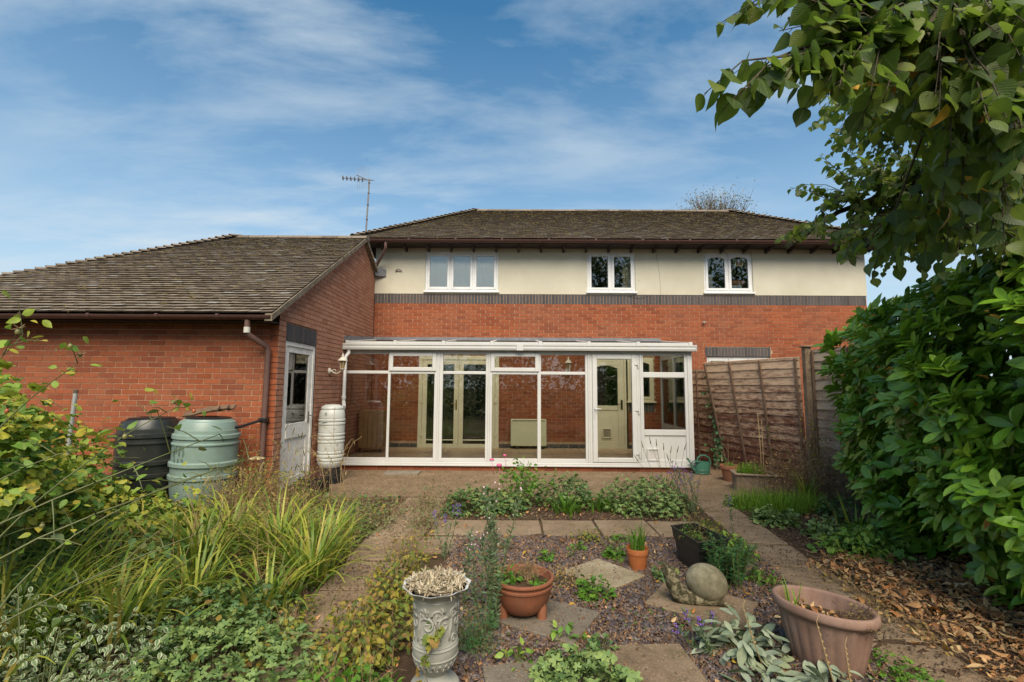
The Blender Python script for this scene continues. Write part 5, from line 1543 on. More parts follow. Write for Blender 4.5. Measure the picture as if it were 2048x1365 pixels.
def twigs(parent, c, n, L, mat, rad=.002, lean=.5, name='stem', fork=2, r=None, zc=0.0, spread=.1):
    """thin dead or woody stems that fork"""
    r = r or RS()
    mb = MB()
    tips = []
    for _ in range(n):
        az, le = r.uniform(0, 2 * np.pi), abs(r.randn()) * lean
        l = L * r.uniform(.55, 1.1)
        b = np.array([c[0] + r.randn() * spread, c[1] + r.randn() * spread, c[2] + zc])
        d = np.array([math.cos(az) * math.sin(le), math.sin(az) * math.sin(le), math.cos(le)])
        pts = [b]
        for k in range(4):
            d = norm(d + r.randn(3) * .16); pts.append(pts[-1] + d * l / 4)
        mb.tube(pts, [rad, rad * .9, rad * .8, rad * .65, rad * .4], 4, caps=False)
        tips.append(pts[-1])
        for _f in range(fork):
            k = r.randint(1, 4); d2 = norm(d + r.randn(3) * .7)
            q = pts[k] + d2 * l * r.uniform(.2, .42)
            mb.tube([pts[k], (pts[k] + q) / 2 + r.randn(3) * .01, q], [rad * .6, rad * .5, rad * .3], 4, caps=False)
            tips.append(q)
    o = mb.build(name, mat, parent, smooth=True, auto=False)
    o['kind'] = 'stuff'
    return np.array(tips)
def rand_leaves(parent, P, r, size, Ts, mat, jitter=.04, per=3, singles=0, up=.5, name='leaf', droop=.2):
    P = np.repeat(np.asarray(P), per, 0); n = len(P)
    P = P + r.randn(n, 3) * jitter
    P[:, 2] = np.maximum(P[:, 2], .01)
    D = norm(r.randn(n, 3) * np.array([1, 1, .5]) - np.array([0, 0, droop])); U = norm(r.randn(n, 3) * .6 + np.array([0, 0, up]))
    foliage(parent, Ts, P, D, U, size * r.uniform(.6, 1.25, n), mat, singles, name)

# ---- leaf materials
L_LAUREL = mat_leaf('laurel_leaf', [(.06, .16, .015), (.12, .26, .02), (.18, .35, .028), (.29, .45, .05)], .55, .28, .22, (.15, .24, .05))
L_LIME = mat_leaf('lime_leaf', [(.025, .050, .008), (.050, .085, .012), (.085, .125, .014), (.16, .19, .02)], .4, .48, .40, (.12, .15, .05), blotch=(.10, .09, .02))
L_VINE = mat_leaf('currant_leaf', [(.075, .155, .022), (.13, .23, .03), (.20, .29, .035), (.33, .33, .035), (.42, .32, .035)], .35, .5, .30, (.22, .28, .08))
L_GERAN = mat_leaf('geranium_leaf', [(.085, .145, .040), (.13, .20, .058), (.175, .25, .072), (.22, .285, .085)], .35, .55, .22, (.16, .26, .12))
L_GERAND = mat_leaf('dark_geranium_leaf', [(.042, .092, .028), (.07, .135, .038), (.115, .185, .05), (.20, .22, .055)], .35, .5, .2, (.12, .2, .09))
L_LILY = mat_leaf('daylily_blade', [(.065, .125, .016), (.115, .18, .02), (.19, .255, .028), (.33, .34, .04), (.36, .25, .07)], .4, .42, .28, (.2, .24, .06))
L_FRESH = mat_leaf('fresh_leaf', [(.05, .14, .015), (.09, .20, .02), (.15, .26, .03)], .35, .5, .3)
L_STRAW = mat_leaf('strawberry_leaf', [(.06, .15, .018), (.11, .23, .026), (.19, .30, .038), (.25, .34, .055)], .35, .5, .26, (.15, .24, .07))
L_WEED = mat_leaf('weed_leaf', [(.06, .10, .02), (.11, .15, .025), (.19, .20, .03), (.30, .24, .03), (.22, .12, .04)], .3, .6, .25)
L_GREYW = mat_leaf('greygreen_weed', [(.07, .10, .04), (.12, .145, .06), (.17, .175, .07), (.22, .18, .08)], .3, .6, .22)
L_DRY = mat_leaf('dry_leaf', [(.12, .075, .035), (.22, .14, .06), (.33, .23, .10), (.30, .20, .05)], .25, .7, .2)
L_VARI = mat_leaf('variegated_leaf', [(.06, .12, .04), (.09, .16, .055), (.13, .2, .08)], .4, .42, .2, None, (.46, .47, .30))
L_EAR = mat_leaf('lambs_ear_leaf', [(.13, .17, .105), (.20, .245, .165), (.29, .33, .24), (.22, .25, .13)], .15, .85, .15, (.36, .39, .29))
L_IVY = mat_leaf('ivy_leaf', [(.018, .065, .018), (.035, .10, .028), (.06, .15, .04)], .5, .38, .15, (.11, .18, .07))
L_GRASS = mat_leaf('grass_blade', [(.08, .18, .012), (.14, .27, .02), (.22, .34, .035)], .3, .55, .3)
L_NEEDLE = mat_leaf('spurge_leaf', [(.028, .090, .030), (.05, .14, .04), (.10, .21, .06)], .3, .55, .2)
L_GLAUC = mat_leaf('toadflax_leaf', [(.07, .125, .06), (.11, .17, .085), (.16, .21, .11)], .3, .6, .2)
L_FALLEN = mat_leaf('fallen_leaf', [(.19, .08, .035), (.35, .16, .062), (.52, .285, .125), (.58, .37, .19), (.42, .15, .04)], .25, .65, .12)
L_ORANGE = mat_leaf('orange_leaf', [(.36, .13, .025), (.42, .22, .03), (.46, .30, .04), (.28, .10, .03)], .25, .6, .2)
M_STEMG = simple('green_stem', (.10, .115, .035), .6, .2, 20, .1, 80)
M_STEMW = simple('woody_stem', (.13, .085, .055), .8, .25, 20, .3, 120)
M_STEMD = simple('dead_stem', (.28, .18, .10), .8, .25, 20, .2, 120)
M_STRAWST = simple('straw_stem', (.34, .235, .105), .7, .2, 12, .1, 80)
M_BARK = simple('bark', (.075, .055, .04), .92, .3, 14, .8, 40, .2, ((.12, .14, .07), .4, 5.0), bdist=.02)
M_PINK = simple('pink_petal', (.62, .12, .26), .6, .2, 60, .05, 80)
M_PALEPINK = simple('pale_petal', (.62, .46, .48), .6, .2, 60, .05, 80)
M_PURPLE = simple('purple_petal', (.20, .10, .42), .6, .25, 60, .05, 80)

# ---- laurel hedge
lh = thing('laurel_hedge', (4.5, 4.8, 0), 'tall glossy cherry laurel hedge bulging over the right side of the garden', 'hedge')
r = RS()
BASE = np.array([(5.0, 7.0), (4.55, 6.35), (4.15, 5.7), (3.85, 4.9), (3.62, 4.2), (3.48, 3.6), (3.40, 3.0), (3.42, 2.2), (3.6, 1.4)])
seg = np.linalg.norm(np.diff(BASE, axis=0), axis=1); cum = np.concatenate([[0], np.cumsum(seg)])
ws = np.linspace(0, cum[-1], 80); wc = np.cumsum(1.0 / np.hypot(np.interp(ws, cum, BASE[:, 0]), np.interp(ws, cum, BASE[:, 1])) ** .9); wc = (wc - wc[0]) / (wc[-1] - wc[0])
def hedge_pts(n, depth, back=0.0):
    s = np.interp(r.rand(n), wc, ws)
    bx, by = np.interp(s, cum, BASE[:, 0]), np.interp(s, cum, BASE[:, 1])
    e = .05
    tx = np.interp(np.minimum(s + e, cum[-1]), cum, BASE[:, 0]) - np.interp(np.maximum(s - e, 0), cum, BASE[:, 0])
    ty = np.interp(np.minimum(s + e, cum[-1]), cum, BASE[:, 1]) - np.interp(np.maximum(s - e, 0), cum, BASE[:, 1])
    T = norm(np.stack([tx, ty], -1)); O = np.stack([T[:, 1], -T[:, 0]], -1)
    O = np.where((O[:, :1] > 0), -O, O)
    top = 2.52 + .10 * np.sin(s * 2.3) + .07 * np.sin(s * 5.1 + 1)
    a = r.uniform(0, 1.36, n)                       # 0..1 up the face, beyond 1 over the top
    face = np.minimum(a, 1)
    over = np.maximum(a - 1, 0) / .36
    z = .06 + (top - .06) * (face ** .95) + .12 * np.sin(over * np.pi) * (over > 0)
    bul = .20 * np.sin(face * np.pi * .8 + .25) + .10 * np.sin(s * 3.1 + z * 2.3) + .07 * np.sin(s * 7 + z * 4.1)
    bul = bul - .10 * (face < .12) - .28 * np.maximum(face - .88, 0) / .12 - over * .95
    inw = back + depth * r.rand(n) ** 1.5
    off = bul - inw
    P = np.stack([bx + O[:, 0] * off, by + O[:, 1] * off, z - .08 * (over > 0) * inw], -1)
    elev = np.where(over > 0, 1.0, np.clip((face - .55) * 1.0, -.1, .8))
    N = norm(np.stack([O[:, 0] * (1 - over * .8), O[:, 1] * (1 - over * .8), elev], -1))
    return P, N
nr = 2300
Pc, Nc = hedge_pts(nr, .46)
ax = norm(Nc * .75 + np.array([0, 0, .62]) + r.randn(nr, 3) * .28)
P, N, rad = np.repeat(Pc, 8, 0), np.repeat(Nc, 8, 0), None
A = np.repeat(ax, 8, 0)
n = len(P)
tocam = norm(np.array(CAMV) - P)
q1 = norm(np.cross(A, np.array([.3, .2, 1.0]))); q2 = np.cross(A, q1)
ph = np.tile(np.arange(8) * 2.399, nr) + np.repeat(r.uniform(0, 6.28, nr), 8) + r.randn(n) * .25
rad = q1 * np.cos(ph)[:, None] + q2 * np.sin(ph)[:, None]
op = r.uniform(.25, .75, (n, 1))
D = norm(rad + A * op); U = norm(A - rad * op + r.randn(n, 3) * .18)
P = P + A * (np.tile(np.arange(8), nr) * -.009)[:, None]
S = .148 * np.repeat(r.uniform(.65, 1.3, nr), 8) * r.uniform(.7, 1.25, n)
key = np.linalg.norm(P - np.array(CAMV), axis=1) / S
inview = (P[:, 0] / np.maximum(P[:, 1], .1) < 1.06)
# outermost ones first
key = key * np.where(inview, 1, 9)
foliage(lh, T_LAUREL, P, D, U, S, L_LAUREL, 300, 'leaf', key)
Pi, Ni = hedge_pts(7000, .4, .5)
tn = r.randn(7000, 3); tn = norm(tn - Ni * (tn * Ni).sum(-1, keepdims=True))
foliage(lh, T_LAUREL, Pi, tn, norm(Ni + r.randn(7000, 3) * .2), .20 * r.uniform(.8, 1.2, 7000), L_LAUREL, 0, 'inner_leaf')
mb = MB()
for i in range(46):
    s_ = r.uniform(.2, cum[-1] - .2)
    bx, by = np.interp(s_, cum, BASE[:, 0]) + .75, np.interp(s_, cum, BASE[:, 1]) + .2
    pts = [np.array([bx, by, -.05])]
    d = norm(np.array([r.randn() * .1, r.randn() * .15, 1.0]))
    for k in range(6):
        d = norm(d + r.randn(3) * .06); pts.append(pts[-1] + d * .37)
    mb.tube(pts, [.022, .02, .017, .014, .011, .008, .005], 6)
mb.build('stem', M_BARK, lh, smooth=True, auto=False)
Pn, Nn = hedge_pts(150, .05)
foliage(lh, T_DEAD, Pn, norm(Nn + r.randn(150, 3) * .6), norm(r.randn(150, 3) + np.array([0, 0, .6])), .062 * r.uniform(.5, 1.2, 150), L_ORANGE, 40, 'dead_leaf')

# ---- lime tree overhead
TIPS_NEAR = [(0.79, 1.75, 3.00), (0.88, 1.75, 3.05), (0.61, 1.45, 2.52), (0.67, 1.45, 2.47), (0.74, 1.45, 2.53), (0.83, 1.45, 2.52), (0.95, 1.50, 2.59), (1.01, 1.70, 2.94), (1.03, 1.60, 2.57), (1.11, 1.60, 2.73), (1.29, 1.70, 2.55), (1.19, 1.60, 2.62), (1.30, 1.60, 2.57), (1.32, 1.90, 3.24), (1.22, 1.90, 3.30), (2.56, 2.27, 2.49), (1.16, 1.61, 2.91), (2.46, 2.30, 2.50), (1.40, 2.13, 3.14), (2.38, 2.38, 2.46), (1.64, 1.68, 2.58), (2.11, 2.43, 3.74), (2.00, 1.80, 2.61), (2.71, 2.38, 2.90), (2.11, 1.91, 2.72), (1.55, 1.66, 2.66), (1.96, 2.03, 3.11), (2.13, 2.50, 3.35), (1.61, 2.25, 3.15), (1.82, 1.56, 2.95), (1.75, 1.83, 3.01), (2.47, 2.23, 2.26), (2.17, 1.79, 3.26), (1.66, 1.79, 2.28), (1.80, 1.51, 2.66), (1.91, 1.79, 2.83), (1.29, 1.56, 2.83), (1.55, 1.54, 2.88), (2.17, 2.50, 3.52), (2.63, 2.49, 3.23), (1.64, 1.91, 3.07), (1.67, 1.53, 2.50), (1.20, 1.71, 2.91), (1.54, 2.43, 3.80), (2.14, 2.24, 2.50), (1.51, 1.71, 3.09), (2.65, 2.42, 2.40), (2.45, 2.31, 2.75), (2.43, 2.42, 3.43), (2.98, 2.47, 3.80), (1.67, 1.67, 3.09), (2.14, 2.25, 2.83), (1.77, 1.50, 2.77), (2.82, 2.38, 3.82), (2.12, 2.05, 2.30), (2.48, 2.17, 3.34), (2.13, 2.03, 2.84), (2.19, 2.36, 3.02), (1.78, 1.86, 3.17), (1.58, 1.51, 2.46), (1.70, 1.59, 2.19), (2.06, 2.29, 3.14), (1.48, 1.99, 3.14), (1.95, 1.61, 3.00), (2.06, 2.36, 3.11), (2.57, 2.38, 3.73), (1.55, 2.34, 3.30), (1.30, 1.99, 3.26), (1.69, 1.51, 2.27), (1.53, 1.75, 3.15), (2.52, 2.27, 3.17), (1.77, 1.81, 2.54), (2.77, 2.41, 3.09), (2.04, 1.94, 2.60), (1.03, 1.64, 3.04), (2.63, 2.40, 3.56), (2.55, 2.15, 3.36), (1.15, 1.52, 2.70), (2.47, 2.31, 2.51), (2.49, 2.08, 3.33), (2.09, 2.44, 2.93), (2.05, 2.12, 2.51), (2.68, 2.43, 3.37), (2.03, 1.81, 2.42), (1.46, 2.13, 3.11), (1.85, 2.32, 3.13), (1.09, 1.51, 2.58), (1.84, 1.86, 2.56), (1.93, 1.66, 2.44), (1.50, 1.59, 2.74), (1.72, 2.43, 3.51), (1.83, 1.65, 2.27), (1.69, 2.45, 3.39), (2.42, 2.46, 2.98), (0.98, 1.53, 2.93), (1.18, 1.56, 2.93), (2.49, 2.23, 2.62), (2.28, 2.06, 2.52), (2.02, 2.05, 2.51), (2.07, 2.34, 3.55), (1.46, 1.67, 3.08), (2.15, 1.89, 3.04), (1.77, 1.83, 2.24), (1.21, 1.53, 2.58), (2.84, 2.46, 3.89), (1.50, 2.35, 3.55), (2.26, 2.05, 3.20), (2.11, 1.88, 2.17), (2.25, 2.09, 2.38), (2.49, 2.15, 3.16), (1.73, 1.54, 2.40), (2.28, 2.36, 3.40), (2.36, 2.40, 3.34), (2.23, 2.33, 3.24), (2.63, 2.38, 2.40), (2.02, 2.10, 2.57), (1.73, 2.21, 3.56), (1.80, 2.10, 2.78), (1.11, 1.57, 2.85), (2.26, 2.20, 2.31), (1.63, 1.50, 2.47), (2.31, 2.12, 2.68), (2.58, 2.32, 2.59), (1.53, 2.10, 3.01), (2.46, 2.19, 3.20), (2.03, 1.94, 2.48), (1.57, 2.39, 3.82), (2.65, 2.26, 3.29), (2.35, 2.12, 3.12), (1.11, 1.71, 3.09), (2.74, 2.39, 2.75), (1.62, 1.84, 3.18), (1.51, 2.34, 3.40), (1.01, 1.53, 2.81), (1.86, 2.48, 3.37), (2.35, 2.49, 3.31), (1.59, 2.46, 3.54), (2.87, 2.48, 2.77), (2.33, 2.34, 2.73), (1.66, 1.86, 2.65), (2.28, 2.26, 2.43), (1.41, 2.07, 3.20), (1.68, 2.21, 3.12), (2.20, 1.85, 3.09), (1.85, 1.53, 2.80), (1.60, 1.81, 3.24), (1.67, 1.64, 2.69), (1.45, 1.86, 2.74), (1.29, 1.53, 2.88), (2.00, 1.92, 2.44), (1.90, 2.12, 3.32), (2.06, 2.22, 2.77), (1.68, 1.54, 2.89), (1.26, 1.94, 3.03), (2.41, 2.46, 2.99), (2.16, 1.84, 2.99), (1.65, 1.87, 2.65), (2.23, 1.97, 3.18), (2.21, 2.32, 3.70), (2.80, 2.44, 3.77), (2.15, 2.04, 2.67), (1.42, 1.98, 3.38), (2.23, 1.97, 3.16), (1.08, 1.50, 2.57), (2.18, 1.93, 3.32), (2.72, 2.35, 3.34), (1.78, 2.14, 3.48), (1.95, 2.01, 2.61), (1.42, 2.26, 3.56), (1.33, 1.78, 2.84), (2.02, 2.14, 3.44), (1.62, 1.80, 2.76), (1.53, 1.75, 2.59), (1.92, 1.98, 3.23), (2.01, 2.08, 2.77), (2.28, 2.46, 3.58), (2.40, 2.46, 2.69), (1.51, 1.80, 2.87), (1.35, 1.82, 2.92), (1.57, 2.16, 3.08), (2.51, 2.33, 3.26), (1.64, 2.49, 3.78), (2.47, 2.16, 3.63), (1.60, 1.75, 2.96), (2.07, 1.74, 2.75), (1.69, 2.29, 3.61), (1.66, 2.18, 3.12), (2.06, 1.99, 2.68), (2.60, 2.23, 3.03), (1.53, 1.89, 3.26), (1.22, 1.79, 3.24), (2.41, 2.38, 2.61), (2.74, 2.41, 3.21), (2.55, 2.33, 2.25), (2.24, 2.22, 3.01), (2.37, 2.12, 2.75), (2.14, 1.84, 2.96), (1.64, 1.74, 2.42), (2.17, 1.92, 2.93), (2.34, 2.24, 2.98), (1.35, 1.86, 3.16), (2.22, 2.48, 2.81), (2.55, 2.47, 2.59), (2.11, 1.85, 2.39), (2.32, 2.24, 2.34), (2.11, 2.12, 3.22), (1.62, 2.46, 3.89), (1.74, 1.54, 2.72), (1.76, 1.65, 2.28), (2.20, 2.07, 2.36), (1.14, 1.56, 3.00), (2.24, 2.30, 3.40), (1.11, 1.69, 3.18), (1.64, 1.51, 2.78), (1.78, 2.07, 3.04), (2.19, 2.42, 2.70), (1.93, 1.71, 2.74), (1.89, 2.35, 3.70), (2.20, 2.35, 2.42), (2.20, 2.20, 2.43), (1.93, 1.64, 3.02), (2.61, 2.36, 2.96), (1.38, 1.90, 3.38), (2.50, 2.28, 3.49), (2.48, 2.19, 2.23), (1.62, 1.69, 2.47), (1.76, 1.57, 2.48), (1.47, 1.96, 3.33), (2.46, 2.31, 3.47), (2.25, 2.41, 3.41), (1.89, 1.99, 3.24), (2.51, 2.21, 3.15), (2.73, 2.26, 3.47), (1.32, 1.71, 3.17), (2.07, 2.03, 2.85), (1.16, 1.87, 3.13), (2.02, 2.41, 3.32), (2.26, 2.31, 2.58), (1.39, 1.61, 2.81), (2.30, 2.40, 2.63), (2.29, 1.99, 2.77), (2.27, 1.87, 3.25), (1.88, 2.11, 2.71), (1.59, 1.67, 2.70), (1.43, 1.94, 3.05), (2.23, 2.17, 3.59), (1.66, 1.55, 2.91), (1.92, 1.87, 2.81), (1.59, 2.08, 3.02), (1.58, 1.97, 3.27), (1.91, 2.29, 3.18), (2.44, 2.18, 3.60), (2.34, 1.91, 3.39), (1.94, 1.64, 3.10), (2.56, 2.42, 2.95), (2.26, 2.13, 2.33), (1.21, 1.84, 3.30), (1.09, 1.56, 2.64), (1.66, 1.77, 2.73), (2.05, 1.95, 2.72), (2.69, 2.35, 3.54), (1.64, 1.85, 2.97), (1.77, 2.15, 2.85), (1.97, 1.80, 2.42), (2.32, 2.41, 2.72), (1.91, 1.83, 2.89), (2.24, 2.35, 3.20), (1.63, 2.11, 3.26), (2.28, 1.95, 2.86), (2.02, 2.09, 2.83), (2.50, 2.25, 2.50), (2.79, 2.44, 3.46), (1.34, 1.99, 3.33), (1.34, 2.11, 3.20), (1.58, 1.85, 3.12), (1.60, 2.06, 3.02), (1.75, 1.94, 2.79), (1.53, 1.63, 2.57), (2.29, 2.35, 3.14), (2.22, 2.07, 2.62), (2.94, 2.50, 3.56), (1.04, 1.66, 3.12), (2.08, 2.29, 3.37), (1.76, 2.30, 2.11), (1.88, 2.30, 2.16), (1.91, 2.20, 2.12), (1.91, 2.10, 2.03), (1.98, 2.00, 2.13), (2.00, 1.90, 2.14), (1.99, 2.80, 2.35), (1.99, 2.60, 2.35), (1.91, 2.30, 2.34)]
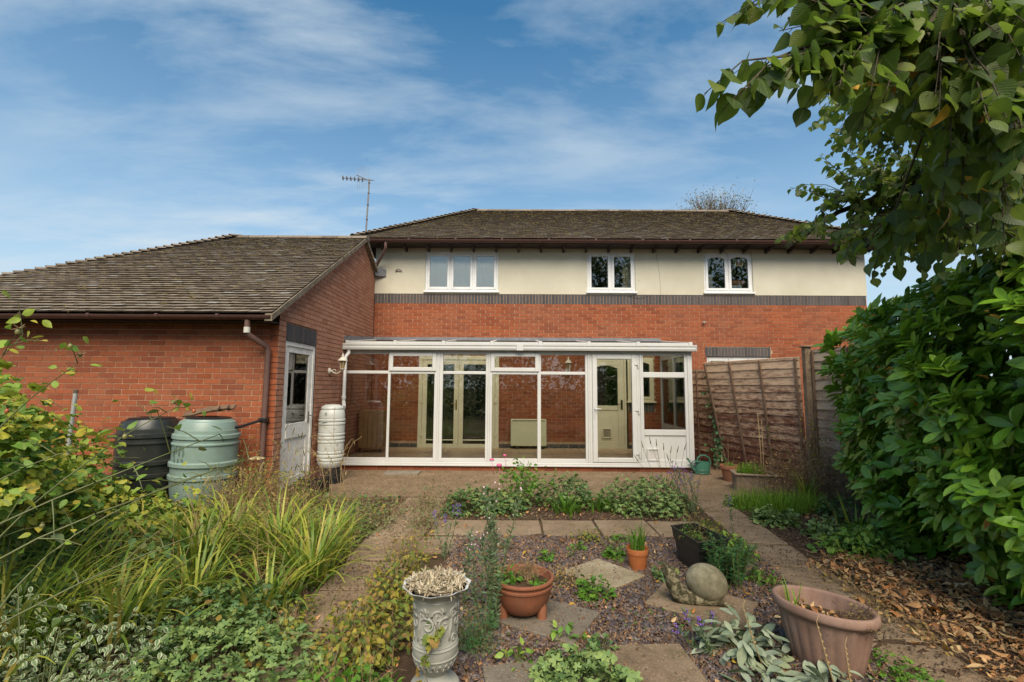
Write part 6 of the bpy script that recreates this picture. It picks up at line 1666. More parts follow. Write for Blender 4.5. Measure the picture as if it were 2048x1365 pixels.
TIPS_FAR = [(2.59, 3.80, 4.01), (2.45, 3.80, 3.74), (2.54, 3.80, 3.52), (2.52, 4.20, 3.41), (2.70, 4.20, 3.37), (2.61, 4.20, 3.44), (2.76, 4.00, 3.46), (2.52, 3.80, 3.07), (2.63, 3.80, 3.13), (2.06, 3.60, 2.72), (2.22, 3.60, 2.81), (2.14, 3.60, 2.69), (2.37, 3.60, 2.73), (2.31, 3.30, 2.48), (2.46, 3.40, 2.66), (2.42, 3.60, 2.83), (5.36, 4.66, 3.39), (3.36, 3.07, 2.51), (3.48, 3.79, 3.84), (3.50, 3.37, 2.82), (3.30, 3.17, 2.60), (5.02, 4.04, 4.49), (4.92, 4.23, 4.40), (3.05, 3.84, 3.17), (4.49, 4.51, 3.10), (3.36, 4.17, 3.17), (5.20, 4.42, 3.61), (4.09, 4.52, 3.66), (3.52, 3.93, 3.36), (3.76, 3.71, 3.24), (2.74, 3.64, 2.67), (5.02, 4.78, 4.50), (2.65, 3.66, 3.52), (3.94, 3.47, 2.86), (2.78, 3.80, 2.95), (4.62, 4.45, 3.38), (2.96, 4.01, 4.11), (2.24, 3.30, 2.68), (2.59, 3.47, 2.81), (3.07, 4.01, 2.95), (5.13, 4.73, 3.00), (4.03, 4.56, 4.33), (2.56, 3.13, 2.41), (3.81, 4.42, 3.44), (3.10, 3.53, 2.58), (2.75, 3.34, 3.76), (2.96, 3.35, 2.81), (4.28, 4.77, 4.08), (3.03, 3.42, 2.70), (3.80, 4.12, 3.54), (2.97, 3.71, 3.08), (3.38, 3.56, 2.92), (5.05, 4.78, 3.12), (2.82, 3.23, 2.69), (5.10, 4.74, 3.06), (4.65, 4.29, 4.35), (4.25, 4.42, 4.28), (3.59, 4.58, 3.01), (3.80, 4.47, 4.64), (4.02, 3.47, 3.76), (2.77, 3.35, 2.83), (3.06, 4.15, 3.07), (2.90, 3.06, 2.44), (4.90, 4.69, 3.44), (3.28, 3.79, 3.76), (4.30, 4.14, 2.91), (4.76, 4.40, 3.35), (3.01, 3.23, 3.45), (3.60, 3.65, 3.91), (3.23, 3.42, 3.78), (3.92, 3.48, 3.76), (4.81, 4.48, 4.52), (2.30, 3.18, 3.47), (5.19, 4.67, 4.19), (3.93, 3.83, 3.33), (4.46, 4.75, 3.70), (3.52, 4.80, 4.75), (3.91, 3.84, 3.19), (4.54, 4.09, 4.08), (2.82, 3.10, 3.64), (2.97, 4.04, 3.53), (4.10, 3.77, 4.11), (4.09, 3.85, 3.13), (4.49, 4.58, 3.14), (3.04, 3.23, 3.85), (3.81, 3.80, 3.08), (3.87, 3.71, 3.95), (3.87, 4.74, 3.28), (3.86, 4.79, 3.01), (3.51, 4.02, 2.73), (4.61, 4.46, 2.85), (5.30, 4.41, 3.32), (4.21, 4.69, 3.44), (4.93, 4.22, 2.77), (3.34, 3.70, 3.55), (5.26, 4.44, 3.37), (3.92, 3.81, 4.26), (3.35, 4.24, 2.63), (3.76, 4.61, 3.80), (3.33, 3.65, 2.97), (2.84, 3.36, 2.75), (4.80, 4.79, 3.08), (4.39, 4.79, 3.64), (4.24, 3.95, 2.76), (3.15, 4.15, 2.94), (3.22, 3.54, 3.35), (5.77, 4.73, 3.76), (3.34, 4.77, 4.37), (4.03, 3.52, 3.67), (3.23, 3.39, 3.12), (4.01, 4.25, 3.65), (3.42, 4.58, 4.48), (3.66, 3.62, 2.86), (4.06, 4.22, 3.92), (4.57, 3.82, 3.47), (3.78, 3.66, 3.38), (3.24, 3.62, 2.70), (3.88, 3.42, 2.71), (4.23, 4.30, 3.06), (2.57, 3.33, 3.46), (5.09, 4.41, 3.53), (4.23, 4.70, 4.04), (4.88, 4.17, 3.10), (4.16, 3.58, 3.66), (4.72, 4.38, 3.32), (3.36, 3.21, 3.32), (4.20, 3.96, 2.76), (2.59, 3.34, 2.61), (2.66, 3.03, 2.65), (4.65, 3.90, 3.94), (4.35, 3.90, 2.64), (3.44, 3.83, 2.70), (3.00, 3.44, 3.38), (2.38, 3.12, 3.32), (3.97, 4.57, 3.15), (3.99, 3.57, 2.49), (2.42, 3.53, 2.68), (3.40, 3.45, 2.51), (2.42, 3.15, 3.00), (3.42, 3.78, 3.27), (4.25, 4.05, 3.21), (3.74, 3.32, 3.84), (3.58, 4.62, 4.64), (4.11, 3.70, 2.64), (4.85, 4.38, 2.75), (3.37, 3.02, 2.76), (3.17, 3.95, 4.02), (3.21, 3.47, 2.53), (5.43, 4.41, 4.56), (3.22, 4.11, 3.45), (3.22, 3.17, 3.53), (3.26, 3.32, 3.62), (2.85, 3.21, 3.35), (3.81, 4.47, 4.52), (4.47, 4.75, 4.29), (3.64, 3.86, 4.19), (3.26, 4.40, 2.94), (3.61, 3.56, 3.31), (3.50, 3.84, 4.20), (2.98, 3.07, 2.96), (3.79, 4.20, 3.49), (3.28, 4.28, 2.69), (5.62, 4.62, 4.76), (2.79, 3.04, 2.90), (4.82, 4.06, 3.48), (4.30, 4.46, 3.67), (4.59, 3.75, 3.74), (4.38, 4.07, 4.27), (5.83, 4.80, 4.16), (2.43, 3.26, 3.42), (3.00, 4.39, 3.94), (3.17, 3.12, 3.56), (4.88, 4.34, 4.69), (3.02, 3.38, 3.52), (4.46, 4.00, 3.71), (2.84, 3.56, 3.93), (3.31, 4.48, 3.21), (3.94, 3.61, 3.74), (4.81, 4.04, 3.64), (3.39, 3.86, 4.05), (2.61, 3.65, 3.65), (2.87, 3.30, 3.47), (4.11, 3.68, 3.32), (3.55, 3.53, 4.06), (3.69, 4.55, 3.85), (3.56, 4.08, 3.77), (4.60, 4.22, 4.05), (3.39, 4.01, 4.14), (4.56, 4.31, 3.80), (3.53, 4.48, 4.52), (3.47, 3.65, 3.91), (5.33, 4.54, 4.87), (3.29, 3.50, 3.99), (3.67, 4.42, 3.50), (4.61, 4.04, 4.16), (4.88, 4.46, 4.50), (4.09, 4.53, 3.71), (3.21, 4.74, 4.50), (3.31, 3.41, 2.54), (3.45, 4.40, 3.54), (3.93, 4.59, 3.18), (4.75, 4.11, 3.09), (2.58, 3.75, 3.42), (2.86, 3.16, 3.13), (3.70, 3.34, 3.32), (3.19, 3.23, 3.46), (4.06, 3.48, 3.15), (3.57, 3.03, 2.93), (3.17, 4.19, 3.47), (3.91, 3.32, 2.66), (4.06, 4.27, 4.58), (2.65, 3.12, 2.85), (2.78, 3.08, 3.18), (3.30, 3.17, 2.37), (3.77, 3.81, 3.28), (3.48, 3.16, 3.27), (3.57, 3.67, 2.70), (4.77, 4.76, 4.80), (3.83, 3.92, 2.63), (2.83, 3.10, 3.36), (2.75, 3.85, 2.82), (3.38, 3.69, 3.11), (3.22, 3.04, 2.71), (5.26, 4.68, 4.36), (3.58, 4.79, 3.83), (3.18, 4.61, 3.93), (2.96, 4.34, 2.94), (4.50, 4.09, 3.92), (3.04, 4.46, 4.27), (4.65, 4.59, 4.75), (3.12, 3.14, 2.88), (4.07, 3.69, 3.00), (2.89, 4.05, 2.95), (2.88, 3.51, 3.39), (3.59, 4.01, 2.74), (3.92, 4.75, 3.43), (3.94, 3.43, 3.16), (3.31, 3.53, 3.42), (4.19, 3.83, 3.71), (4.56, 4.39, 4.04), (2.98, 3.07, 3.72), (4.07, 4.17, 3.49), (5.27, 4.63, 4.29), (3.94, 3.55, 2.49), (4.37, 4.21, 3.21), (3.12, 4.22, 3.64), (3.66, 4.50, 4.12), (3.05, 3.09, 2.56), (3.93, 3.58, 3.93), (4.09, 4.15, 2.99), (3.70, 4.09, 3.50), (2.73, 3.78, 3.68), (3.63, 4.63, 2.81), (3.94, 3.38, 3.00), (3.58, 3.99, 4.28), (3.56, 4.49, 2.96), (4.78, 4.49, 4.32), (4.76, 4.70, 3.14), (4.38, 4.71, 3.32), (4.52, 3.79, 3.79), (3.39, 3.15, 3.08), (3.85, 3.28, 3.38), (3.57, 3.00, 3.62), (4.98, 4.12, 4.02), (3.84, 4.66, 4.26), (4.76, 4.49, 4.17), (3.98, 3.76, 2.71), (3.23, 3.83, 2.66), (3.45, 4.26, 3.39), (5.01, 4.05, 4.25), (2.26, 3.08, 3.23), (3.61, 4.54, 4.47), (5.34, 4.61, 2.94), (3.73, 4.14, 4.21), (4.30, 4.32, 4.62), (3.51, 3.98, 3.11), (3.75, 3.40, 3.95), (3.87, 3.72, 4.21), (3.94, 3.72, 4.12), (3.72, 3.56, 3.88), (3.54, 3.94, 2.78), (3.62, 3.20, 3.18), (3.76, 3.24, 3.27), (2.85, 3.00, 3.14), (3.97, 4.70, 4.33), (2.72, 3.34, 3.52), (3.57, 4.63, 3.04), (3.16, 3.44, 3.13), (3.55, 3.92, 3.44), (3.77, 3.21, 2.99), (5.20, 4.79, 4.01), (2.81, 3.16, 3.39), (3.75, 4.29, 3.86), (3.63, 3.86, 2.72), (4.10, 3.84, 3.82), (3.35, 3.33, 3.13), (4.77, 4.64, 4.72), (4.62, 3.87, 2.51), (3.54, 4.38, 3.57), (2.51, 3.12, 3.30), (4.23, 4.01, 3.88), (3.92, 4.32, 2.87), (4.69, 4.52, 2.78), (4.08, 3.50, 3.88), (3.29, 3.12, 2.48), (4.03, 3.81, 2.71), (2.52, 3.43, 3.71), (3.87, 3.47, 2.81), (3.63, 3.47, 2.71), (3.59, 3.12, 2.92), (2.83, 3.35, 3.50), (4.65, 4.71, 4.07), (4.01, 4.62, 3.67), (5.21, 4.51, 3.42), (2.75, 3.64, 3.71), (3.80, 4.19, 2.88), (4.44, 4.26, 4.28), (3.33, 4.10, 2.88), (2.92, 4.20, 3.87), (3.41, 3.37, 3.72), (4.25, 3.94, 4.37), (3.34, 3.04, 3.55), (5.08, 4.29, 2.97), (4.04, 3.86, 2.85), (4.89, 4.27, 2.67), (3.49, 3.07, 2.44), (3.66, 3.54, 2.92), (3.62, 3.77, 4.07), (4.53, 3.89, 3.65), (3.07, 3.91, 3.11), (3.42, 4.12, 3.53), (3.98, 3.34, 3.56), (2.95, 3.96, 4.04), (2.86, 3.50, 2.58), (4.05, 4.25, 3.27), (4.03, 3.36, 3.20), (4.04, 3.77, 4.15), (5.55, 4.72, 4.97), (2.42, 3.06, 3.42), (3.21, 3.96, 3.06), (3.99, 3.48, 3.07), (4.47, 4.24, 3.36), (3.93, 3.90, 3.54), (2.59, 3.14, 3.46), (4.47, 4.65, 3.69), (4.11, 4.57, 3.60), (4.24, 4.53, 3.39), (5.53, 4.48, 4.69), (3.68, 4.45, 3.26), (5.17, 4.48, 3.70), (4.00, 4.16, 4.51), (3.91, 4.16, 3.10), (3.46, 4.09, 3.60), (2.83, 3.51, 3.69), (3.68, 4.64, 3.85), (2.98, 4.24, 3.00), (3.57, 4.19, 3.41), (3.33, 3.50, 3.40), (4.85, 4.20, 4.14), (3.44, 3.25, 2.61), (4.36, 4.43, 4.43), (2.89, 3.73, 3.42), (3.94, 4.01, 4.41), (3.22, 3.40, 3.92), (3.01, 4.09, 3.54), (3.92, 4.03, 4.12), (3.02, 3.02, 2.96), (4.26, 4.35, 4.23), (3.59, 3.15, 2.76), (4.41, 4.63, 3.04), (2.74, 3.73, 3.37), (3.88, 3.32, 3.91), (3.62, 3.51, 2.74), (5.23, 4.33, 3.39), (3.32, 4.79, 4.52), (2.67, 3.46, 3.13), (2.59, 3.03, 3.10), (2.12, 3.04, 3.20), (3.89, 4.16, 4.16), (4.78, 4.59, 2.74), (4.62, 4.76, 3.56), (3.28, 3.63, 3.37), (5.09, 4.78, 3.67), (2.59, 3.50, 3.76), (3.33, 4.17, 4.38), (2.47, 3.10, 3.00), (3.92, 4.06, 2.73), (3.79, 3.42, 3.85), (3.18, 4.37, 2.87), (3.49, 4.49, 3.64), (3.07, 4.07, 4.21), (4.79, 3.85, 4.15), (3.77, 3.48, 2.50), (4.40, 4.42, 3.95), (3.44, 4.42, 3.77), (5.14, 4.69, 2.88), (4.05, 3.47, 3.84), (3.03, 3.17, 3.37), (3.93, 3.67, 3.84), (3.92, 4.56, 3.41), (5.39, 4.51, 4.06), (4.04, 3.75, 3.22), (5.83, 4.76, 4.47), (5.10, 4.65, 3.16), (3.63, 4.05, 2.80), (3.43, 3.14, 3.84), (3.93, 3.66, 4.11), (5.19, 4.72, 2.78), (3.20, 3.51, 3.54), (3.81, 4.30, 4.09), (3.34, 3.56, 4.05), (4.67, 4.44, 4.15), (3.73, 3.82, 3.10), (4.39, 4.05, 3.76), (3.20, 3.88, 3.31), (2.91, 4.08, 2.90), (3.93, 4.48, 4.38), (2.61, 3.16, 2.79), (3.89, 4.15, 2.94), (3.69, 4.05, 3.00), (4.24, 3.99, 3.28), (5.44, 4.45, 4.17), (3.42, 3.72, 3.47), (4.38, 4.70, 3.21), (4.32, 3.53, 3.40), (4.54, 4.73, 3.27), (2.41, 3.20, 3.72), (2.84, 4.00, 3.92), (3.86, 3.29, 3.24), (4.21, 4.06, 3.06), (3.51, 4.19, 3.95), (5.22, 4.52, 3.32), (4.07, 4.03, 3.93), (2.82, 3.25, 3.79), (4.83, 4.21, 3.64), (2.35, 3.13, 3.51), (4.00, 4.62, 2.83), (3.71, 3.87, 2.80), (4.04, 3.89, 3.27), (3.39, 4.45, 3.03), (3.54, 3.35, 3.43), (2.14, 3.00, 3.16), (3.88, 4.39, 3.36), (3.50, 3.89, 3.47), (3.77, 3.47, 3.11), (3.53, 3.95, 2.84), (3.28, 4.64, 4.13), (4.50, 3.97, 3.29), (2.24, 3.43, 2.73), (4.79, 4.46, 3.72), (2.81, 3.43, 3.39), (3.87, 3.95, 3.37), (2.33, 3.16, 3.47), (5.01, 4.57, 4.73), (4.38, 4.53, 3.89), (4.32, 3.74, 4.01), (4.06, 3.56, 2.77), (4.76, 4.12, 3.46), (3.42, 3.01, 2.47), (3.52, 4.52, 4.64), (4.03, 3.70, 3.65), (3.11, 3.59, 2.62), (4.18, 3.85, 3.19), (4.53, 4.09, 2.82), (3.86, 4.17, 2.81), (4.03, 3.95, 2.87), (2.58, 3.06, 2.52), (4.96, 4.05, 3.96), (4.04, 3.94, 3.40), (3.77, 4.22, 2.96), (4.37, 4.79, 4.92), (4.07, 3.73, 2.75), (5.20, 4.36, 4.76), (3.65, 4.20, 2.92), (3.70, 3.35, 3.04), (5.50, 4.48, 4.52), (3.29, 3.84, 2.66), (4.04, 4.38, 2.93), (4.59, 4.25, 3.58), (2.41, 3.27, 3.28), (4.40, 4.49, 3.89), (3.28, 3.75, 3.38), (5.30, 4.51, 3.12), (4.44, 4.30, 4.59), (2.69, 3.56, 2.86), (2.75, 3.07, 3.13), (2.72, 3.22, 2.87), (5.29, 4.27, 4.49), (3.69, 3.61, 3.50), (3.33, 3.44, 3.40), (3.35, 3.66, 3.10), (4.06, 3.92, 2.80), (2.46, 3.17, 2.64), (4.79, 4.05, 2.97), (4.61, 4.14, 3.26), (3.46, 4.10, 3.03), (4.15, 4.31, 3.54), (4.47, 3.83, 3.67), (4.96, 4.55, 3.15), (3.54, 3.31, 3.58), (3.33, 3.81, 2.89), (5.16, 4.55, 3.49), (2.71, 3.84, 4.02), (4.08, 3.85, 4.03), (3.03, 3.27, 2.54), (2.45, 3.20, 3.31), (4.51, 4.11, 4.31), (2.99, 3.37, 3.66), (5.02, 4.64, 4.43), (3.20, 4.07, 3.96), (2.47, 3.05, 2.44), (4.43, 3.96, 3.90), (4.68, 3.97, 2.80), (5.48, 4.62, 4.45), (3.99, 3.84, 4.07), (4.40, 3.78, 4.28), (3.93, 3.61, 3.45), (3.51, 3.26, 3.21), (5.21, 4.42, 4.66), (5.41, 4.47, 3.77), (3.81, 3.87, 4.28), (4.12, 3.60, 3.36), (4.45, 3.88, 2.66), (3.25, 3.12, 2.89), (2.91, 3.36, 2.61), (4.97, 4.33, 3.04), (3.87, 3.31, 3.29), (3.48, 3.13, 3.28), (5.27, 4.70, 4.88), (4.35, 3.55, 3.75), (5.15, 4.33, 3.62), (2.92, 3.72, 3.84), (3.30, 3.82, 3.55), (3.42, 3.33, 3.49), (4.59, 4.24, 2.87), (4.56, 3.93, 3.12), (3.36, 3.03, 2.61), (4.70, 4.07, 3.80), (3.95, 3.92, 3.13), (3.68, 4.02, 3.67), (3.74, 4.44, 3.47), (2.77, 3.57, 3.83), (4.00, 4.57, 3.51), (4.71, 4.78, 2.97), (3.26, 3.69, 3.83), (2.50, 3.40, 2.80), (4.46, 4.00, 2.69), (2.96, 4.39, 4.21), (3.88, 4.52, 4.50), (4.89, 4.09, 3.78), (4.86, 4.21, 3.28), (3.54, 4.28, 3.94), (2.35, 3.32, 2.55), (3.89, 3.84, 3.22), (3.00, 3.32, 3.40), (4.40, 4.56, 4.19), (3.87, 4.16, 3.12), (2.97, 3.55, 2.87), (3.06, 4.21, 4.02), (3.70, 3.47, 3.33), (3.63, 3.24, 2.51), (3.83, 4.45, 3.11), (4.25, 3.63, 3.81), (3.24, 4.22, 4.03), (3.73, 3.42, 3.21), (4.95, 4.04, 4.13), (4.29, 3.76, 3.33), (3.32, 3.14, 2.59), (3.44, 4.74, 4.21), (3.26, 4.44, 4.04), (5.03, 4.64, 4.86), (3.46, 3.54, 2.70), (4.84, 4.04, 3.03), (4.50, 4.10, 3.31), (3.25, 4.07, 4.29), (3.18, 4.34, 4.43), (3.63, 3.17, 3.34), (4.82, 4.70, 4.44), (3.00, 3.67, 3.93), (3.02, 3.07, 3.29), (2.41, 3.56, 3.78), (4.88, 4.19, 3.28), (3.50, 3.95, 4.31), (2.92, 3.20, 2.57), (3.88, 3.63, 3.11), (4.13, 4.45, 3.20), (4.61, 3.97, 2.75), (2.88, 3.80, 3.91), (3.30, 3.09, 3.47), (3.24, 3.34, 2.75), (3.58, 3.30, 3.58), (3.07, 3.36, 2.80), (3.09, 4.04, 2.85), (3.17, 3.96, 2.74), (3.74, 3.49, 3.73), (3.60, 4.41, 2.73), (3.12, 4.53, 2.96), (2.46, 3.33, 3.52), (4.77, 4.58, 4.67), (2.83, 3.60, 3.38), (3.82, 3.64, 2.49), (5.10, 4.71, 2.77), (3.48, 3.44, 4.02), (3.73, 3.61, 3.92), (3.07, 3.55, 3.00), (3.22, 3.76, 2.89), (3.02, 3.26, 3.07), (3.57, 4.08, 3.59), (3.77, 4.31, 4.01), (3.75, 3.11, 3.43), (4.33, 4.63, 4.11), (3.45, 3.30, 2.60), (3.59, 3.53, 2.52), (2.79, 3.46, 2.80), (4.13, 3.46, 3.62), (3.12, 4.18, 3.95), (4.45, 4.35, 3.95), (4.07, 4.20, 3.73), (4.88, 4.45, 4.77), (4.03, 3.63, 3.00), (3.44, 3.34, 3.33), (2.49, 3.06, 3.59), (2.82, 3.25, 3.19), (3.22, 3.47, 2.53), (2.18, 3.02, 3.12), (3.99, 4.59, 2.87), (3.80, 4.79, 3.12), (4.30, 4.01, 4.12), (4.46, 3.89, 2.69), (4.90, 3.94, 4.36), (4.90, 4.75, 3.42), (5.21, 4.69, 4.14), (3.76, 3.45, 3.95), (2.54, 3.28, 2.55), (5.18, 4.73, 4.74), (4.50, 3.75, 2.67), (3.22, 3.43, 3.17), (3.22, 3.89, 4.21), (2.86, 3.21, 3.76), (4.97, 4.46, 2.85), (3.32, 3.53, 3.68), (4.26, 4.41, 4.07), (3.38, 3.17, 2.82), (3.17, 4.03, 2.82), (3.92, 4.21, 3.38), (3.67, 3.29, 2.47), (2.81, 3.38, 2.90), (2.46, 3.04, 3.55), (3.80, 4.13, 3.43), (3.04, 3.08, 3.23), (3.96, 4.45, 3.83), (3.36, 3.19, 3.51), (3.58, 3.05, 2.34), (2.14, 3.15, 3.42), (4.43, 4.79, 3.29), (3.87, 3.88, 3.28)]

lt = thing('lime_tree', (5.2, 3.6, 0), 'lime tree whose leafy drooping branches hang over the top right', 'tree')
r = RS()
trunk = MB().tube([(5.2, 3.6, -.1), (5.18, 3.6, .8), (5.1, 3.55, 2.0), (5.0, 3.5, 3.2), (4.95, 3.5, 4.6), (5.0, 3.6, 6.2), (5.05, 3.7, 8.0)], [.27, .21, .18, .15, .12, .08, .03], 14).build('trunk', M_BARK, lt, smooth=True, auto=False)
LIMBS = [[(5.05, 3.55, 2.6), (4.2, 3.0, 3.2), (3.2, 2.5, 3.45), (2.4, 2.1, 3.30), (1.6, 1.75, 2.95), (1.0, 1.6, 2.72)],
         [(5.0, 3.5, 3.2), (4.1, 3.0, 3.7), (3.0, 2.4, 3.75), (2.0, 2.0, 3.5), (1.3, 1.8, 3.15)],
         [(5.0, 3.5, 2.9), (4.3, 3.7, 3.3), (3.5, 3.9, 3.35), (2.8, 4.0, 3.1), (2.3, 3.9, 2.75)],
         [(5.1, 3.55, 2.3), (4.4, 3.5, 2.8), (3.6, 3.3, 2.95), (2.9, 3.2, 2.75), (2.3, 3.3, 2.5)],
         [(4.95, 3.5, 4.0), (4.2, 3.8, 4.6), (3.5, 4.2, 4.4)],
         [(5.0, 3.6, 5.0), (5.6, 4.2, 5.8), (6.2, 4.8, 6.0)], [(4.97, 3.5, 4.4), (4.6, 2.6, 5.2), (4.2, 1.8, 5.3)]]
for L in LIMBS:
    n = len(L)
    MB().tube(L, [.055 * (1 - .82 * k / (n - 1)) for k in range(n)], 8).build('limb', M_BARK, lt, smooth=True, auto=False)
LP = np.array([p for L in LIMBS[:5] for i in range(len(L) - 1) for p in [np.array(L[i]) * (1 - t) + np.array(L[i + 1]) * t for t in (0, .25, .5, .75)]])
PP, DD, UU, SS_ = [], [], [], []
tw_ = MB()
def spray(tip, L, ls, nl):
    tip = np.array(tip)
    # nearest limb point that lies up and to the trunk's side
    d = LP - tip
    cost = np.linalg.norm(d, axis=1) + 2.0 * np.maximum(0, .25 - d[:, 0]) + 1.2 * np.maximum(0, .1 - d[:, 2])
    q = LP[np.argmin(cost)]
    out = norm(tip - q)
    base = tip - out * min(L, np.linalg.norm(tip - q)) + np.array([0, 0, .06])
    mid = (tip + base) / 2 + np.array([0, 0, .05])
    tw_.tube([q, (q + base) / 2 + np.array([0, 0, .04]) + r.randn(3) * .03, base, mid, tip], [.007, .006, .0045, .003, .0015], 5, caps=False)
    side = norm(np.cross(out, [0, 0, 1]))
    for k in range(nl):
        t = (k + .5) / nl
        p = base * (1 - t) ** 2 + 2 * t * (1 - t) * mid + t * t * tip
        s = side * (1 if k % 2 else -1)
        D = norm(s * .75 + out * .55 + np.array([0, 0, -.75]) + r.randn(3) * .28)
        U = norm(np.array([0, 0, .8]) - out * .15 + r.randn(3) * .45 + s * .2)
        pet = p + norm(D + np.array([0, 0, .3])) * ls * .28
        tw_.tube([p, pet], [.0014, .0012], 4, caps=False)
        PP.append(pet); DD.append(D); UU.append(U); SS_.append(ls * r.uniform(.68, 1.15) * (1.0 - .3 * (t > .85)))
for p in TIPS_NEAR: spray(p, r.uniform(.3, .5), .086, r.randint(9, 14))
for p in TIPS_FAR: spray(p, r.uniform(.4, .7), .072, r.randint(13, 19))
# the rest of the crown, above and behind the frame
for _ in range(22):
    a = r.uniform(-1.2, 1.2); q = r.uniform(.6, 2.0)
    spray((5.2 + math.cos(a) * q, 3.7 + math.sin(a) * q * .9, r.uniform(3.9, 7.2)), .6, .09, 11)
PP, DD, UU, SS_ = map(np.array, (PP, DD, UU, SS_))
key = np.linalg.norm(PP - np.array(CAMV), axis=1)
fy = np.maximum(PP[:, 1], .05)
key = key * np.where((PP[:, 0] / fy < 1.1) & ((PP[:, 2] - CAM_H) / fy < .84) & (PP[:, 1] > .2), 1, 20)
tw_.build('twig', M_BARK, lt, smooth=True, auto=False)['kind'] = 'stuff'
foliage(lt, T_LIME, PP, DD, UU, SS_, L_LIME, 300, 'leaf', key)
i = r.choice(np.argsort(key)[:900], 26, replace=False)
foliage(lt, T_DEAD, PP[i] + np.array([0, 0, -.02]), norm(np.array([0, 0, -1.0]) + r.randn(26, 3) * .2), norm(r.randn(26, 3)), .085 * r.uniform(.7, 1.1, 26), L_ORANGE, 26, 'dead_leaf')

# ---- a tree far behind the house
bt_ = thing('bare_topped_tree', (9.0, 21.0, 0), 'thin browning tree top showing over the right end of the roof ridge', 'tree')
r = RS()
MB().tube([(9.0, 21, -.1), (9.0, 21, 4), (9.1, 21, 7.4)], [.3, .22, .1], 10).build('trunk', M_BARK, bt_, smooth=True, auto=False)
tips = twigs(bt_, (9.05, 21, 7.75), 210, 2.5, M_STEMW, .012, .50, 'branch', 6, r, 0, .25)
rand_leaves(bt_, tips, r, .07, T_OVATE, mat_leaf('browning_leaf', [(.10, .08, .03), (.18, .14, .04), (.24, .17, .06)], .3, .6, .25), .16, 3)

# ---- left side: currant thicket, roses, daylilies
def thicket(name, label, cat, blobs, n, size, Ts, mat, singles, stem=M_STEMG, stems=120, group=None):
    r = RS()
    c0 = blobs[0][0]
    t = thing(name, (c0[0], c0[1], 0), label, cat, group)
    tot = sum(b[1][0] * b[1][1] + b[1][0] * b[1][2] for b in blobs)
    Ps, Ds, Us = [], [], []
    for c, (rx, ry, h) in blobs:
        k = int(n * (rx * ry + rx * h) / tot)
        P, D, U = dome((c[0], c[1], c[2]), rx, ry, h, k, r, .55, -.3, .55, .7)
        P[:, 2] = np.maximum(P[:, 2], .03)
        Ps.append(P); Ds.append(D + np.array([0, 0, -.25])); Us.append(U)
    P, D, U = map(np.concatenate, (Ps, Ds, Us))
    foliage(t, Ts, P, norm(D), U, size * r.uniform(.55, 1.2, len(P)), mat, singles)
    stalks(t, (c0[0], c0[1], 0), P, stem, .004, stems, .55, r=r)
    return t
thicket('currant_bush', 'yellowing lobed leaf currant bush in front of the garage wall and black bin', 'shrub',
        [((-4.75, 4.5, .25), (.98, .8, 1.02)), ((-3.6, 4.6, .1), (.55, .6, .48)), ((-5.2, 4.2, .3), (1.0, .9, 1.25)), ((-3.1, 4.8, .0), (.40, .4, .30)), ((-3.75, 3.5, .70), (.62, .45, .68)), ((-3.2, 2.75, .98), (.55, .42, .72))], 7600, .098, T_VINE, L_VINE, 260)
thicket('bramble_mound', 'dark leafy mound of ground cover beneath the currant bush', 'shrub',
        [((-3.2, 3.9, 0), (.95, .5, .42)), ((-3.1, 3.2, 0), (.7, .6, .40)), ((-4.3, 3.6, 0), (.8, .6, .55))], 2200, .075, T_OVATE, L_GERAND, 60)
# spent rose with hips, close to the camera on the left
rb = thing('rose_bush', (-2.3, 1.7, 0), 'leggy spent rose bush with hips and long arching green stems at the left edge', 'rose bush')
r = RS()
mb = MB()
canes = [[(-2.25, 1.6, 0), (-2.1, 1.55, .8), (-1.75, 1.6, 1.08), (-1.5, 1.85, 1.24), (-1.36, 2.2, 1.345)],
         [(-2.2, 1.7, 0), (-2.0, 1.6, .7), (-1.65, 1.6, 1.02), (-1.4, 2.0, 1.16), (-1.30, 2.35, 1.215)],
         [(-2.35, 1.9, 0), (-2.5, 2.0, .9), (-2.42, 2.1, 1.5), (-2.32, 2.2, 1.80)],
         [(-2.4, 1.9, 0), (-2.7, 2.2, .9), (-2.55, 2.4, 1.4), (-2.28, 2.45, 1.68)],
         [(-2.5, 1.9, 0), (-2.75, 2.1, .9), (-2.72, 2.2, 1.5), (-2.62, 2.25, 1.72)],
         [(-2.3, 1.8, 0), (-2.3, 2.1, .8), (-2.05, 2.4, 1.25), (-1.85, 2.6, 1.45)],
         [(-2.3, 1.8, 0), (-2.2, 2.2, .7), (-1.9, 2.5, 1.0), (-1.6, 2.7, 1.12)],
         [(-2.2, 1.5, 0), (-1.9, 1.5, .6), (-1.55, 1.7, .86), (-1.25, 2.05, .98)],
         [(-2.45, 1.7, 0), (-2.5, 1.9, .7), (-2.3, 2.1, 1.12), (-2.0, 2.3, 1.3)]]
tips = []
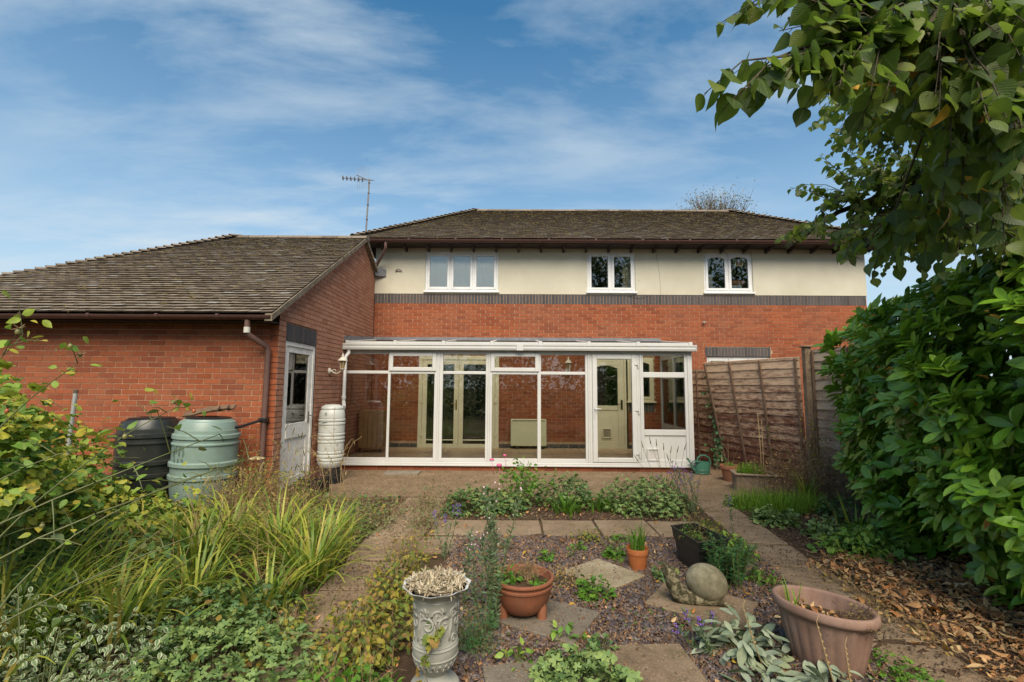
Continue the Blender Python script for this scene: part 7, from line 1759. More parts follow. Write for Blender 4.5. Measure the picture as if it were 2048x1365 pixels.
for cn in canes:
    n = 14
    q = []
    for k in range(n):
        t = k / (n - 1) * (len(cn) - 1); i = min(int(t), len(cn) - 2); f = t - i
        p0, p1, p2, p3 = (np.array(cn[max(0, min(len(cn) - 1, j))]) for j in (i - 1, i, i + 1, i + 2))
        q.append(.5 * ((2 * p1) + (-p0 + p2) * f + (2 * p0 - 5 * p1 + 4 * p2 - p3) * f * f + (-p0 + 3 * p1 - 3 * p2 + p3) * f ** 3))
    ob = MB().tube(q, [.0056 * (1 - .68 * k / (n - 1)) for k in range(n)], 7).build('cane', M_STEMG, rb, smooth=True, auto=False)
    for k in range(5, n):
        d = norm(r.randn(3) * np.array([1, 1, .6]) + np.array([.2, .2, .3])); L = r.uniform(.05, .2)
        mb.tube([q[k], q[k] + d * L * .5 + np.array([0, 0, .01]), q[k] + d * L], [.0028, .002, .0014], 5, caps=False)
        tips.append(q[k] + d * L)
    tips.append(q[-1])
mb.build('side_shoot', M_STEMG, rb, smooth=True, auto=False)['kind'] = 'stuff'
rand_leaves(rb, [p for p in tips if p[0] < -1.75], r, .052, T_OVATE, L_VINE, .05, 4, 120)
rand_leaves(rb, [p for p in tips if p[0] >= -1.75][::3], r, .055, T_OVATE, L_GREYW, .03, 1, 20)
for k in range(11):
    p = tips[22 + k * 4] if 22 + k * 4 < len(tips) else tips[-k - 1]
    MB().lathe([(0, -.012), (.008, -.009), (.011, 0), (.008, .009), (.004, .012), (.006, .018), (0, .016)], 10, p).build('hip', simple('rose_hip_%s' % 'abcdefghijk'[k], (.20, .19, .06) if k % 3 else (.34, .09, .03), .4), rb, smooth=True)
hd = MB()
for cx_, cy_, cz_ in ((-2.34, 2.2, 1.83), (-2.24, 2.42, 1.72), (-2.60, 2.25, 1.74), (-1.86, 2.6, 1.47)):
    for k in range(9):
        d = norm(r.randn(3)); hd.tube([np.array((cx_, cy_, cz_)), np.array((cx_, cy_, cz_)) + d * .03], [.004, .001], 5)
hd.build('seed_head', M_STEMD, rb)['kind'] = 'stuff'
# the post the currant is tied to
cpst = thing('garden_stake', (-4.30, 4.6, 0), 'grey metal stake standing in the currant bush', 'stake')
MB().tube([(-4.34, 4.6, -.1), (-4.27, 4.6, 1.50)], .018, 8).build('shaft', simple('grey_tube', (.30, .31, .30), .5), cpst, smooth=True)
MB().lathe([(.020, 0), (.021, .03), (0, .035)], 8, (-4.27, 4.6, 1.485)).build('cap', M_STEMW, cpst)
# daylilies
def daylily(c, n, L, w, label, singles=0, mat=L_LILY, rad=.12, name='daylily', cat='daylily', group='daylilies by the left path', lean=.6, bend=1.9):
    r = RS()
    t = thing(name, c, label, cat, group)
    sp = []
    for _ in range(n):
        az = r.uniform(0, 2 * np.pi); q = abs(r.randn()) * rad
        sp.append(((c[0] + math.cos(az) * q, c[1] + math.sin(az) * q, c[2] - .01), az + r.randn() * .5, L * r.uniform(.6, 1.15), w * r.uniform(.7, 1.2), abs(r.randn()) * lean * .55 + .08, r.uniform(.5, 1.25) * bend))
    straps(t, mat, sp, 'blade', singles)
    return t
daylily((-1.62, 3.95, 0), 120, .66, .0105, 'daylily clump with arching blades beside the slab path, nearest the path', 70)
daylily((-2.08, 4.35, 0), 110, .72, .011, 'daylily clump behind the path side one, below the dead grey shrub', 60)
daylily((-2.62, 4.1, 0), 120, .72, .0115, 'yellowing daylily clump in front of the green water butt', 60)
daylily((-3.1, 3.55, 0), 100, .62, .011, 'flopping yellow daylily clump in front of the currant bush', 40, bend=2.4)
daylily((-2.3, 3.55, 0), 80, .5, .010, 'short daylily clump above the pale geranium patch', 40, bend=1.9)
daylily((-3.4, 4.5, 0), 70, .6, .010, 'daylily clump tucked against the currant bush at the back', 20)
for c, n, L, lb in (((-2.85, 2.8, 0), 120, .80, 'sprawling yellow daylily clump at the far left below the rose canes'), ((-3.3, 3.1, 0), 110, .85, 'long bladed daylily clump at the left edge behind the rose canes'), ((-2.45, 3.05, 0), 80, .62, 'leaning daylily clump between the variegated shrub and the geraniums'), ((-1.72, 3.45, 0), 70, .46, 'short daylily clump at the path edge above the geranium patch'), ((-2.75, 4.75, 0), 110, .66, 'daylily clump right behind the yellowing one, below the butts'), ((-1.78, 4.75, 0), 80, .52, 'small daylily clump at the back of the row along the path'),
                    ((-2.75, 3.2, 0), 90, .52, 'flattened daylily clump under the rose canes'), ((-2.35, 4.9, 0), 80, .6, 'daylily clump in front of the mat of dead stems')):
    daylily(c, n, L, .011, lb, 24, bend=1.8, rad=.16, lean=.7)
# low growth that hides the bare soil between the clumps
r = RS()
n = 5200
x, y = r.uniform(-4.6, -1.5, n), r.uniform(2.0, 6.75, n)
P = np.stack([x, y, .01 + .16 * r.rand(n) ** 2 + .05 * np.sin(x * 4) * np.sin(y * 3.3)], -1); P[:, 2] = np.maximum(P[:, 2], .01)
for mm, q in ((L_WEED, slice(0, 1700)), (L_GERAND, slice(1700, 4000)), (L_GREYW, slice(4000, 5200))):
    m = len(P[q])
    v, f, u = place(T_OVATE[0], P[q], norm(r.randn(m, 3) * np.array([1, 1, .3])), norm(r.randn(m, 3) * .4 + np.array([0, 0, 1])), .055 * r.uniform(.5, 1.2, m))
    link('ground_ivy', np_mesh('ground_ivy', v, f, mm, u, smooth=True))['kind'] = 'stuff'
for c, n, L, lb in (((-2.35, 4.25, 0), 40, .75, 'tangle of straw coloured dead stems rising through the daylilies'), ((-1.75, 4.1, 0), 26, .6, 'dead flower stalks in the path side daylily clump'), ((-2.9, 3.9, 0), 40, .7, 'dead stems leaning among the yellowing daylilies')):
    t = thing('dead_stalks', c, lb, 'dead plant', 'dead stalks in the left bed')
    tp = twigs(t, c, n, L, M_STRAWST, .0026, .55, 'stem', 1, None, 0, .3)
    rand_leaves(t, tp, RS(), .05, T_LANCE, L_DRY, .02, 2, 10)
# tall dry grass stems
dg = thing('dry_grass', (-2.3, 5.3, 0), 'tall straw coloured seeding grass stems leaning over the left bed', 'grass')
r = RS()
mb = MB(); hp = []
for k in range(20):
    b = np.array([-2.45 + r.randn() * .35, 5.1 + r.randn() * .5, 0]); d = norm(np.array([r.randn() * .16 + .06, r.randn() * .1, 1]))
    L = r.uniform(.6, 1.15); pts = [b]
    for j in range(6):
        d = norm(d + np.array([.05 * r.randn() + .03, 0, -.10 * (j > 3)])); pts.append(pts[-1] + d * L / 6)
    mb.tube(pts, [.003, .0028, .0025, .002, .0018, .0015, .001], 4, caps=False); hp += pts[4:]
mb.build('stem', M_STRAWST, dg, smooth=True, auto=False)['kind'] = 'stuff'
sp = [(p, r.uniform(0, 6.28), r.uniform(.08, .22), .004, .6, 2.4) for p in hp for _ in range(1)]
straps(dg, L_DRY, sp, 'blade', 12, 6)
for cx_, cy_, L in ((-2.05, 7.0, 1.15), (-2.15, 7.05, .95), (-1.95, 6.9, .8)): pass
ag = thing('dry_grass', (-2.35, 6.95, 0), 'arching golden wild oat stems in front of the slim grey water butt', 'grass')
mb = MB(); hp = []
for k in range(9):
    b = np.array([-2.4 + r.randn() * .12, 6.9 + r.randn() * .1, 0]); d = norm(np.array([-.05 + r.randn() * .16, r.randn() * .05, 1])); L = r.uniform(.7, 1.3); pts = [b]
    for j in range(8):
        d = norm(d + np.array([.045 * (1 if k % 2 else -1), 0, -.13 * (j > 3) * (j - 3)])); pts.append(pts[-1] + d * L / 8)
    mb.tube(pts, .0028, 4, caps=False); hp += pts[5:]
mb.build('stem', M_STRAWST, ag, smooth=True, auto=False)['kind'] = 'stuff'
rand_leaves(ag, hp, r, .05, T_LANCE, L_DRY, .012, 3, 16, .2, 'spikelet', 1.2)
# near geranium carpet and variegated shrub
clump('geranium', 'broad patch of pale green geranium leaves at the bottom left edge of the path', 'geranium', (-1.62, 2.72, 0), .52, .55, .20, 900, .062, T_GERAN, L_GERAN, M_STEMG, 190, 'geraniums')
clump('geranium', 'deep green feathery geranium mound between the daylilies and the pale patch', 'geranium', (-1.95, 3.25, 0), .55, .42, .22, 620, .055, T_GERAN, L_GERAND, M_STEMG, 90, 'geraniums')
thicket('variegated_euonymus', 'cream edged variegated euonymus at the bottom left corner', 'shrub', [((-2.15, 2.25, 0), (.46, .42, .28)), ((-2.75, 2.6, 0), (.55, .45, .45)), ((-1.75, 2.15, 0), (.34, .30, .17)), ((-2.3, 2.75, 0), (.45, .35, .30))], 3400, .036, T_OVATE, L_VARI, 160)
thicket('euonymus', 'blue green leafy ground cover at the far left below the rose canes', 'shrub', [((-3.0, 2.9, 0), (.6, .5, .45)), ((-3.5, 3.1, 0), (.6, .5, .6))], 900, .06, T_OVATE, L_GERAND, 60)
# dead looking shrubs below the bins
for c, rx, h, lb, m1, n in (((-3.15, 5.55, 0), .42, .62, 'twiggy brown half dead shrub in front of the green water butt', L_WEED, 60), ((-2.7, 5.9, 0), .38, .58, 'dry seeding shrub between the green water butt and the garage door', L_WEED, 55),
                            ((-3.35, 6.15, 0), .22, .8, 'upright yellowing shrub against the garage corner downpipe', L_WEED, 26), ((-2.55, 5.2, 0), .35, .4, 'low mat of dead stems behind the daylilies', L_DRY, 55)):
    t = thing('dying_shrub', c, lb, 'shrub', 'dying shrubs below the garage')
    r = RS()
    tp = twigs(t, c, n, h, M_STEMD, .0026, .45, 'stem', 5, r, 0, rx * .35)
    rand_leaves(t, tp, r, .032, T_LANCE + T_OVATE, m1, .035, 4, 20)
fl_ = thing('achillea', (-3.22, 6.0, 0), 'flat fading yarrow head beside the brown downpipe', 'flower')
r = RS()
MB().tube([(-3.2, 6.0, 0), (-3.24, 6.02, .4), (-3.22, 6.0, .66)], .004, 6).build('stem', M_STEMG, fl_)
mb = MB()
for k in range(60):
    a, q = r.uniform(0, 6.28), .095 * math.sqrt(r.rand())
    mb.lathe([(0, -.01), (.012, 0), (.008, .008), (0, .009)], 6, (-3.22 + q * math.cos(a), 6.0 + q * math.sin(a), .68 - q * .25))
mb.build('flower_head', simple('fading_yarrow', (.40, .33, .17), .9), fl_)
# grey green weeds between bed and path
for c, rx, ry, h, lb, m1, n, sz in (((-2.1, 6.1, 0), .5, .45, .22, 'grey green low weeds on the edge of the patio by the path', L_GREYW, 420, .03), ((-1.75, 5.45, 0), .32, .55, .2, 'straggling grey green weeds along the left of the path', L_GREYW, 380, .032),
                                    ((-2.55, 6.45, 0), .4, .3, .18, 'low weeds in front of the lattice basket', L_WEED, 260, .03), ((-1.72, 4.75, 0), .2, .4, .16, 'small weeds between the daylilies and the path', L_WEED, 200, .03)):
    t = clump('weed', lb, 'weed', c, rx, ry, h, n * 2, sz, T_OVATE + T_LANCE, m1, M_STEMD, 20, 'weeds along the path', .8, 90, flat=.3)
    twigs(t, c, 30, h * 1.6, M_STEMD, .0016, .6, 'dry_stem', 2, None, 0, rx * .5)
# path side weeds left of the urn
for c, rx, ry, h, lb, n, sz, m1 in (((-1.42, 3.1, 0), .14, .5, .14, 'sprawling weeds over the left edge of the path near the geraniums', 300, .04, L_WEED), ((-1.45, 5.7, 0), .15, .7, .15, 'weeds creeping over the far left edge of the path', 320, .032, L_GREYW), ((2.08, 3.55, 0), .10, .5, .09, 'thin weeds along the near edge of the right path', 190, .035, L_STRAW), ((2.62, 3.6, 0), .12, .9, .07, 'dead leaves and weeds over the outer edge of the right path', 260, .04, L_DRY),
                                    ((-.90, 3.0, 0), .30, .46, .24, 'yellow and green weedy tangle on the path edge left of the urn', 800, .042, L_WEED), ((-.88, 3.75, 0), .26, .46, .26, 'yellowing strawberry weeds along the slate edge behind the urn', 700, .040, L_WEED),
                                    ((-.82, 2.45, 0), .3, .24, .18, 'bright green creeping weeds at the foot of the urn', 330, .05, L_FRESH), ((-.95, 4.5, 0), .24, .4, .24, 'thin purple flowered weeds beside the corner slab', 300, .03, L_WEED),
                                    ((-1.02, 5.5, 0), .22, .5, .28, 'straggly lavender and weeds on the path corner', 330, .03, L_GREYW), ((-1.1, 6.3, 0), .25, .4, .34, 'pale feathery weeds at the left end of the flower border', 380, .028, L_GREYW)):
    t = clump('weed', lb, 'weed', c, rx, ry, h, int(n * 1.4), sz, T_OVATE, m1, M_STEMD, 30, 'weeds along the path', .85, 80, flat=.3)
    twigs(t, c, 24, h * 1.7, M_STEMD, .0016, .5, 'dry_stem', 2, None, 0, rx * .5)
clump('weed', 'green weeds and fallen leaves at the right foot of the oval tub', 'weed', (2.13, 2.72, 0), .17, .26, .09, 170, .036, T_GERAN, L_FRESH, M_STEMG, 40, 'weeds in the slate', .8, 30)
clump('weed', 'bright weeds at the near edge between the slab and the lambs ears', 'weed', (1.25, 2.45, 0), .16, .12, .06, 110, .032, T_OVATE, L_FRESH, M_STEMG, 30, 'weeds in the slate', .8, 20)
# climbing tendril in front of the urn
tv = thing('vine_tendril', (-.36, 2.30, 0), 'thin vine with yellow green leaves climbing in front of the urn', 'vine')
r = RS()
pts = [np.array([-.40 + .03 * math.sin(k * .9), 2.34 + .01 * k, .05 + k * .036]) for k in range(11)]
MB().tube(pts, .002, 5).build('stem', M_STEMW, tv)
foliage(tv, T_VINE, np.array([p + r.randn(3) * .018 for p in pts for _ in (0, 1)]), norm(r.randn(22, 3) + np.array([0, -.4, -.6])), norm(r.randn(22, 3) * .4 + np.array([0, -.8, .5])), .055 * r.uniform(.6, 1.1, 22), L_WEED, 22)

# ---- flower border in front of the conservatory
clump('geranium', 'dark green geranium cushion at the left end of the flower border', 'geranium', (-.52, 6.12, 0), .38, .28, .33, 620, .055, T_GERAN, L_GERAND, M_STEMG, 40, 'geraniums')
clump('geranium', 'dark geranium cushion just left of the rose', 'geranium', (-.08, 6.15, 0), .28, .24, .30, 420, .055, T_GERAN, L_GERAND, M_STEMG, 20, 'geraniums')
clump('geranium', 'round geranium cushion right of the pink rose', 'geranium', (.70, 6.45, 0), .38, .30, .43, 720, .055, T_GERAN, L_GERAND, M_STEMG, 40, 'geraniums')
clump('geranium', 'largest light green geranium mound near the purple toadflax', 'geranium', (1.68, 6.25, 0), .60, .38, .42, 1350, .056, T_GERAN, L_GERAN, M_STEMG, 60, 'geraniums')
daylily((.66, 6.12, 0), 60, .26, .014, 'dandelion rosette below the round geranium cushion', 20, L_FRESH, .12, 'dandelion', 'weed', 'dandelions in the border', .8, 1.0)
daylily((1.15, 6.25, 0), 70, .28, .013, 'dandelion rosette left of the largest geranium mound', 20, L_FRESH, .13, 'dandelion', 'weed', 'dandelions in the border', .8, 1.0)
rp = thing('rose_bush', (.08, 6.5, 0), 'small rose bush with pink blooms in front of the conservatory', 'rose bush')
r = RS()
tp = twigs(rp, (.1, 6.5, 0), 26, .52, M_STEMG, .004, .32, 'stem', 4, r, 0, .1)
rand_leaves(rp, tp, r, .05, T_OVATE, L_FRESH, .04, 4, 40)
rand_leaves(rp, np.array([(.1, 6.45, .25)] * 50) + r.randn(50, 3) * .10, r, .045, T_OVATE, L_GERAND, .03, 1, 0, name='inner_leaf')
for p, s in (((-.30, 6.42, .60), .034), ((-.20, 6.40, .53), .042), ((-.13, 6.45, .655), .026)):
    fl = MB()
    for k in range(14):
        a, e = k * 2.4, .35 + k * .045
        d = np.array([math.cos(a) * math.sin(e * 2), math.sin(a) * math.sin(e * 2), math.cos(e * 2) * .8])
        fl.lathe([(0, -s * .3), (s * .38, 0), (s * .30, s * .3), (0, s * .35)], 8, np.array(p) + d * s * .55, 1, .8)
    fl.tube([np.array(p) - np.array([0, 0, s * .5]), np.array(p) - np.array([-.03, -.02, .2])], .003, 5)
    fl.build('bloom', M_PINK, rp, smooth=True, auto=False)
# pale toadflax stalk, tallest thing between urn and bowl
def toadflax(c, n, h, lb, petal, lean=.12, sp=.05, dirx=0.0, flowers=.25, group='toadflax', nl=46, nf=12):
    t = thing('toadflax', c, lb, 'flower', group)
    r = RS()
    mb = MB(); lp, ld, fpz = [], [], []
    for k in range(n):
        b = np.array([c[0] + r.randn() * sp, c[1] + r.randn() * sp, c[2]]); d = norm(np.array([r.randn() * lean + dirx, r.randn() * lean, 1]))
        L = h * r.uniform(.6, 1.05); pts = [b]
        for j in range(8):
            d = norm(d + r.randn(3) * .05); pts.append(pts[-1] + d * L / 8)
        mb.tube(pts, [.0034 * (1 - .7 * j / 8) for j in range(9)], 5, caps=False)
        for j in range(nl):
            u = r.uniform(.03, .92); i = min(int(u * 8), 7); p = pts[i] + (pts[i + 1] - pts[i]) * (u * 8 - i)
            lp.append(p); ld.append(norm(np.array([r.randn(), r.randn(), .9])))
        for j in range(nf):
            u = r.uniform(1 - flowers, 1.0); i = min(int(u * 8), 7); fpz.append(pts[i] + (pts[i + 1] - pts[i]) * (u * 8 - i) + r.randn(3) * .011)
    mb.build('stem', M_STEMG, t, smooth=True, auto=False)['kind'] = 'stuff'
    lp, ld = np.array(lp), np.array(ld)
    foliage(t, T_LANCE, lp, ld, norm(r.randn(len(lp), 3)), .048 * r.uniform(.6, 1.2, len(lp)), L_GLAUC, 30)
    if petal:
        fm = MB()
        for p in fpz:
            s = r.uniform(.004, .0085)
            fm.lathe([(0, -s), (s * .9, 0), (s * .7, s), (0, s * 1.3)], 5, p)
        fm.build('floret', petal, t, smooth=True, auto=False)['kind'] = 'stuff'
    return t
toadflax((-.13, 3.20, 0), 6, .98, 'tall pale toadflax stalk rising between the urn and the bowl planter', M_PALEPINK, .04, .022, nf=5, nl=150)
toadflax((-.28, 3.55, 0), 4, .72, 'thinner pale toadflax left of the tall stalk', M_PALEPINK, .07, .04, nf=4, nl=80)
toadflax((-.62, 4.55, 0), 4, .5, 'small toadflax by the corner slab of the slate bed', M_PURPLE, .2, .05)
toadflax((2.22, 6.05, 0), 11, .78, 'purple flowering toadflax leaning left in front of the conservatory', M_PURPLE, .16, .09, -.28, .4)
toadflax((2.36, 5.25, 0), 1, .42, 'single upright purple toadflax spike on the right path', M_PURPLE, .03, .01)
toadflax((1.16, 2.98, 0), 4, .30, 'short purple toadflax flopping over the snail slab', M_PURPLE, .5, .04, -.4)
clump('fennel', 'feathery dark green foliage at the foot of the tall toadflax stalk', 'fern', (-.24, 3.02, 0), .17, .15, .30, 1500, .030, T_NEEDLE, L_NEEDLE, M_STEMG, 0, None, .9, 40)
# lavender seed spikes reaching up in front of the door panel
lv = thing('seed_spikes', (2.0, 6.3, 0), 'dark bare seed spikes in front of the white lower panel', 'flower')
r = RS()
for k in range(9):
    b = np.array([1.95 + r.randn() * .12, 6.3 + r.randn() * .06, .1]); tip = np.array([1.62 + k * .075, 6.3 + r.randn() * .05, .62 + r.uniform(-.08, .24)])
    mb = MB().tube([b, (b + tip) / 2 + np.array([.04, 0, .02]), tip], [.003, .0025, .002], 5).tube([tip, tip + norm(tip - b) * .09], [.006, .003], 6)
    mb.build('spike', M_STEMW, lv, smooth=True, auto=False)

# ---- slate bed weeds
SM = [((.78, 5.05, 0), .20, .14, .13, 'low brownish green cushion on the slate below the paved row', 150, .035, L_WEED), ((.42, 3.95, 0), .17, .15, .16, 'brown sedum mound behind the bowl planter', 320, .022, L_DRY),
      ((.60, 3.72, 0), .14, .12, .15, 'bright green parsley leaved weed by the diamond slab', 90, .06, L_FRESH), ((.93, 4.55, 0), .11, .10, .09, 'round bright green rosette at the tip of the diamond slab', 110, .05, L_FRESH),
      ((1.22, 4.06, 0), .10, .10, .14, 'small geranium behind the stone snail', 60, .045, L_GERAND), ((.33, 3.12, 0), .12, .10, .09, 'glossy strawberry leaves on the slate below the bowl planter', 40, .055, L_STRAW),
      ((.53, 2.98, 0), .10, .07, .08, 'low bramble leaves at the far edge of the near slab', 40, .05, L_GERAND), ((.02, 2.86, 0), .10, .09, .10, 'small strawberry weed right of the urn', 36, .05, L_STRAW),
      ((1.10, 5.0, 0), .15, .08, .10, 'pale weed behind the orange pot', 70, .04, L_FRESH), ((.98, 4.75, 0), .08, .07, .12, 'thin weed left of the orange pot', 50, .04, L_GREYW), ((.30, 4.45, 0), .07, .07, .12, 'small seedling behind the bowl planter', 30, .045, L_FRESH),
      ((-.1, 4.75, 0), .10, .1, .1, 'seedling weed in the left part of the slate', 40, .04, L_GREYW), ((.62, 4.75, 0), .09, .07, .08, 'seedling weed in the middle of the slate', 36, .04, L_FRESH), ((.55, 4.55, 0), .05, .05, .1, 'thin seedling next to the diamond slab', 20, .04, L_GREYW)]
for c, rx, ry, h, lb, n, sz, m1 in SM:
    clump('weed', lb, 'weed', c, rx, ry, h, n, sz, T_GERAN if m1 in (L_FRESH, L_GERAND) else T_OVATE, m1, M_STEMG, min(n // 3, 24), 'weeds in the slate', .7, 24)
clump('geranium', 'near geranium with pale deeply cut leaves at the bottom centre edge', 'geranium', (.36, 2.56, 0), .30, .25, .17, 420, .072, T_GERAN, L_GERAN, M_STEMG, 150, 'geraniums')
# creeping bright specks of weed through slate
r = RS()
n = 1500
P = np.stack([r.uniform(-.55, 2.3, n), 2.2 + 2.95 * r.rand(n) ** 1.3, np.full(n, .018)], -1)
k = (np.sin(P[:, 0] * 4 + 1) * np.sin(P[:, 1] * 5) + r.rand(n)) > .75
P = P[k]
ob = link('creeping_weed', np_mesh('creeping_weed', *(lambda v, f, u: (v, f, L_FRESH, u))(*place(T_OVATE[0], P, norm(r.randn(len(P), 3) * np.array([1, 1, .2])), norm(r.randn(len(P), 3) * .3 + np.array([0, 0, 1])), .028 * r.uniform(.5, 1.2, len(P))))))
ob['kind'] = 'stuff'
# ---- spurge, lamb's ear, ground cover on the right
r = RS()
sg = thing('spurge', (1.72, 3.92, 0), 'blue green spurge with needle like leaves beside the black trough', 'shrub')
mb = MB(); lp, ld = [], []
for k in range(34):
    az, le = r.uniform(0, 6.28), abs(r.randn()) * .35
    b = np.array([1.74 + r.randn() * .07, 3.92 + r.randn() * .06, 0]); d = norm(np.array([math.cos(az) * math.sin(le), math.sin(az) * math.sin(le), math.cos(le)])); L = r.uniform(.2, .40); pts = [b]
    for j in range(5): d = norm(d + r.randn(3) * .08); pts.append(pts[-1] + d * L / 5)
    mb.tube(pts, .003, 5, caps=False)
    for j in range(70):
        u = r.uniform(.2, 1.0); i = min(int(u * 5), 4); lp.append(pts[i] + (pts[i + 1] - pts[i]) * (u * 5 - i)); q = r.uniform(0, 6.28); ld.append(norm(np.array([math.cos(q), math.sin(q), .55]) ))
mb.build('stem', M_STEMG, sg, smooth=True, auto=False)['kind'] = 'stuff'
foliage(sg, T_LANCE, np.array(lp), np.array(ld), norm(np.array([0, 0, 1.0]) + r.randn(len(lp), 3) * .3), .042 * r.uniform(.7, 1.2, len(lp)), L_NEEDLE, 30)
for c, rx, h, lb, n, sg_ in (((1.36, 2.98, 0), .22, .19, 'silver woolly lambs ear clump left of the oval tub', 190, 120), ((1.66, 2.52, 0), .26, .13, 'silver lambs ear clump at the foot of the oval tub', 130, 100), ((1.32, 2.62, 0), .14, .11, 'small lambs ear rosette on the slate at the near edge', 50, 40)):
    clump('lambs_ear', lb, 'lambs ear', c, rx, rx * .8, h, n, .108, T_EAR, L_EAR, M_STEMG, sg_, 'lambs ears', .9, 20, flat=.5, outw=1.2)
sk = thing('seed_stalk', (1.62, 2.50, 0), 'dry curling lambs ear flower stalks in front of the oval tub', 'flower')
for x, y, tx, tz in ((1.62, 2.50, 1.53, .40), (1.68, 2.49, 1.66, .30), (1.40, 2.8, 1.30, .34)):
    m_ = MB().tube([(x, y, 0), ((x + tx) / 2 - .01, y + .0, tz * .5), (tx, y + .02, tz), (tx + .02, y + .03, tz + .03)], [.0035, .003, .002, .0015], 5)
    for k in range(7):
        q = .45 + k * .08; m_.lathe([(0, -.007), (.008, 0), (0, .008)], 6, (x + (tx - x) * q, y + .02 * q, tz * q))
    m_.build('stalk', M_STRAWST, sk, smooth=True, auto=False)
for c, rx, ry, h, lb, n, m1, sz, T_ in (((2.12, 5.0, 0), .20, .25, .14, 'strawberry patch behind the black trough', 190, L_STRAW, .055, T_OVATE), ((2.05, 4.55, 0), .17, .22, .13, 'strawberry patch right of the black trough', 170, L_STRAW, .055, T_OVATE),
                                       ((2.02, 4.05, 0), .14, .14, .10, 'yellow green creeping plant at the right edge of the slate', 90, L_FRESH, .045, T_OVATE), ((2.30, 3.62, 0), .09, .09, .11, 'small pale mallow on the right path', 36, L_GERAN, .06, T_MANTLE),
                                       ((2.10, 5.45, 0), .22, .14, .14, 'yellowing weeds at the end of the paved row', 140, L_WEED, .04, T_OVATE)):
    clump('ground_cover', lb, 'ground cover', c, rx, ry, h, n, sz, T_, m1, M_STEMG, 24, 'ground cover by the right path', .75, 30)
for c, rx, ry, h, lb, n, m1, sz, T_ in (((3.05, 5.75, 0), .26, .22, .19, 'grey green ladys mantle by the right path', 200, L_GERAN, .06, T_MANTLE), ((3.35, 5.25, 0), .22, .2, .17, 'lower ladys mantle patch between path and strawberries', 160, L_GERAN, .055, T_MANTLE),
                                       ((3.35, 4.72, 0), .42, .26, .22, 'bright strawberry patch under the laurel hedge, nearest the leaf litter', 330, L_STRAW, .066, T_MANTLE + T_OVATE), ((3.75, 5.05, 0), .35, .26, .22, 'strawberry patch around the sword leaves', 260, L_STRAW, .066, T_MANTLE + T_OVATE),
                                       ((4.0, 5.9, 0), .32, .3, .28, 'dark geranium beneath the fence and laurel', 260, L_GERAND, .06, T_GERAN), ((2.95, 6.45, 0), .18, .2, .16, 'trailing weeds at the corner of the patio', 130, L_STRAW, .04, T_OVATE)):
    clump('ground_cover', lb, 'ground cover', c, rx, ry, h, int(n * 1.5), sz, T_, m1, M_STEMG, 40, 'ground cover under the laurel', .6, 50)
daylily((3.62, 5.18, 0), 9, .52, .014, 'sword shaped yellow edged leaves in the strawberry patch', 9, L_LILY, .10, 'iris', 'iris', None, .35, .35)
daylily((4.05, 6.75, 0), 34, .46, .010, 'pale striped arching grass by the fence post', 20, L_LILY, .05, 'striped_grass', 'grass', None, .4, 1.2)
def grass(name, label, cx, cy, rx, ry, n, L, w=.0022, z=0.0, mat=L_GRASS, rot=0.0, kind=None):
    r = RS()
    a, q = r.uniform(0, 6.28, n), np.sqrt(r.rand(n))
    lx, ly = np.cos(a) * q * rx, np.sin(a) * q * ry
    sp = [((cx + x * math.cos(rot) - y * math.sin(rot), cy + x * math.sin(rot) + y * math.cos(rot), z), r.uniform(0, 6.28), L * r.uniform(.5, 1.15), w * r.uniform(.7, 1.3), abs(r.randn()) * .25, r.uniform(.2, 1.4)) for x, y in zip(lx, ly)]
    t = thing(name, (cx, cy, z), label, 'grass')
    straps(t, mat, sp, 'blade', 6, 4)
    return t
grass('grass_tuft', 'soft bright green grass patch in front of the stone planter', 3.45, 6.4, .62, .34, 1500, .24)
grass('grass_tuft', 'vivid grass filling the stone planter', 3.68, 7.55, .20, .10, 330, .21, .003, .21, L_GRASS, R(-14))
grass('chives', 'strappy green shoots growing in the orange pot', OX, OY, .06, .06, 46, .24, .005, .15, L_FRESH)
grass('grass_tuft', 'sparse grass blades in the oval tub', TX - .06, TY + .10, .10, .06, 12, .16, .003, .265)
clump('herb', 'green herb shoots in the clay pot by the fence', 'herb', (3.70, 8.30, .23), .12, .12, .08, 110, .035, T_OVATE, L_FRESH, M_STEMG, 10, None, .8, 16)
clump('weed', 'young green leaves at the left inside the bowl planter', 'weed', (-.03, 3.42, .232), .10, .10, .09, 70, .045, T_OVATE, L_FRESH, M_STEMG, 40, 'weeds in the planters', .8, 20)
clump('weed', 'low green leaves at the right inside the bowl planter', 'weed', (.16, 3.36, .232), .08, .06, .04, 40, .04, T_OVATE, L_FRESH, M_STEMG, 24, 'weeds in the planters', .8, 12)
clump('weed', 'pale green weeds inside the black trough', 'weed', (1.58, 4.36, .225), .11, .16, .10, 120, .032, T_OVATE, L_FRESH, M_STEMG, 30, 'weeds in the planters', .9, 20)
def dead_plant(c, n, L, lb, rad=.0022, lean=.35, spread=.035, mat=M_STEMD, leaves=0, name='dead_plant', fork=2, group='dead plants in the pots'):
    t = thing(name, c, lb, 'dead plant', group)
    r = RS()
    tp = twigs(t, c, n, L, mat, rad, lean, 'stem', fork, r, 0, spread)
    if leaves: rand_leaves(t, tp, r, .025, T_LANCE, L_DRY, .015, leaves)
    return t
dead_plant((.09, 3.44, .235), 70, .12, 'cut back dead stems in the bowl planter', .0022, .35, .045, M_STEMD, 1)
dead_plant((1.90, 2.73, .262), 60, .13, 'dead twiggy plant at the right end of the oval tub', .002, .5, .04, M_STEMW, 1)
dead_plant((1.64, 4.30, .225), 16, .3, 'rosemary like sprig leaning out of the black trough', .0025, .6, .05, M_STEMG, 6)
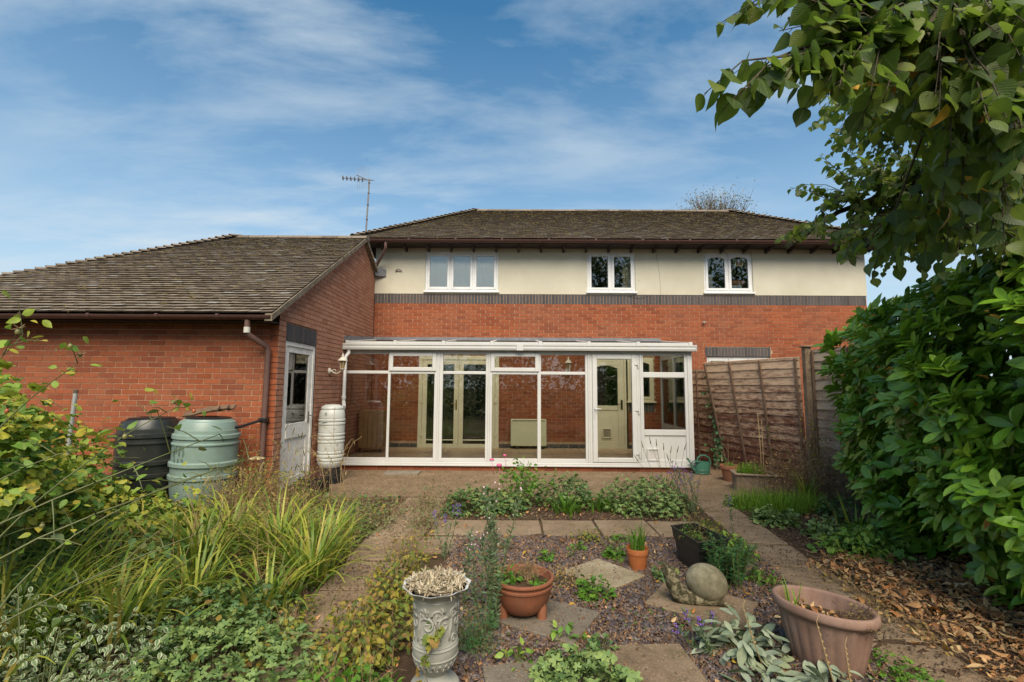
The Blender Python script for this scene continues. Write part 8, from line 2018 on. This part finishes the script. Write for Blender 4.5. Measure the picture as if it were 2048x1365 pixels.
dead_plant((3.72, 8.35, .23), 3, .5, 'thin dry stems sticking up from the clay pot', .003, .12, .02, M_STRAWST)
dead_plant((-2.92, 7.05, .2), 40, .24, 'dark purple dead heuchera in the lattice basket', .003, .6, .08, simple('dead_purple', (.12, .05, .045), .9), 3)
dead_plant((4.2, 5.8, .12), 8, .42, 'dead rusty flower stalk in the broken wooden planter', .005, .2, .04, M_STEMW, 4)
# curled bleached leaves filling the urn
uf = thing('dead_plant', (UX, UY, .52), 'mat of bleached curled dead leaves filling the urn', 'dead plant')
r = RS()
sp = []
for _ in range(900):
    a, q = r.uniform(0, 6.28), .163 * math.sqrt(r.rand())
    sp.append(((UX + q * math.cos(a), UY + q * math.sin(a), .555 + .012 * (1 - q / .15) + r.uniform(0, .028)), r.uniform(0, 6.28), r.uniform(.025, .065), r.uniform(.003, .007), r.uniform(1.1, 1.8), r.uniform(-4.5, 4.5)))
straps(uf, mat_leaf('bleached_leaf', [(.26, .20, .13), (.38, .31, .21), (.50, .44, .33)], .2, .8, .12), sp, 'curled_leaf', 120, 6)
uf.location = (UX, UY, .505); uf.scale = (.91, .91, .965)
# canes leaning on the fence
bc = thing('bamboo_cane', (3.92, 7.62, 0), 'pair of thin bamboo canes leaning on the fence behind the stone planter', 'canes')
MB().tube([(3.88, 7.60, .05), (3.93, 7.70, .6), (3.99, 7.86, 1.18)], .007, 6).build('cane', M_STRAWST, bc); MB().tube([(3.90, 7.58, .05), (3.97, 7.70, .6), (4.04, 7.84, 1.05)], .006, 6).build('cane', M_STRAWST, bc)
# dead climber on the fence
dc = thing('dead_climber', (4.45, 7.0, 0), 'tangled dead brown climber on the fence panels below the capped post', 'climber')
r = RS()
tp = np.concatenate([twigs(dc, (x, y, 0), 60, L, M_STEMD, .0028, .65, 'stem', 5, r, 0, .22) for x, y, L in ((4.35, 7.1, .8), (4.65, 6.8, .95), (4.1, 7.25, .55), (4.9, 6.3, .7))])
rand_leaves(dc, tp, r, .03, T_OVATE, L_DRY, .06, 2, 20)
tv2 = thing('climber', (4.68, 7.45, 0), 'thin yellow leaved climber trailing across the fence post', 'climber')
mb = MB(); pz = []
for k in range(9):
    b = np.array([4.65 + r.randn() * .12, 7.44, 0]); d = norm(np.array([r.randn() * .25, 0, 1])); pts = [b]
    for j in range(9): d = norm(d + np.array([r.randn() * .25, r.randn() * .03, .1])); pts.append(pts[-1] + d * r.uniform(.09, .15))
    mb.tube(pts, .002, 4, caps=False); pz += pts[3:]
mb.build('stem', M_STEMW, tv2, smooth=True, auto=False)['kind'] = 'stuff'
rand_leaves(tv2, pz, r, .045, T_OVATE, L_WEED, .05, 2, 24)
# ivy on the dark panel by the conservatory
iv = thing('ivy', (3.98, 9.42, 0), 'green ivy climbing the edge of the dark fence panel by the conservatory', 'ivy')
r = RS()
n = 520
z = r.uniform(.05, 1.85, n)
P = np.stack([3.93 + (z - 1.85) * -.08 + r.randn(n) * (.07 + .05 * (z < .7)), 9.36 + r.randn(n) * .04, z], -1)
foliage(iv, T_VINE, P, norm(r.randn(n, 3) * .6 + np.array([0, -.2, -.8])), norm(r.randn(n, 3) * .35 + np.array([-.2, -1, .45])), .062 * r.uniform(.6, 1.2, n), L_IVY, 60)
MB().tube([(4.1, 9.38, 0), (4.0, 9.38, .6), (3.95, 9.38, 1.2), (3.9, 9.38, 1.8)], .006, 5).build('stem', M_STEMW, iv)

# ---- fallen leaves and litter
def litter(name, poly, n, size, mat, Ts, seed, zr=(.01, .05), tilt=.55, dens=None):
    r = np.random.RandomState(seed)
    p = np.array(poly)
    x = r.uniform(p[:, 0].min(), p[:, 0].max(), n * 4); y = r.uniform(p[:, 1].min(), p[:, 1].max(), n * 4)
    k = in_poly(x, y, poly)
    if dens is not None: k &= r.rand(len(x)) < dens(x, y)
    x, y = x[k][:n], y[k][:n]; n = len(x)
    P = np.stack([x, y, r.uniform(zr[0], zr[1], n)], -1)
    Vs, Fs, Us, b = [], [], [], 0
    for j, T in enumerate(Ts):
        q = slice(j, None, len(Ts)); m = len(P[q])
        v, f, u = place(T, P[q], norm(r.randn(m, 3) * np.array([1, 1, .25])), norm(r.randn(m, 3) * tilt + np.array([0, 0, 1])), size * r.uniform(.5, 1.25, m))
        Vs.append(v); Fs.append(f + b); Us.append(u); b += len(v)
    o = link(name, np_mesh(name, np.concatenate(Vs), np.concatenate(Fs), mat, np.concatenate(Us), smooth=True)); o['kind'] = 'stuff'
LIT = [(2.62, 4.45), (2.5, 3.2), (2.48, 1.8), (4.2, 1.8), (4.2, 4.6), (3.2, 4.75)]
litter('leaf_litter', LIT, 1350, .078, L_FALLEN, T_DEAD + [T_LAUREL[0]], 31, (.012, .05), .5, lambda x, y: np.clip((x - 2.45) * 1.2, .08, 1) * np.clip(1.25 - (y - 2.2) * .30, .22, 1))
litter('leaf_crumbs', LIT, 5200, .034, L_FALLEN, T_DEAD, 41, (.008, .03), .6, lambda x, y: np.clip((x - 2.35) * 1.4, .10, 1))
litter('leaf_litter', [(3.2, 4.4), (4.0, 4.6), (4.6, 6.4), (3.8, 6.5), (3.3, 5.2)], 220, .08, L_FALLEN, T_DEAD, 32)
litter('tub_litter', [(TX - .10, TY + .20), (TX - .14, TY + .05), (TX + .06, TY - .18), (TX + .14, TY - .12)], 40, .045, L_FALLEN, T_DEAD, 44, (.282, .30), .8)
litter('scattered_leaves', SLATE, 260, .040, L_FALLEN, T_DEAD, 33, (.015, .03))
litter('orange_leaves', [(-1.5, 2.1), (2.4, 2.1), (2.7, 5.6), (-1.5, 6.0)], 90, .05, L_ORANGE, T_DEAD, 34, (.02, .04))
litter('path_litter', [(-1.6, 2.1), (-.5, 2.1), (-.5, 6.8), (-1.7, 6.8)], 150, .035, L_FALLEN, T_DEAD, 35, (.016, .03))
litter('border_leaves', [(-.9, 5.8), (2.4, 5.8), (2.5, 6.9), (-.9, 6.9)], 200, .045, L_FALLEN, T_DEAD, 36, (.012, .03))
# dry twigs and needles in the litter
r = RS()
mb = MB()
for _ in range(900):
    x, y = r.uniform(2.45, 4.0), r.uniform(2.0, 4.8)
    if x < 2.45 + max(0, (y - 4.2)) * .8: continue
    a, L = r.uniform(0, 6.28), r.uniform(.03, .16); d = np.array([math.cos(a), math.sin(a), r.randn() * .15])
    p = np.array([x, y, .02 + r.rand() * .03])
    mb.tube([p, p + d * L * .5 + np.array([0, 0, .008 * r.randn()]), p + d * L], .0016, 3, caps=False)
mb.build('twig_litter', M_STEMD, None, kind='stuff')
# garden vegetation behind the camera, which the conservatory panes reflect
r = RS()
for x, y, hh in ((6.5, -14, 13.5), (12.0, -15, 14.5), (17.5, -15, 14.0)):
    t = thing('tall_tree', (x, y, 0), {6.5: 'tall dense tree behind the camera, middle one of three', 12.0: 'tallest dense tree behind the camera', 17.5: 'dense tree behind the camera furthest to the right'}[x], 'tree', 'trees behind the camera')
    MB().tube([(x, y, -.1), (x, y, hh * .3), (x, y, hh * .8)], [.35, .28, .06], 8).build('trunk', M_BARK, t)
    P, D, U = dome((x, y, hh * .42), 3.3, 3.0, hh * .58, 4600, r, .6, -.7)
    foliage(t, T_OVATE, P, D, U, .42 * r.uniform(.6, 1.2, len(P)), L_GERAND, 0)
for x, y, rx, h, lb in ((-6.5, -7, 3.2, 3.6, 'leafy shrub border behind the camera, left part'), (-.5, -8, 3.6, 3.2, 'leafy shrub border behind the camera, middle part'), (6, -7, 3.4, 4.2, 'leafy shrub border behind the camera, right part')):
    t = thing('boundary_shrub', (x, y, 0), lb, 'shrub', 'shrubs behind the camera')
    P, D, U = dome((x, y, 0), rx, 1.6, h * 1.5, 3400, r, .5)
    foliage(t, T_OVATE, P, D, U, .30 * r.uniform(.6, 1.2, len(P)), L_GERAND, 0)
    twigs(t, (x, y, 0), 12, h * .8, M_BARK, .03, .5, 'stem', 2, r, 0, 1.0)
